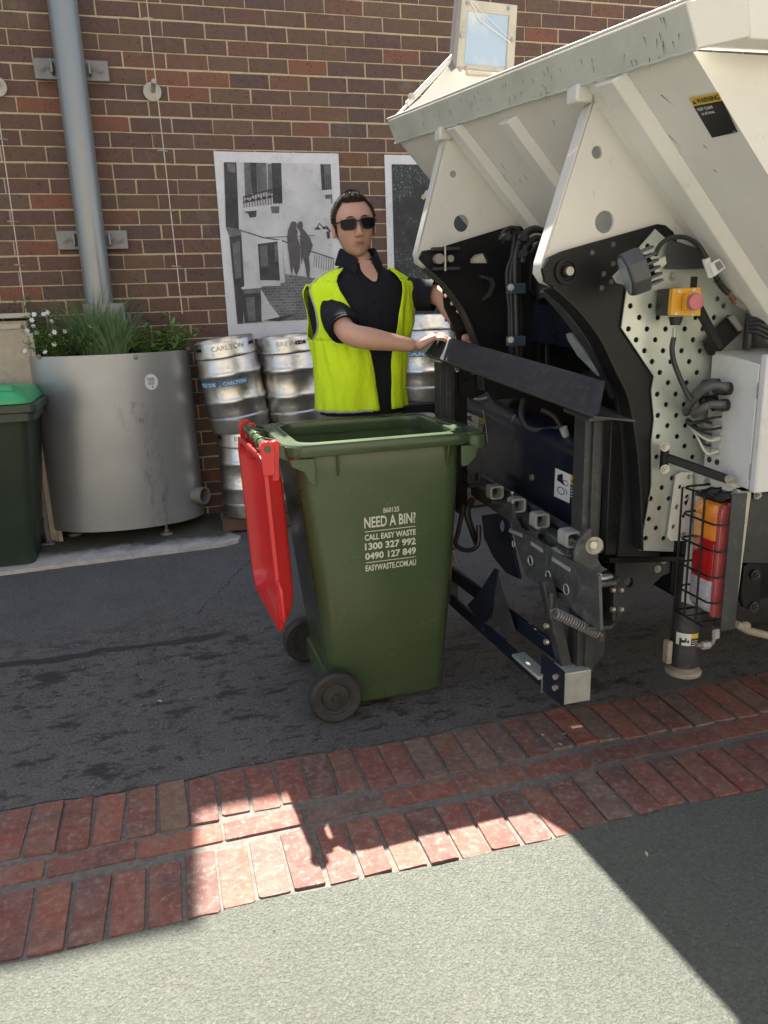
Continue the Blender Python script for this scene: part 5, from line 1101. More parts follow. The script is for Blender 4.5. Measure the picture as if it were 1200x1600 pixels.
    b = B(); b.prism([PY(x, y, 2.03) for x, y in ((905, 894), (925, 888), (948, 892), (966, 906), (966, 918), (950, 924), (925, 922), (908, 908))], (0, .10, .0)); b.v = [V(p) for p in b.v]; 
    b = B(); c = PY(935, 908, 2.06); b.prism([c+V((-.065, -.03, 0)), c+V((-.03, -.055, 0)), c+V((.03, -.055, 0)), c+V((.06, -.03, 0)), c+V((.06, .05, 0)), c+V((-.06, .05, 0))], (0, 0, .016)); lg = part('hinge_lug', 'comb_steel', b, .003)
    c2 = PY(930, 975, 2.06); b = B(); b.prism([c2+V((-.065, -.03, 0)), c2+V((-.03, -.055, 0)), c2+V((.03, -.055, 0)), c2+V((.06, -.03, 0)), c2+V((.06, .05, 0)), c2+V((-.06, .05, 0))], (0, 0, .014)); part('hinge_lug', 'charcoal_paint', b, .003)
    b = B(); b.cyl(c+V((-.02, 0, .002)), c2+V((-.02, 0, 0)), .026, n=20); part('hinge_pin', 'charcoal_paint', b)
    b = B(); b.box((c.x+.045, 2.07, (c.z+c2.z)/2), (.012, .08, c.z-c2.z)); bk = part('hinge_back', 'charcoal_paint', b, .002)
    for y in (922, 952):
        for x in (955, 968): b = B(); b.cyl(PY(x, y, 2.02), PY(x+5, y, 2.02), .008, n=12); b.build('bolt', 'bolt_zinc', bk)
    b = B(); cc = c+V((-.0, -.02, .018)); b.loft([ring(cc, .04, (1, 0, 0), (0, 1, 0), 18, .018), ring(cc+V((0, 0, .007)), .034, (1, 0, 0), (0, 1, 0), 18, .014)]); b.cyl(cc+V((-.01, 0, .006)), cc+V((-.01, 0, .016)), .010, n=6); part('grease_cap', 'bare_steel', b)
    # spring
    s0, s1 = PY(868, 958, 2.04), PY(934, 990, 2.04); d = s1-s0; u_ = d.normalized(); a1 = u_.orthogonal().normalized(); a2 = u_.cross(a1); n_ = 17; pts = []
    for i in range(n_*10+1): a = 2*math.pi*i/10; pts.append(s0+d*(i/(n_*10))+(a1*math.cos(a)+a2*math.sin(a))*.0155)
    b = B(); b.tube([s0-u_*.02]+pts+[s1+u_*.02], .0030, 6); part('tension_spring', 'galv_grey', b)
    b = B(); b.cyl(PY(862, 925, 2.06), PY(862, 965, 2.06), .010, n=12); part('spring_pin', 'charcoal_paint', b); b = B(); b.cyl(PY(940, 972, 2.06), PY(940, 1000, 2.06), .012, n=12); part('spring_pin', 'charcoal_paint', b)
    # near leg struts below the comb
    bar(PY(852, 905, 2.16), PY(884, 1050, 2.14), .04, .045, 'leg_strut', 'charcoal_paint', .004, up=V((0, 1, 0)))
    b = B(); b.prism([PY(x, y, 2.2) for x, y in ((918, 985), (948, 975), (945, 1020), (935, 1038), (918, 1045))], (0, .03, 0)); part('guard_plate', 'charcoal_paint', b, .004)
    for y in (978, 1003): b = B(); b.cyl(PY(856, y, 2.13), PY(851, y, 2.13), .009, n=10); part('bolt', 'bolt_zinc', b)
    # ---- kick-out arm: two rails and a pointed gusset, running low along the lifter
    def Z(x, y, z): return PZ(x, y, z)
    n0, n1 = PY(853, 1068, 2.16), PY(703, 935, 2.98)
    bar(n0, n1, .016, .05, 'lower_rail', 'navy_paint', .003)
    m0, m1 = PY(885, 1030, 2.18), PY(703, 893, 3.0)
    bar(m0, m1, .016, .06, 'lower_rail', 'navy_paint', .003)
    for k in (.02, .42, .55, .97): p, q_ = n0.lerp(n1, k), m0.lerp(m1, k); bar(p, q_, .05, .008, 'rail_tie', 'charcoal_paint', .001)
    b = B(); b.prism([PX(x, y, 1.10) for x, y in ((772, 888), (777, 892), (768, 950), (752, 975), (730, 945), (745, 930))], (.008, 0, 0)); gu = part('pointed_gusset', 'navy_paint', b, .001)
    b = B(); p = [PX(777, 892, 1.105), PX(768, 975, 1.105)]; b.prism([p[0], p[1], p[1]+V((.06, -.10, -.01)), p[0]+V((.01, -.02, -.06))], (.003, .006, 0)); b.build('gusset_web', 'charcoal_paint', gu)
    b = B(); b.prism([PX(x, y, 1.085) for x, y in ((812, 1040), (818, 1032), (850, 1060), (866, 1050), (864, 1062), (846, 1084), (838, 1080))], (-.012, 0, 0)); 
    q0, q1 = n0.lerp(n1, -.01)+V((-.01, 0, .028)), n0.lerp(n1, .22)+V((-.01, 0, .028)); bar(q0, q1, .05, .012, 'wear_shoe', 'bare_steel', .003)
    b = B(); b.prism([n0+V((-.02, -.01, -.03)), n0+V((-.02, -.01, .04)), m0+V((0, -.01, .03)), m0+V((0, -.01, -.04))], (0, .01, 0)); part('end_plate', 'galv_grey', b, .002)
    # loose hose loop and strap behind the bin
    hose([(716, 800, 2.9), (724, 790, 2.88), (716, 830, 2.86), (712, 850, 2.86), (728, 860, 2.86), (746, 852, 2.86), (748, 820, 2.88)], .010)
    hose([(738, 780, 2.9), (730, 800, 2.88), (738, 830, 2.88), (746, 850, 2.9)], .014)
    b = B(); b.tube([PY(709, 790, 2.8), PY(706, 850, 2.8), PY(703, 905, 2.8)], .005, 6); part('strap', 'orange_strap', b)
    b = B(); b.cyl(PY(708, 858, 2.78), PY(714, 884, 2.78), .011, .007, n=8); part('hose_fitting', 'galv_grey', b)
    # ---- near side chassis brackets
    b = B(); b.prism([PY(x, y, 2.16) for x, y in ((962, 878), (1052, 878), (1060, 870), (1062, 890), (1035, 900), (965, 965), (962, 955))], (0, .02, 0), [[PY(983+7*math.cos(a), 910+8*math.sin(a), 2.16) for a in [i*math.pi/8 for i in range(16)]]]); cb = part('chassis_bracket', 'charcoal_paint', b, .002)
    for x, y in ((1027, 889), (1037, 875)): b = B(); hexbolt(b, PY(x, y, 2.158), (0, -1, 0), .009); b.build('bolt', 'bolt_zinc', cb)
    bar(PY(945, 872, 2.14), PY(1120, 868, 2.14), .06, .018, 'chassis_rail', 'black_paint', .002)
    b = B(); b.box((3.3, 2.5, .62), (3.4, .7, .24)); part('chassis_rail', 'black_paint', b)
    b = B(); b.box((2.0, 2.6, .5), (.5, .8, .2)); part('subframe', 'black_paint', b)
    # ---- perforated zinc plate
    PYp = 2.02
    zo = [(1024, 358), (1046, 378), (1044, 400), (1100, 402), (1118, 432), (1150, 455), (1178, 492), (1168, 540), (1168, 760), (1060, 775), (1052, 862), (1000, 860), (1018, 760), (1018, 690), (1022, 655), (1018, 610), (1022, 588), (971, 512), (979, 455), (985, 425), (1000, 385)]
    pitch = [ ]
    hs = [(1012, 385)]
    rows = [(478, (985, 1016)), (496, (999, 1028, 1087, 1116)), (514, (982, 1011, 1040, 1070, 1098)), (531, (994, 1024, 1053, 1083)), (548, (1007, 1036, 1065, 1094)), (565, (1019, 1048, 1077, 1106)), (582, (1031, 1060, 1089)), (598, (1044, 1073, 1101)), (616, (1027, 1056, 1084)), (632, (1041, 1069)), (649, (1028, 1057, 1085)), (665, (1043, 1071)), (682, (1028, 1058, 1086)), (697, (1041, 1070)), (714, (1026, 1082)), (747, (1050,)), (762, (1034, 1063)), (779, (1017, 1045)), (794, (1030,)), (811, (1014,)), (825, (1025,)), (841, (1009, 1037))]
    hs += [(x, y) for y, xs in rows for x in xs]+[(1121, 467), (1131, 478), (1143, 465)]
    hs = [h for h in hs if not (h[0] > 1092 and h[1] > 555)]
    b = B(); b.prism([PY(x, y, PYp) for x, y in zo], (0, .005, 0), [rhole(x, y, .0082, PYp, 12) for x, y in hs]); zp = part('perforated_plate', 'zinc_plate', b, smooth=20)
    # small cream cover beside the lamp
    co = [(1058, 742), (1064, 738), (1082, 738), (1082, 845), (1048, 845), (1044, 840)]
    b = B(); b.prism([PY(x, y, PYp-.02) for x, y in co], (0, .008, 0), [rhole(x, y, .0082, PYp-.02, 10) for x, y in ((1063, 761), (1077, 745), (1074, 776), (1058, 792), (1069, 806), (1053, 823))]); cp = part('cover_plate', 'truck_cream', b, .001)
    b = B(); hexbolt(b, PY(1066, 837, PYp-.022), (0, -1, 0), .007); b.build('bolt', 'bolt_zinc', cp)
    for x, y, r_ in ((1051, 432, .009), (1034, 460, .011)): b = B(); hexbolt(b, PY(x, y, PYp-.001), (0, -1, 0), r_, .008); b.build('bolt', 'bolt_zinc', zp)
    # black brackets on it
    b = B(); b.prism([PY(x, y, 1.99) for x, y in ((1048, 375), (1062, 378), (1090, 388), (1112, 377), (1121, 400), (1122, 418), (1090, 420), (1042, 420))], (0, .014, 0)); part('lamp_bracket', 'charcoal_paint', b, .004)
    b = B(); b.prism([PY(x, y, 1.985) for x, y in ((1103, 535), (1143, 492), (1158, 512), (1158, 520), (1124, 552), (1112, 556))], (0, .02, 0)); part('conduit_bracket', 'black_paint', b, .002)
    b = B(); b.prism([PY(x, y, 1.98) for x, y in ((1135, 496), (1144, 492), (1159, 514), (1152, 518))], (0, -.008, 0)); part('bracket_tab', 'galv_grey', b, .001)
    bar(PY(1087, 472, 1.97), PY(1124, 545, 1.93), .02, .024, 'support_arm', 'black_paint', .003, up=V((0, 1, 0)))
    b = B(); b.tube([PY(1175, 478, 1.97), PY(1168, 545, 1.97)], .016, 10); part('cable_conduit', 'wire_black', b)
    for k in range(4): hose([(1172, 500+k*6, 1.96), (1185, 498+k*7, 1.94), (1200, 503+k*8, 1.92), (1225, 512+k*8, 1.9)], .008)
    # ---- flood light
    c = PX(985, 430, 1.33); ax = V((.88, -.30, .34)).normalized(); c = PY(985, 428, 1.90)
    b = B(); q_ = ax.to_track_quat('Z', 'Y')
    # octagonal housing
    def oc(r, h, n=8, rot=math.pi/8, sq=1.0): return [c+ax*h+q_ @ V((math.cos(rot+2*math.pi*i/n)*r, math.sin(rot+2*math.pi*i/n)*r*sq, 0)) for i in range(n)]
    b.loft([oc(.056, -.014), oc(.062, -.009), oc(.063, .030), oc(.060, .036)], caps=True); fl = part('flood_light', 'lamp_grey', b, .0025)
    b = B(); b.loft([oc(.053, -.0155), oc(.049, -.0165)]); b.build('lens', 'lens_clear', fl)
    for k in range(6):
        a = (k-2.5)*.018; up_ = q_ @ V((0, 1, 0)); sd = q_ @ V((1, 0, 0)); hw = math.sqrt(max(.0001, (.058**2-a*a)))*.95; b = B()
        pr_ = [(-hw, .032), (-hw*.9, .055), (-hw*.55, .072), (hw*.55, .072), (hw*.9, .055), (hw, .032)]
        b.prism([c+sd*u+ax*h+up_*(a-.0035) for u, h in pr_], up_*.007); b.build('cooling_fin', 'lamp_grey', fl, bev=.001)
    b = B(); b.loft([oc(.045, .03, 14), oc(.030, .055, 14)]); b.build('lamp_back', 'black_paint', fl)
    b = B(); b.prism([PY(x, y, 1.93) for x, y in ((958, 432), (972, 418), (1000, 420), (1040, 400), (1042, 412), (1000, 452), (964, 442))], (0, .006, 0)); part('lamp_mount', 'bare_steel', b, .001)
    hose([(1024, 398, 1.92), (1032, 382, 1.93), (1048, 372, 1.93), (1070, 371, 1.93), (1090, 382, 1.93), (1103, 402, 1.93), (1110, 420, 1.93), (1120, 437, 1.94)], .0065, 'lamp_cable')
    hose([(1120, 437, 1.94), (1130, 450, 1.95), (1138, 458, 1.95)], .009, 'cable_plug')
    hose([(1138, 458, 1.95), (1144, 466, 1.95), (1150, 474, 1.95)], .003, 'cable_core', 'orange_strap')
    hose([(1146, 470, 1.96), (1158, 478, 1.96), (1172, 484, 1.96), (1178, 495, 1.96)], .010, 'cable_sleeve', 'galv_grey')
    b = B(); b.tube([PY(1103, 404, 1.925), PY(1112, 432, 1.925)], .011, 10); tp = part('tag_wrap', 'sticker_white', b)
    Q = Quad(*[PY(x, y, 1.905) for x, y in ((1108, 412), (1124, 404), (1134, 418), (1116, 432))], n=(0, -1, 0)); b = B(); b.mat('sticker_white'); Q.rect(b, 0, 1, 0, 1, 0); b.mat('sticker_black')
    for k in range(9): Q.rect(b, .4+k*.06, .42+k*.06+.02*(k % 2), .15, .85, .001)
    b.build('barcode_tag', None, tp, smooth=0)
    # ---- emergency stop
    e = PY(1065, 473, 1.95); fn = V((.1, -1, 0)).normalized()
    tl_, tr_, br_2, bl_2 = [PY(x, y, 1.955) for x, y in ((1045, 451), (1089, 449), (1088, 494), (1042, 493))]
    b = B(); b.prism([tl_, tr_, br_2, bl_2], (0, .055, 0)); es = part('stop_box', 'sticker_black', b, .003)
    b = B(); b.prism([tl_+V((0, -.02, 0)), tr_+V((0, -.02, 0)), br_2+V((0, -.02, 0)), bl_2+V((0, -.02, 0))], (0, .0195, 0)); b.build('stop_cover', 'estop_yellow', es, bev=.003)
    cc = PY(1072, 472, 1.935); b = B(); b.box(cc+V((.006, -.012, 0)), (.046, .018, .046)); b.build('stop_collar', 'estop_yellow', es, bev=.004)
    b = B(); b.lathe(cc+V((0, -.02, 0)), (-.02, -1, .0), [(.012, 0), (.013, .012), (.0225, .014), (.0235, .022), (.022, .028), (.014, .031), (.001, .032)], 26); b.build('stop_button', 'estop_pink', es)
    for x, y in ((1061, 455), (1056, 490), (1084, 453), (1083, 491)): b = B(); b.cyl(PY(x, y, 1.935), PY(x, y, 1.931), .0048, n=12); b.build('screw', 'bolt_zinc', es)
    b = B(); b.box(PY(1084, 442, 1.97), (.022, .006, .035)); part('stop_tab', 'black_paint', b, .003)
    b = B(); b.cyl(PY(1056, 495, 1.96), PY(1055, 508, 1.96), .020, .014, n=14); part('cable_gland', 'sticker_black', b); b = B(); b.cyl(PY(1054, 512, 1.96), PY(1053, 528, 1.96), .0055, n=8); part('gland_stub', 'bare_steel', b)
    hose([(1053, 527, 1.96), (1050, 545, 1.96), (1053, 565, 1.96), (1062, 590, 1.95), (1072, 612, 1.94), (1080, 625, 1.93)], .0075, 'stop_cable')
    # ---- electrical box: rear face with glands, hinged door towards the street
    BX, BYf, BYn = 1.62, 2.02, 1.84
    zt_ = PX(1113, 548, BX).z; p = PX(1185, 570, BX); q_ = PX(1100, 730, BX); BX = 1.575
    F1 = PX(1113, 548, BX); F2 = PX(1186, 572, BX); F3 = PX(1166, 765, BX); F4 = PX(1098, 733, BX)
    b = B(); b.prism([V((BX, F1.y, F1.z)), V((BX, F2.y, F2.z+.005)), V((BX, F2.y, F3.z)), V((BX, F1.y, F4.z))], (.55, 0, 0)); bx = part('control_box', 'box_white', b, .004)
    b = B(); b.prism([V((BX-.002, F2.y-.004, F1.z+.0)), V((BX+.56, F2.y-.004, F1.z-.0)), V((BX+.56, F2.y-.004, F3.z-.004)), V((BX-.002, F2.y-.004, F3.z-.004))], (0, -.028, 0)); dr = b.build('door', 'box_white', bx, bev=.006)
    for dz in (-.10, -.33): b = B(); b.box((BX+.004, F2.y-.006, F1.z+dz), (.012, .012, .045)); b.build('hinge', 'bare_steel', bx, bev=.002)
    def onx(x, y, d=0): p = PX(x, y, BX-d); return p
    for (x, y, r_) in ((1140, 607, .019), (1136, 633, .018), (1122, 600, .017), (1118, 625, .016)):
        p = onx(x, y); b = B(); b.lathe(p, (-1, .1, 0), [(r_*1.0, 0), (r_*1.02, .02), (r_*.9, .022), (r_*.9, .045), (r_*.75, .048)], 18); b.build('gland', 'sticker_black', bx)
    def corr(pts, r_):
        S = spline([PX(*q_) for q_ in pts], 12); b = B(); b.tube(S, [r_*(1.0 if i % 2 else .84) for i in range(len(S))], 12); b.build('corrugated_conduit', 'conduit', bx, smooth=60)
    corr([(1138, 606, BX-.04), (1118, 602, BX-.07), (1096, 612, BX-.09), (1078, 632, BX-.09), (1072, 645, BX-.06)], .0125)
    corr([(1134, 632, BX-.04), (1112, 632, BX-.07), (1094, 640, BX-.09), (1084, 648, BX-.08)], .0125)
    corr([(1120, 598, BX-.03), (1100, 604, BX-.05), (1084, 620, BX-.06), (1074, 640, BX-.05)], .012)
    gl = [(1127, 651), (1127, 668), (1125, 685), (1122, 705)]
    for k, (x, y) in enumerate(gl):
        for dx, dy in ((0, 0), (-15, 11 if k < 3 else -6)):
            if dx and k == 3: continue
            p = onx(x+dx, y+dy-(0)); b = B(); b.lathe(p, (-1, 0, 0), [(.0105, 0), (.0105, .008), (.009, .009), (.0095, .022), (.006, .028), (.003, .029)], 12); b.build('gland', 'gland_grey', bx)
    for k, (x, y) in enumerate(gl):
        m_ = 'wire_black' if k < 2 else 'wire_white'; S = spline([onx(x, y, .028), onx(x-18, y+3, .06), onx(1082+k*2, 662+k*6, .07), onx(1070, 655, .05)], 6); b = B(); b.tube(S, .0045 if k < 2 else .0035, 6); b.build('wire', m_, bx)
    for k, (x, y) in enumerate(((1112, 662), (1112, 679), (1110, 696))): b = B(); b.tube(spline([onx(x, y, .028), onx(1098, y-4, .05), onx(1080, 660, .06), onx(1068, 652, .04)], 6), .0045, 6); b.build('wire', 'wire_black', bx)
    for x, y in ((1109, 718), (1121, 722)): p = onx(x, y); b = B(); b.cyl(p+V((-.001, 0, 0)), p+V((-.003, 0, 0)), .009, n=14); b.build('knockout', 'sticker_black', bx)
    # ---- stay bar
    a_, c_ = PY(1042, 715, 1.985), PX(1140, 750, BX-.02); bar(a_, c_, .014, .026, 'stay_bar', 'black_paint', .004); b = B(); b.box(PY(1038, 716, 1.99), (.02, .02, .075)); part('stay_mount', 'black_paint', b, .003)
    for pt in (PY(1039, 698, 1.978), PY(1039, 733, 1.978)): b = B(); hexbolt(b, pt, (-.3, -1, 0), .010); part('bolt', 'bolt_zinc', b)
    b = B(); hexbolt(b, c_+V((-.008, -.01, .004)), (-1, -.4, 0), .010); part('bolt', 'bolt_zinc', b)
    # ---- tail lamp on a cream flange
    TX = 1.56
    T = lambda x, y, d=0: PX(x, y, TX-d)
    b = B(); b.prism([T(x, y) for x, y in ((1098, 732), (1165, 768), (1146, 765), (1132, 960), (1064, 945), (1082, 740))], (.012, 0, 0)); 
    b = B(); b.prism([T(1083, 738), T(1158, 768), T(1130, 962), T(1064, 940)], (.008, 0, 0)); fg = part('lamp_flange', 'truck_cream', b, .001)
    e0, e1 = T(1156, 768, .004), T(1132, 962, .004); b = B(); b.prism([e0, e0+V((.03, 0, 0)), e1+V((.03, 0, 0)), e1], (0, -.012, 0)); b.build('flange_edge', 'cream_paint', fg, bev=.001)
    b = B(); b.prism([T(1132, 962, .03), T(1112, 951, .03), T(1120, 945, -.04), T(1145, 958, -.04)], (0, 0, -.006)); b.build('flange_foot', 'cream_paint', fg, bev=.001)
    for x, y in ((1105, 752), (1149, 770)): b = B(); hexbolt(b, T(x, y, .001), (-1, 0, 0), .008); b.build('bolt', 'bolt_zinc', fg)
    # lamp: lens body built as stacked coloured sections, rounded in plan
    u0, u1 = T(1098, 770).y, T(1136, 785).y    # far, near
    zt_, zb_ = T(1110, 772).z, T(1100, 938).z; sh = .008
    yf, yn = T(1092, 780).y+.004, T(1134, 850).y
    yf, yn = 1.932, 1.805
    def lens(z0, z1, mat, y0=yf, y1=yn, top=False, bot=False, dp=.052, inset=0):
        n = 10; rings = []
        lv = [(z0, 1), (z1, 1)]
        if bot: lv = [(z0, .45), (z0+.012, .85), (z0+.03, 1), (z1, 1)]
        if top: lv = [(z0, 1), (z1-.03, 1), (z1-.012, .85), (z1, .45)]
        for z, s in lv:
            w_ = (y0-y1)/2*(.85+.15*s); mid = (y0+y1)/2; d_ = dp*(.55+.45*s); pr_ = [(mid+w_, 0), (mid+w_, -d_*.6), (mid+w_*.9, -d_*.88), (mid+w_*.7, -d_), (mid-w_*.7, -d_), (mid-w_*.9, -d_*.88), (mid-w_, -d_*.6), (mid-w_, 0)]
            rings.append([V((TX-.012+dx+inset, y, z)) for y, dx in pr_])
        b = B(); b.loft(rings); return b
    tl0 = thing('tail_lamp', None, None); tl0.parent = t; tl0.matrix_parent_inverse = Matrix.Translation(-t.location)
    Ht = zt_-zb_; z4 = zt_; z3 = zt_-Ht*.33; z2 = zt_-Ht*.70; z1_ = zb_
    ny_ = yn+.02
    lens(z3, z4, 'lens_amber', yf, ny_, top=True).build('amber_lens', 'lens_amber', tl0); lens(z2, z3, 'lens_red', yf, ny_).build('red_lens', 'lens_red', tl0); lens(z1_, z2, 'lens_white', yf, ny_, bot=True).build('white_lens', 'lens_white', tl0)
    lens(z1_, z4, 'lens_pink', ny_-.001, yn, top=True, bot=True, dp=.050).build('side_lens', 'lens_pink', tl0)
    bb_ = lens(z1_-.004, z4+.006, 'frame_black', yf+.003, yn-.003, dp=.030); bb_.build('lamp_housing', 'lens_red', tl0)
    b = B(); b.prism([V((TX-.06, yf, zt_+.004)), V((TX-.06, yn+.01, zt_+.004)), V((TX-.0, yn, zt_+.02)), V((TX, yf, zt_+.02))], (0, 0, .006)); b.build('lamp_hood', 'frame_black', tl0)
    # cage of round bars
    cg = thing('lamp_cage', None, None); cg.parent = t; cg.matrix_parent_inverse = Matrix.Translation(-t.location)
    xb, xf = TX-.002, TX-.095; ya, yb_ = yf+.012, yn-.022; zc0, zc1 = zb_-.025, zt_+.03; k = 5
    for i in range(k+1):
        z_ = zc0+(zc1-zc0)*i/k; b = B(); b.tube([(xb, ya, z_), (xf+.015, ya, z_), (xf, ya-.015, z_), (xf, yb_+.015, z_), (xf+.015, yb_, z_), (xb, yb_, z_)], .0034, 8); b.build('cage_bar', 'black_paint', cg)
    for y_ in (ya-.004, (ya*2+yb_)/3, (ya+2*yb_)/3): b = B(); b.tube([(xb, y_, zc1), (xf-.004, y_, zc1), (xf-.004, y_, zc0), (xb, y_, zc0)], .0034, 8); b.build('cage_bar', 'black_paint', cg)
    b = B(); b.box((TX-.03, yb_-.003, (zc0+zc1)/2), (.05, .006, zc1-zc0+.02)); b.build('cage_side', 'charcoal_paint', cg, bev=.001)
    # ---- stabiliser jack
    JY = 2.14
    jb, jt = PY(1064, 1056, JY), PY(1078, 930, JY); jx = (jb.x+jt.x)/2; zf_ = PY(1063, 1055, JY).z
    b = B(); b.cyl((jx, JY, PY(1070, 1032, JY).z), (jx, JY, .75), .048, n=30); jk = part('stabiliser_leg', 'charcoal_paint', b)
    b = B(); b.cyl((jx, JY, PY(1070, 1036, JY).z), (jx, JY, PY(1070, 1000, JY).z), .051, n=30); b.build('collar', 'charcoal_paint', jk, bev=.003)
    b = B(); z_ = PY(1070, 1034, JY).z; b.lathe((jx, JY, z_-.04), (0, 0, 1), [(.050, 0), (.061, .003), (.063, .012), (.058, .019), (.040, .025), (.030, .034), (.026, .040), (.002, .0405)], 36); b.build('foot_pad', 'jack_foot', jk)
    zc = PY(1078, 993, JY).z; r_ = .0425; b = B(); 
    def jl(a0, a1, z0, z1, m, rr): b.mat(m); b.loft([[V((jx+rr*math.cos(a0+(a1-a0)*j/8), JY+rr*math.sin(a0+(a1-a0)*j/8), zz)) for j in range(9)] for zz in (z0, z1)], closed=False, caps=False)
    a_s = R_(-170); jl(R_(-165), R_(-105), zc-.030, zc+.030, 'sticker_white', .0492); jl(R_(-105), R_(-72), zc+.012, zc+.030, 'sticker_yellow', .0492); jl(R_(-105), R_(-72), zc-.030, zc+.012, 'sticker_black', .0492)
    jl(R_(-150), R_(-141), zc-.015, zc+.012, 'sticker_black', .0498); jl(R_(-141), R_(-128), zc-.004, zc+.006, 'sticker_black', .0498); jl(R_(-128), R_(-122), zc-.002, zc+.014, 'sticker_black', .0498); jl(R_(-120), R_(-112), zc-.004, zc+.006, 'sticker_black', .0498)
    for k in range(3): jl(R_(-102), R_(-75), zc+.002-k*.008, zc+.004-k*.008, 'sticker_white', .0498)
    b.build('warning_label', None, jk, smooth=0)
    b = B(); q_ = PY(1043, 1018, JY-.02); b.box(q_, (.02, .03, .085)); b.build('latch', 'jack_foot', jk, bev=.004)
    pts = spline([PY(1088, 1008, JY-.05), PY(1102, 1008, JY-.05), PY(1112, 1005, JY-.05), PY(1118, 990, JY-.05), PY(1119, 975, JY-.05)], 5); b = B(); b.tube(pts, .008, 10); b.build('hydraulic_pipe', 'galv_grey', jk)
    b = B(); b.cyl(PY(1096, 1009, JY-.05), PY(1108, 1007, JY-.05), .014, n=6); b.cyl(PY(1118, 996, JY-.05), PY(1119, 980, JY-.05), .013, n=8); b.build('hose_fitting', 'gland_grey', jk)
    hose([(1119, 978, 2.09), (1122, 960, 2.09), (1135, 930, 2.12), (1146, 890, 2.14), (1140, 840, 2.16), (1135, 800, 2.18)], .009, 'jack_hose')
    # ---- underbody to the right of the lamp
    b = B(); b.prism([PY(x, y, 1.98) for x, y in ((1172, 772), (1260, 765), (1260, 880), (1160, 880))], (0, .012, 0)); up = part('mudguard_plate', 'charcoal_paint', b, .002)
    b = B(); hexbolt(b, PY(1183, 773, 1.975), (0, -1, 0), .010); b.build('bolt', 'bolt_zinc', up); b = B(); b.cyl(PY(1169, 860, 1.979), PY(1169, 860, 1.975), .006, n=12); b.build('bolt', 'sticker_black', up)
    b = B(); b.prism([PY(x, y, 1.98) for x, y in ((1163, 885), (1172, 879), (1182, 882), (1190, 890), (1188, 945), (1178, 955), (1162, 950), (1158, 935))], (0, .02, 0)); sk = part('shackle', 'black_paint', b, .003)
    for x, y in ((1180, 898), (1178, 948)): b = B(); hexbolt(b, PY(x, y, 1.975), (0, -1, 0), .012); b.build('bolt', 'charcoal_paint', sk)
    b = B(); b.tube([PY(1150, 975, 2.0), PY(1168, 985, 2.0), PY(1215, 997, 2.0)], .013, 12); pp_ = part('brake_pipe', 'jack_foot', b)
    b = B(); b.ball(PY(1163, 978, 2.0), .020, sc=(1.2, .8, .8)); b.build('pipe_union', 'jack_foot', pp_)
    b = B(); b.box((2.6, 2.55, .62), (.9, .8, .5)); part('axle_housing', 'black_paint', b, .02)
    # rear wheel, out of frame to the right
    for Yw in (2.05, 2.95):
        b = B(); b.lathe((3.6, Yw, .42), (0, -1, 0), [(.22, -.1), (.4, -.12), (.42, -.09), (.42, .09), (.4, .12), (.22, .1)], 36, cap=False); wh = part('wheel', 'rubber', b); b = B(); b.lathe((3.6, Yw, .42), (0, -1, 0), [(.01, .02), (.12, .03), (.2, .06), (.225, .1), (.225, -.1), (.01, -.08)], 30); b.build('wheel_hub', 'galv_grey', wh)
    b = B(); b.prism([V((5.2, 1.72, .5)), V((6.9, 1.72, .5)), V((7.0, 1.72, 1.2)), V((6.7, 1.72, 2.2)), V((5.2, 1.72, 2.2))], (0, 1.6, 0)); part('cab', 'truck_cream', b, .03)
    for Yw in (1.95, 3.1):
        b = B(); b.lathe((6.2, Yw, .42), (0, -1, 0), [(.22, -.1), (.4, -.12), (.42, -.09), (.42, .09), (.4, .12), (.22, .1)], 36, cap=False); part('wheel', 'rubber', b)
    b = B(); b.prism([V((5.5, 1.71, 1.3)), V((6.5, 1.71, 1.3)), V((6.4, 1.71, 2.0)), V((5.5, 1.71, 2.0))], (0, .008, 0)); part('cab_window', 'dark_glass', b)
truck()

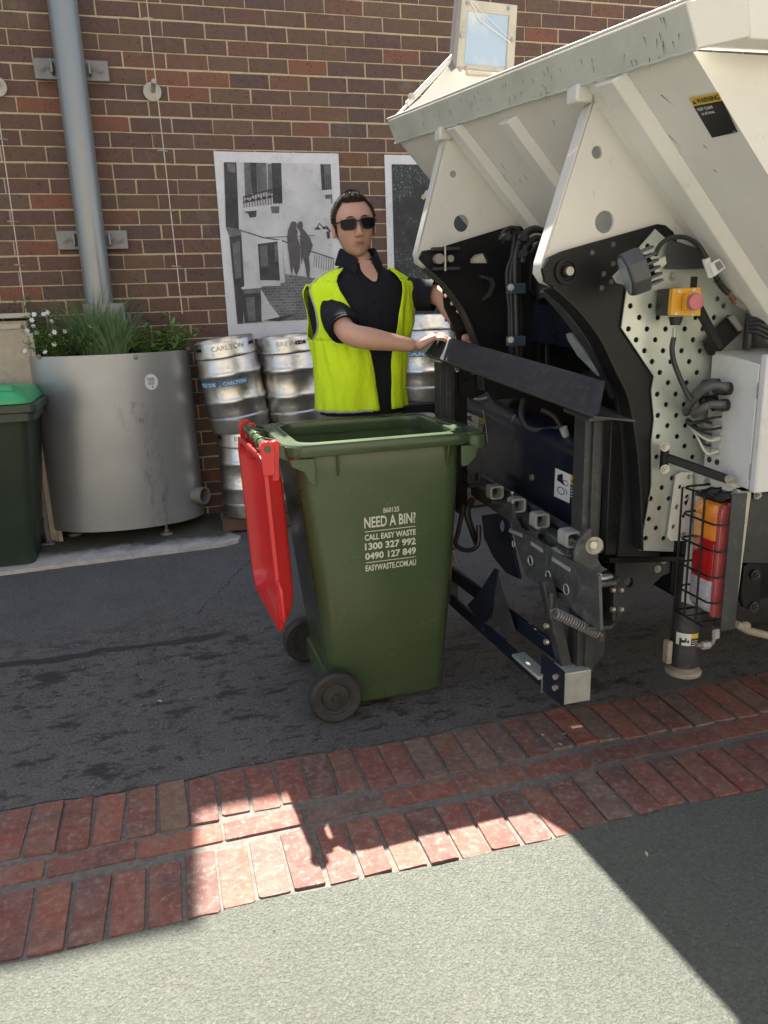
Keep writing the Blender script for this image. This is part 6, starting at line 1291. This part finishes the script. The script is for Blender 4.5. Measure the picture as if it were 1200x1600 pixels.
# ------------------------------------------------------------------ the man in the hi-vis vest
def person():
    t = thing('person', 'man in black polo, sunglasses and yellow hi-vis vest resting hands on the lifter', 'person', (.80, 3.27, gz(3.27)))
    FA = R_(4); front = V((math.sin(FA), -math.cos(FA), 0)); rt = V((math.cos(FA), math.sin(FA), 0)); UP = V((0, 0, 1))
    def W(x, y, Y): return PY(x, y, Y)
    meshes = []
    dg = bpy.context.evaluated_depsgraph_get
    def skin(chains, sub=2):
        me = bpy.data.meshes.new('sk'); vs = []; es = []; rs = []
        idx = {}
        for ch in chains:
            prev = None
            for p, r in ch:
                p = V(p); key = tuple(round(c, 4) for c in p)
                if key not in idx: idx[key] = len(vs); vs.append(p); rs.append(r)
                if prev is not None: es.append((prev, idx[key]))
                prev = idx[key]
        me.from_pydata([tuple(p) for p in vs], es, []); o = bpy.data.objects.new('sk', me); COL.objects.link(o)
        md = o.modifiers.new('s', 'SKIN'); md.use_smooth_shade = True
        for i, r in enumerate(rs): me.skin_vertices[0].data[i].radius = (r, r) if not isinstance(r, tuple) else r; me.skin_vertices[0].data[i].use_root = (i == 0)
        sb = o.modifiers.new('u', 'SUBSURF'); sb.levels = sub; sb.render_levels = sub
        ev = bpy.data.meshes.new_from_object(o.evaluated_get(dg())); bb = B(); bb.add([v.co.copy() for v in ev.vertices], [tuple(p.vertices) for p in ev.polygons]); bpy.data.objects.remove(o); bpy.data.meshes.remove(me); bpy.data.meshes.remove(ev); return bb
    allb = B()
    def join(b): allb.add(b.v, b.f)
    YB = 3.27
    # joints
    neck0, neck1 = V((.815, YB, 1.63)), V((.808, YB-.015, 1.73))
    shR, elR, wrR = V((.655, YB, 1.55)), W(544, 524, 3.02), W(652, 541, 2.99)
    shL, elL, wrL = V((1.005, YB, 1.56)), W(690, 462, 3.17), W(719, 513, 3.05)
    hip = V((.80, YB+.02, 1.02))
    # torso, arms to the wrists, legs
    join(skin([[(hip, .13), (V((.80, YB, 1.18)), .14), (V((.805, YB, 1.38)), .15), (V((.812, YB, 1.53)), .12), (neck0, .066), (neck1, .062)]]))
    def limb(pts): join(skin([pts]))
    e = elR.lerp(wrR, .35)
    limb([(V((.74, YB, 1.52)), .06), (shR, .050), (shR.lerp(elR, .5), .047), (elR, .047), (elR.lerp(wrR, .25), .050), (elR.lerp(wrR, .6), .038), (wrR, .028)])
    limb([(V((.92, YB, 1.53)), .06), (shL, .050), (shL.lerp(elL, .5), .046), (elL, .044), (elL.lerp(wrL, .3), .044), (elL.lerp(wrL, .65), .035), (wrL, .027)])
    for s_ in (-1, 1):
        hx = .80+s_*.10; limb([(V((.80+s_*.05, YB+.02, 1.02)), .10), (V((hx, YB+.02, .92)), .095), (V((hx+s_*.02, YB, .56)), .062), (V((hx+s_*.025, YB+.03, .40)), .058), (V((hx+s_*.03, YB+.05, .12)), .04)])
    # hands
    def hand(wr, d, side, nrm, curl, thumb_up=1):
        d = d.normalized(); nrm = (nrm-d*nrm.dot(d)).normalized(); sd = d.cross(nrm)*side
        join(skin([[(wr-d*.01, (.031, .026)), (wr+d*.03, (.034, .022)), (wr+d*.065, (.042, .019)), (wr+d*.088, (.040, .016))]], 2))
        for k, (off, L_, r0) in enumerate(((-.031, .080, .0110), (-.011, .088, .0112), (.011, .084, .011), (.030, .066, .0098))):
            b0 = wr+d*.075+sd*off; pts = [(b0, r0)]; a = R_(8); p = b0; dd = d+sd*off*1.2
            for seg, l_ in enumerate((.42, .32, .26)):
                a += curl[seg]; q_ = p+(dd.normalized()*math.cos(a)-nrm*math.sin(a))*L_*l_*1.05; pts.append((q_, r0*(.95-.1*seg))); p = q_
            join(skin([pts], 2))
        b0 = wr+d*.025-sd*.022; p1 = b0-sd*.024+d*.022-nrm*.012*thumb_up; p2 = p1+d*.030-sd*.010-nrm*.012*thumb_up; p3 = p2+d*.026-nrm*.008*thumb_up
        join(skin([[(b0, .014), (p1, .0125), (p2, .0105), (p3, .009)]], 2))
    tipR = W(700, 520, 2.97); dR = V((1, -.02, .10)); hand(wrR, (W(684, 523, 2.97)-wrR), 1, V((-.05, -.25, 1)), (R_(18), R_(32), R_(28)))
    hand(wrL, V((.25, -.75, -.55)), -1, V((-.35, -.5, .8)), (R_(18), R_(35), R_(30)))
    # head: egg form with brow, nose, lips, chin, ears
    HC = W(553, 354, YB-.03); yaw = R_(-1); pit = R_(2); roll = R_(-3)
    ha = R_(-4); hf = V((math.sin(ha), -math.cos(ha), 0)); hr = V((math.cos(ha), math.sin(ha), 0)); hu = V((0, 0, 1))
    hr2 = (hr*math.cos(R_(4))+hu*math.sin(R_(4))); hu2 = (hu*math.cos(R_(4))-hr*math.sin(R_(4)))
    def hp(x, y, z): return HC+hr2*x+hf*y+hu2*z        # x right in the picture, y out of the face, z up; origin mid head, eyes at z 0
    S = .98
    def headsurf(u, v, off=0):      # u longitude (0 = face front), v latitude
        cz = math.sin(v); cr = math.cos(v); x = math.sin(u)*cr; y = math.cos(u)*cr; z = cz
        ax, ay, az = .076, .098, .122
        if z < 0: az = .126
        X, Y, Z = x*ax, y*ay, z*az
        if z > 0: X *= 1+.42*z*(1-z)*1.6; Y *= 1+.06*z 
        # jaw narrows, chin forward
        j = max(0, -z); X *= 1-.06*j**1.6
        if Y > 0: Y = Y*(1-.02*j)+.006*j; Y *= 1-.05*(1-abs(x))**0*max(0, z-.3)
        else: Y *= 1-.35*j
        if Y > 0: Y -= .012*max(0, 1-abs(z)*2.2)*min(1, abs(x)*2.2)*0+0
        # flatten cheeks/face front, eye hollows, cheekbones
        if y > .3:
            ex = math.exp(-((abs(X)-.031)/.017)**2-((Z-.004)/.016)**2); Y -= .010*ex
            br = math.exp(-((abs(X)-.028)/.028)**2-((Z-.026)/.010)**2); Y += .005*br
            ck = math.exp(-((abs(X)-.048)/.016)**2-((Z+.028)/.018)**2); Y += .004*ck
            ch = math.exp(-(X/.020)**2-((Z+.112)/.014)**2); Y += .007*ch
            mo = math.exp(-(X/.030)**2-((Z+.068)/.022)**2); Y += .0015*mo
            nl = math.exp(-((abs(X)-.028)/.007)**2-((Z+.048)/.018)**2); Y -= .0025*nl
        n = V((X, Y, Z)).normalized()
        return hp((X+n.x*off)*S, (Y+n.y*off)*S, (Z+n.z*off)*S)
    hb = B(); rings = []
    for i in range(1, 40):
        v = -math.pi/2+math.pi*i/40; rings.append([headsurf(2*math.pi*j/56, v) for j in range(56)])
    hb.loft(rings, caps=True); join(hb)
    def ell(c, r): bb = B(); bb.ball((0, 0, 0), 1, 16, 10); bb.v = [hp(*(V(c)+V((p.x*r[0], p.y*r[1], p.z*r[2])))*1.0) for p in bb.v]; join(bb)
    # nose
    nb = B(); prof = [(.030, .090, .0075, .006), (.012, .097, .0075, .008), (-.006, .104, .0085, .010), (-.022, .109, .0115, .013), (-.034, .113, .0150, .014), (-.043, .109, .0155, .012), (-.049, .100, .011, .010)]
    rings = []
    for z, y, wx, d_ in prof:
        rings.append([hp(math.sin(a)*wx*S*(1.15 if math.cos(a) < 0 else 1), (y-d_*.2+math.cos(a)*d_*(.9 if math.cos(a) > 0 else 2.0))*S, z*S) for a in [2*math.pi*k/14 for k in range(14)]])
    nb.loft(rings); join(nb); ell((.012, .100, -.041), (.008, .012, .007)); ell((-.012, .100, -.041), (.008, .012, .007))
    # lips: two soft rolls
    for z_, r_ in ((-.0690, .0042), (-.0775, .0050)): lb_ = B(); lb_.tube([hp(x*S, (.0985-.9*x*x*12)*S+.0*x, (z_+.0008*math.cos(x*140))*S) for x in (-.027, -.018, -.009, 0, .009, .018, .027)], [.002, r_*.7, r_, r_*.95, r_, r_*.7, .002], 8); join(lb_)
    # ears
    for s_ in (-1, 1):
        eb = B(); c = V((s_*.078, -.008, -.012)); ring_ = [(math.cos(a)*.017, math.sin(a)*.033*(1 if math.sin(a) > 0 else .92)) for a in [2*math.pi*k/18 for k in range(18)]]
        eb.loft([[hp((c.x+s_*o_)*S, (c.y+y*k_-o_*.25)*S, (c.z+z*k_)*S) for y, z in ring_] for k_, o_ in ((.55, -.010), (.9, .004), (1.0, .012), (.86, .016), (.55, .010))]); join(eb)
    me = bpy.data.meshes.new('person_body'); me.from_pydata([tuple(p) for p in allb.v], [], allb.f); o = bpy.data.objects.new('body', me); COL.objects.link(o)
    md = o.modifiers.new('r', 'REMESH'); md.mode = 'VOXEL'; md.voxel_size = .0036
    sm = o.modifiers.new('s', 'SMOOTH'); sm.factor = .5; sm.iterations = 6
    ev = bpy.data.meshes.new_from_object(o.evaluated_get(dg())); bpy.data.objects.remove(o); bpy.data.meshes.remove(me); ev.name = 'body'
    ev.materials.clear(); ev.materials.append(MATS['skin']); ev.shade_smooth()
    body = bpy.data.objects.new('body', ev); COL.objects.link(body); body.parent = t; body.matrix_parent_inverse = t.matrix_basis.inverted()
    # lips colour, teeth gap
    for z_ in (-.0688, -.0775): b = B(); b.tube([hp(x*S, (.0985-.9*x*x*12)*S+.0016, z_*S) for x in (-.024, -.012, 0, .012, .024)], [.001, .0034, .0038, .0034, .001], 8); b.build('lip', 'lips', t)
    b = B(); b.tube([hp(x*S, (.0985-.9*x*x*12)*S+.0040, -.0732*S) for x in (-.021, -.010, 0, .010, .021)], [.0006, .0013, .0016, .0013, .0006], 6); b.build('mouth_gap', 'frame_black', t)
    # hair: a cap with short tufts, receding over the temples
    rg = random.Random(8); hb = B()
    def hairline(u):
        a = abs((u+math.pi) % (2*math.pi)-math.pi)      # 0 front
        d = math.degrees(a)
        if d < 28: return R_(44)
        if d < 50: return R_(44+4*(d-28)/22)
        if d < 70: return R_(48-36*(d-50)/20)
        if d < 86: return R_(10-32*(d-72)/14)
        if d < 100: return R_(-22+18*(d-86)/14)
        return R_(-4-24*min(1, (d-100)/40))
    rings = []; N = 72
    for k in range(15):
        f_ = k/14; rings.append([headsurf(2*math.pi*j/N, hairline(2*math.pi*j/N)*(1-f_)+R_(88)*f_, .001+.006*min(1, f_*5)+(.008 if math.cos(2*math.pi*j/N) > .3 else .002)*math.sin(min(1, f_*1.6)*math.pi/2)+.0022*noise.noise(V((j*.5, k*.6, 1)))) for j in range(N)])
    hb.loft(rings, caps=False); hb.add([rings[-1][j] for j in range(N)], [tuple(range(N))])
    for i in range(3400):
        u = rg.uniform(0, 2*math.pi); hl = hairline(u); v = hl+(R_(88)-hl)*rg.random()**1.15
        p = headsurf(u, v, .006); q0 = headsurf(u, v, .02); n_ = (q0-p).normalized(); fr_ = max(0, math.cos(u)); topness = max(0, math.sin(v))
        L_ = (.006+.010*topness)*rg.uniform(.6, 1.2); d = (n_+hf*.35*topness+hu2*.5*topness*fr_+hr2*rg.uniform(-.4, .4)+hf*rg.uniform(-.3, .3)-hu2*.8*(1-topness)).normalized()
        s_ = d.orthogonal().normalized()*.0012; s2 = d.cross(s_); hb.add([p+s_, p-s_*.5+s2, p-s_*.5-s2, p+d*L_], [(0, 1, 3), (1, 2, 3), (2, 0, 3)])
    hb.build('hair', 'hair', t, smooth=60)
    for s_ in (-1, 1):
        b = B(); b.tube([hp(x*S*s_, y*S, z*S) for x, y, z in ((.014, .104, .026), (.028, .102, .030), (.044, .092, .028))], [.0018, .003, .0014], 6); b.build('eyebrow', 'hair', t)
    # sunglasses
    sg = B(); gl = thing('sunglasses', None, None); gl.parent = t; gl.matrix_parent_inverse = t.matrix_basis.inverted()
    def lens_pts(s_, g=0, dy=0):
        o = [(.0065, .017), (.022, .0195), (.044, .0200), (.070, .018), (.073, .008), (.070, -.014), (.058, -.024), (.030, -.025), (.016, -.021), (.0085, -.006)]
        cx, cz = .040, -.002
        return [hp(s_*(cx+(x-cx)*(1-g))*S, (.1135-4.6*x*x+dy)*S, (cz+(z-cz)*(1-g)+.002)*S) for x, z in o]
    for s_ in (-1, 1):
        b = B(); b.loft([lens_pts(s_, 0, 0), lens_pts(s_, 0, .004), lens_pts(s_, .10, .0045), lens_pts(s_, .14, .003)], caps=False); b.loft([lens_pts(s_, 0, 0), lens_pts(s_, .14, .0)], caps=False); b.build('rim', 'frame_black', gl)
        b = B(); b.loft([lens_pts(s_, .12, .0015), lens_pts(s_, .12, .003)]); b.build('lens', 'glass_lens', gl)
        b = B(); b.tube([hp(s_*.072*S, .089*S, .013*S), hp(s_*.083*S, .070*S, .012*S), hp(s_*.085*S, .02*S, .008*S), hp(s_*.084*S, -.012*S, .004*S), hp(s_*.082*S, -.03*S, -.008*S)], .0028, 6); b.build('temple', 'frame_black', gl)
    b = B(); b.tube([hp(-.012*S, .1155*S, .010*S), hp(0, .118*S, .011*S), hp(.012*S, .1155*S, .010*S)], .0030, 8); b.build('bridge', 'frame_black', gl)
    # ---- clothes
    C = lambda z: V((.805+.012*(z-1.1)/.5, YB, 0))
    SEC = [(.98, .170, .125), (1.04, .178, .130), (1.10, .176, .130), (1.20, .178, .132), (1.32, .190, .138), (1.42, .205, .142), (1.50, .216, .138), (1.555, .216, .126), (1.595, .198, .110), (1.622, .160, .096), (1.642, .115, .082), (1.66, .082, .074)]
    def sec_at(z):
        for (z0, a0, b0), (z1, a1, b1) in zip(SEC[:-1], SEC[1:]):
            if z <= z1: f_ = (z-z0)/(z1-z0); return a0+(a1-a0)*f_, b0+(b1-b0)*f_
        return SEC[-1][1:]
    def tor(th, z, off=0):
        a, b_ = sec_at(z); s_, c_ = math.sin(th), math.cos(th); e_ = .82
        x = math.copysign(abs(s_)**e_, s_); y = math.copysign(abs(c_)**e_, c_)
        drop = -.16*max(0, abs(x)-.25)*a if z > 1.59 else 0
        return C(z)+rt*x*(a+off)+front*y*(b_+off)+V((0, 0, z+ (drop if z > 1.59 else 0)))
    rings = []; N = 60; zz = [1.045+.615*k/34 for k in range(35)]
    for z in zz: rings.append([tor(2*math.pi*j/N, z, .004+.005*noise.noise(V((math.sin(2*math.pi*j/N)*3, z*7, math.cos(2*math.pi*j/N)*3)))) for j in range(N)])
    b = B(); b.loft(rings, caps=False); sh = b.build('polo_shirt', 'shirt', t, smooth=70)
    def sleeve(p0, sh_, el, k, name='sleeve'):
        e_ = sh_.lerp(el, k); b = B(); pts = [p0, p0.lerp(sh_, .5), sh_, sh_.lerp(e_, .35), sh_.lerp(e_, .7), e_, e_.lerp(el, .06)]; rr = [.050, .060, .067, .067, .065, .066, .062]
        S_ = spline(pts, 4); R2 = []
        for i in range(len(S_)): f_ = i/(len(S_)-1)*(len(rr)-1); j = min(int(f_), len(rr)-2); R2.append(rr[j]+(rr[j+1]-rr[j])*(f_-j)+.004*noise.noise(V((i*.6, 2, p0.x*9))))
        b.tube(S_, R2, 24, caps=False); b.v = [p+V((noise.noise(p*16), noise.noise(p*16+V((9, 0, 0))), noise.noise(p*14+V((0, 9, 0)))))*.006 for p in b.v]
        b.build(name, 'shirt', sh, smooth=70)
        c_ = B(); d = (S_[-1]-S_[-3]).normalized(); c_.tube([S_[-1]-d*.016, S_[-1]+d*.003], [R2[-1]+.003, R2[-1]+.002], 24, caps=False); c_.build('cuff', 'shirt', sh)
    sleeve(V((.74, YB+.01, 1.53)), shR+V((.012, 0, -.025)), elR, .78); sleeve(V((.91, YB+.01, 1.53)), shL+V((-.008, 0, -.022)), elL, .72)
    # open neck: skin shows in the placket V; collar leaves on both sides
    b = B(); vtx = [tor(R_(a), z, .0068) for a, z in ((-16, 1.655), (16, 1.655), (13, 1.62), (7, 1.585), (2, 1.555), (-2, 1.57), (-10, 1.61))]
    def tg(th, z, off): return tor(R_(th), z, off)
    g = []; 
    for k in range(9):
        f_ = k/8; z = 1.585+.083*f_; w0, w1 = 2-16*f_, 5+11*f_; g.append([tg(w0+(w1-w0)*j/8, z, .0125) for j in range(9)])
    b.loft(g, closed=False, caps=False); b.build('open_neck', 'skin', t, smooth=70)
    nk = V((.812, YB-.005, 0)); 
    def col_ring(h, r_, dz): 
        out = []
        for j in range(40):
            a = R_(-152+304*j/39)+math.pi; out.append(nk+rt*math.sin(a)*r_*1.0+front*math.cos(a)*r_*.98+V((0, 0, h+dz*max(0, math.cos(a)))))
        return out
    c0 = [[nk+rt*math.sin(a)*r_+front*math.cos(a)*(r_+.006)+V((0, 0, h-.052*max(0, math.cos(a))**1.5)) for a in [R_(20+320*j/43) for j in range(44)]] for r_, h in ((.072, 1.650), (.068, 1.710), (.072, 1.722), (.080, 1.712), (.098, 1.660), (.094, 1.655))]
    b = B(); b.loft(c0, closed=False, caps=False)
    b.build('collar', 'shirt', sh, smooth=60)
    for s_ in (-1, 1):
        a0 = R_(20*s_); top = nk+rt*math.sin(a0)*.076+front*math.cos(a0)*.084+V((0, 0, 1.675)); 
        b = B(); P_ = [top+rt*s_*.0, top+rt*s_*.034+V((0, 0, .022))-front*.02, top+rt*s_*.056+V((0, 0, -.022))-front*.012, top+rt*s_*.022+V((0, 0, -.066))+front*.03]; b.prism(P_, front*.006); b.build('collar_point', 'shirt', sh, bev=.002)
    b = B(); pl = [[tg(a, z, .012) for a in (-3, 6)] for z in (1.40, 1.45, 1.50, 1.56)]; b.loft(pl, closed=False, caps=False); b.build('placket', 'shirt', sh)
    for z in (1.43, 1.50): b = B(); b.cyl(tg(2, z, .012), tg(2, z, .015), .005, n=12); b.build('button', 'frame_black', sh)
    # vest
    def inner_l(z): # left panel edge in degrees
        pts = [(1.05, 6), (1.30, -1), (1.42, -11), (1.52, -23), (1.61, -36), (1.66, -46)]
        for (z0, a0), (z1, a1) in zip(pts[:-1], pts[1:]):
            if z <= z1: return a0+(a1-a0)*(z-z0)/(z1-z0)
        return pts[-1][1]
    def inner_r(z): return 22+ (8*(z-1.3)/.3 if z > 1.3 else 0)+ (14*(z-1.56)/.1 if z > 1.56 else 0)
    def arm(z):  # armhole half-opening in degrees either side of 90
        return 0 if z < 1.36 else 25*min(1, ((z-1.36)/.06))**.5*(1-.62*max(0, min(1, (z-1.50)/.12)))
    def off(th, z): return .016+.010*max(0, 1.35-z)+ .014*noise.noise(V((math.sin(th)*4, z*4, math.cos(th)*4)))+.010*noise.noise(V((math.sin(th)*9+z*6, z*6, 3)))+(.008 if z > 1.5 else 0)*min(1, (z-1.5)/.05)
    vb = B(); ZB = 1.065
    def strip(f0, f1, z0, z1, nz, na):
        g = []
        for k in range(nz+1):
            z = z0+(z1-z0)*k/nz; a0, a1 = f0(z), f1(z); g.append([tor(R_(a0+(a1-a0)*j/na), z, off(R_(a0+(a1-a0)*j/na), z)) for j in range(na+1)])
        vb.loft(g, closed=False, caps=False)
    strip(lambda z: -360+inner_r(z), lambda z: inner_l(z), ZB, 1.36, 24, 84)
    strip(lambda z: -90+arm(z), inner_l, 1.36, 1.648, 22, 20)
    strip(inner_r, lambda z: 90-arm(z), 1.36, 1.648, 22, 18)
    strip(lambda z: -270+arm(z), lambda z: -90-arm(z), 1.36, 1.648, 22, 34)
    # close over the shoulders
    for s_ in (-1, 1):
        g = []
        for k in range(12):
            z = 1.56+.088*k/11; a0, a1 = (inner_l(z), -150) if s_ < 0 else (inner_r(z), 150); g.append([tor(R_(a0+(a1-a0)*j/16), z, off(R_(a0), z)+.0015) for j in range(17)])
        if True:
            g2 = []
            for k in range(12): row = g[k]; g2.append(row)
            vb.loft([r for r in g2 if r[0].z > 1.59], closed=False, caps=False)
    vest = vb.build('safety_vest', 'hi_vis', t, smooth=80)
    so = vest.modifiers.new('thick', 'SOLIDIFY'); so.thickness = .003; so.offset = 1
    def edge(f, z0, z1, name='reflective_edge'):
        b = B(); S_ = [tor(R_(f(z0+(z1-z0)*k/26)), z0+(z1-z0)*k/26, off(R_(f(z0+(z1-z0)*k/26)), z0+(z1-z0)*k/26)+.004) for k in range(27)]; b.tube(S_, .0042, 6); b.build(name, 'piping', vest)
    edge(lambda z: -90+arm(z), 1.362, 1.648); edge(lambda z: 90-arm(z), 1.362, 1.648)
    b = B(); b.tube([tor(R_(a), ZB, off(R_(a), ZB)+.003) for a in range(-140, 3, 5)], .0045, 6); b.build('hem_binding', 'piping', vest)
    # extra sheet of the right front panel hanging clear of the body
    # trousers, belt, boots
    def tr(s_, z): 
        k = (1.04-z)/1.0; return V((.805+s_*(.088+.035*k), YB+.02+.03*k, z))
    b = B(); rings = []
    for z in (1.06, 1.0, .94, .90): rings.append([tor(2*math.pi*j/40, max(z, .985), -.002+.01*(1.06-z))+V((0, 0, z-max(z, .985))) for j in range(40)])
    b.loft(rings); b.build('trouser_seat', 'trousers', t, smooth=60)
    for s_ in (-1, 1):
        b = B(); zs_ = [.98, .85, .7, .55, .4, .25, .12, .07]; rs_ = [.105, .105, .092, .083, .078, .075, .073, .075]; b.tube([tr(s_, z) for z in zs_], rs_, 22); b.v = [p+V((noise.noise(p*9), noise.noise(p*9+V((5, 0, 0))), 0))*.008 for p in b.v]; b.build('trouser_leg', 'trousers', t, smooth=60)
        f0 = tr(s_, .05); b = B(); z0 = gz(YB); pr_ = [(-.055, .07), (-.06, .03), (.0, .10), (.06, .075), (.13, .055), (.185, .04), (.2, .02)]
        rings = []
        for y, h, w_ in ((.05, .06, .038), (.03, .13, .046), (-.03, .14, .050), (-.08, .10, .048), (-.15, .07, .050), (-.20, .055, .045), (-.225, .03, .03)):
            c_ = V((f0.x+s_*.01, f0.y+y, z0+.004)); rings.append([c_+V((math.cos(a)*w_, 0, (h/2)+math.sin(a)*h/2)) for a in [2*math.pi*q_/14 for q_ in range(14)]])
        b.loft(rings); b.build('boot', 'boots', t, smooth=60)
    # wrist watch on the arm behind the guard
    b = B(); d = (wrL-elL).normalized(); p = wrL-d*.02; b.tube([p-d*.009, p+d*.009], .033, 18, caps=False); wt = b.build('watch_strap', 'sticker_black', t); b = B(); n_ = V((-.6, -.75, .2)).normalized(); b.cyl(p+n_*.028, p+n_*.040, .017, n=18); b.build('watch_face', 'bare_steel', wt)
person()
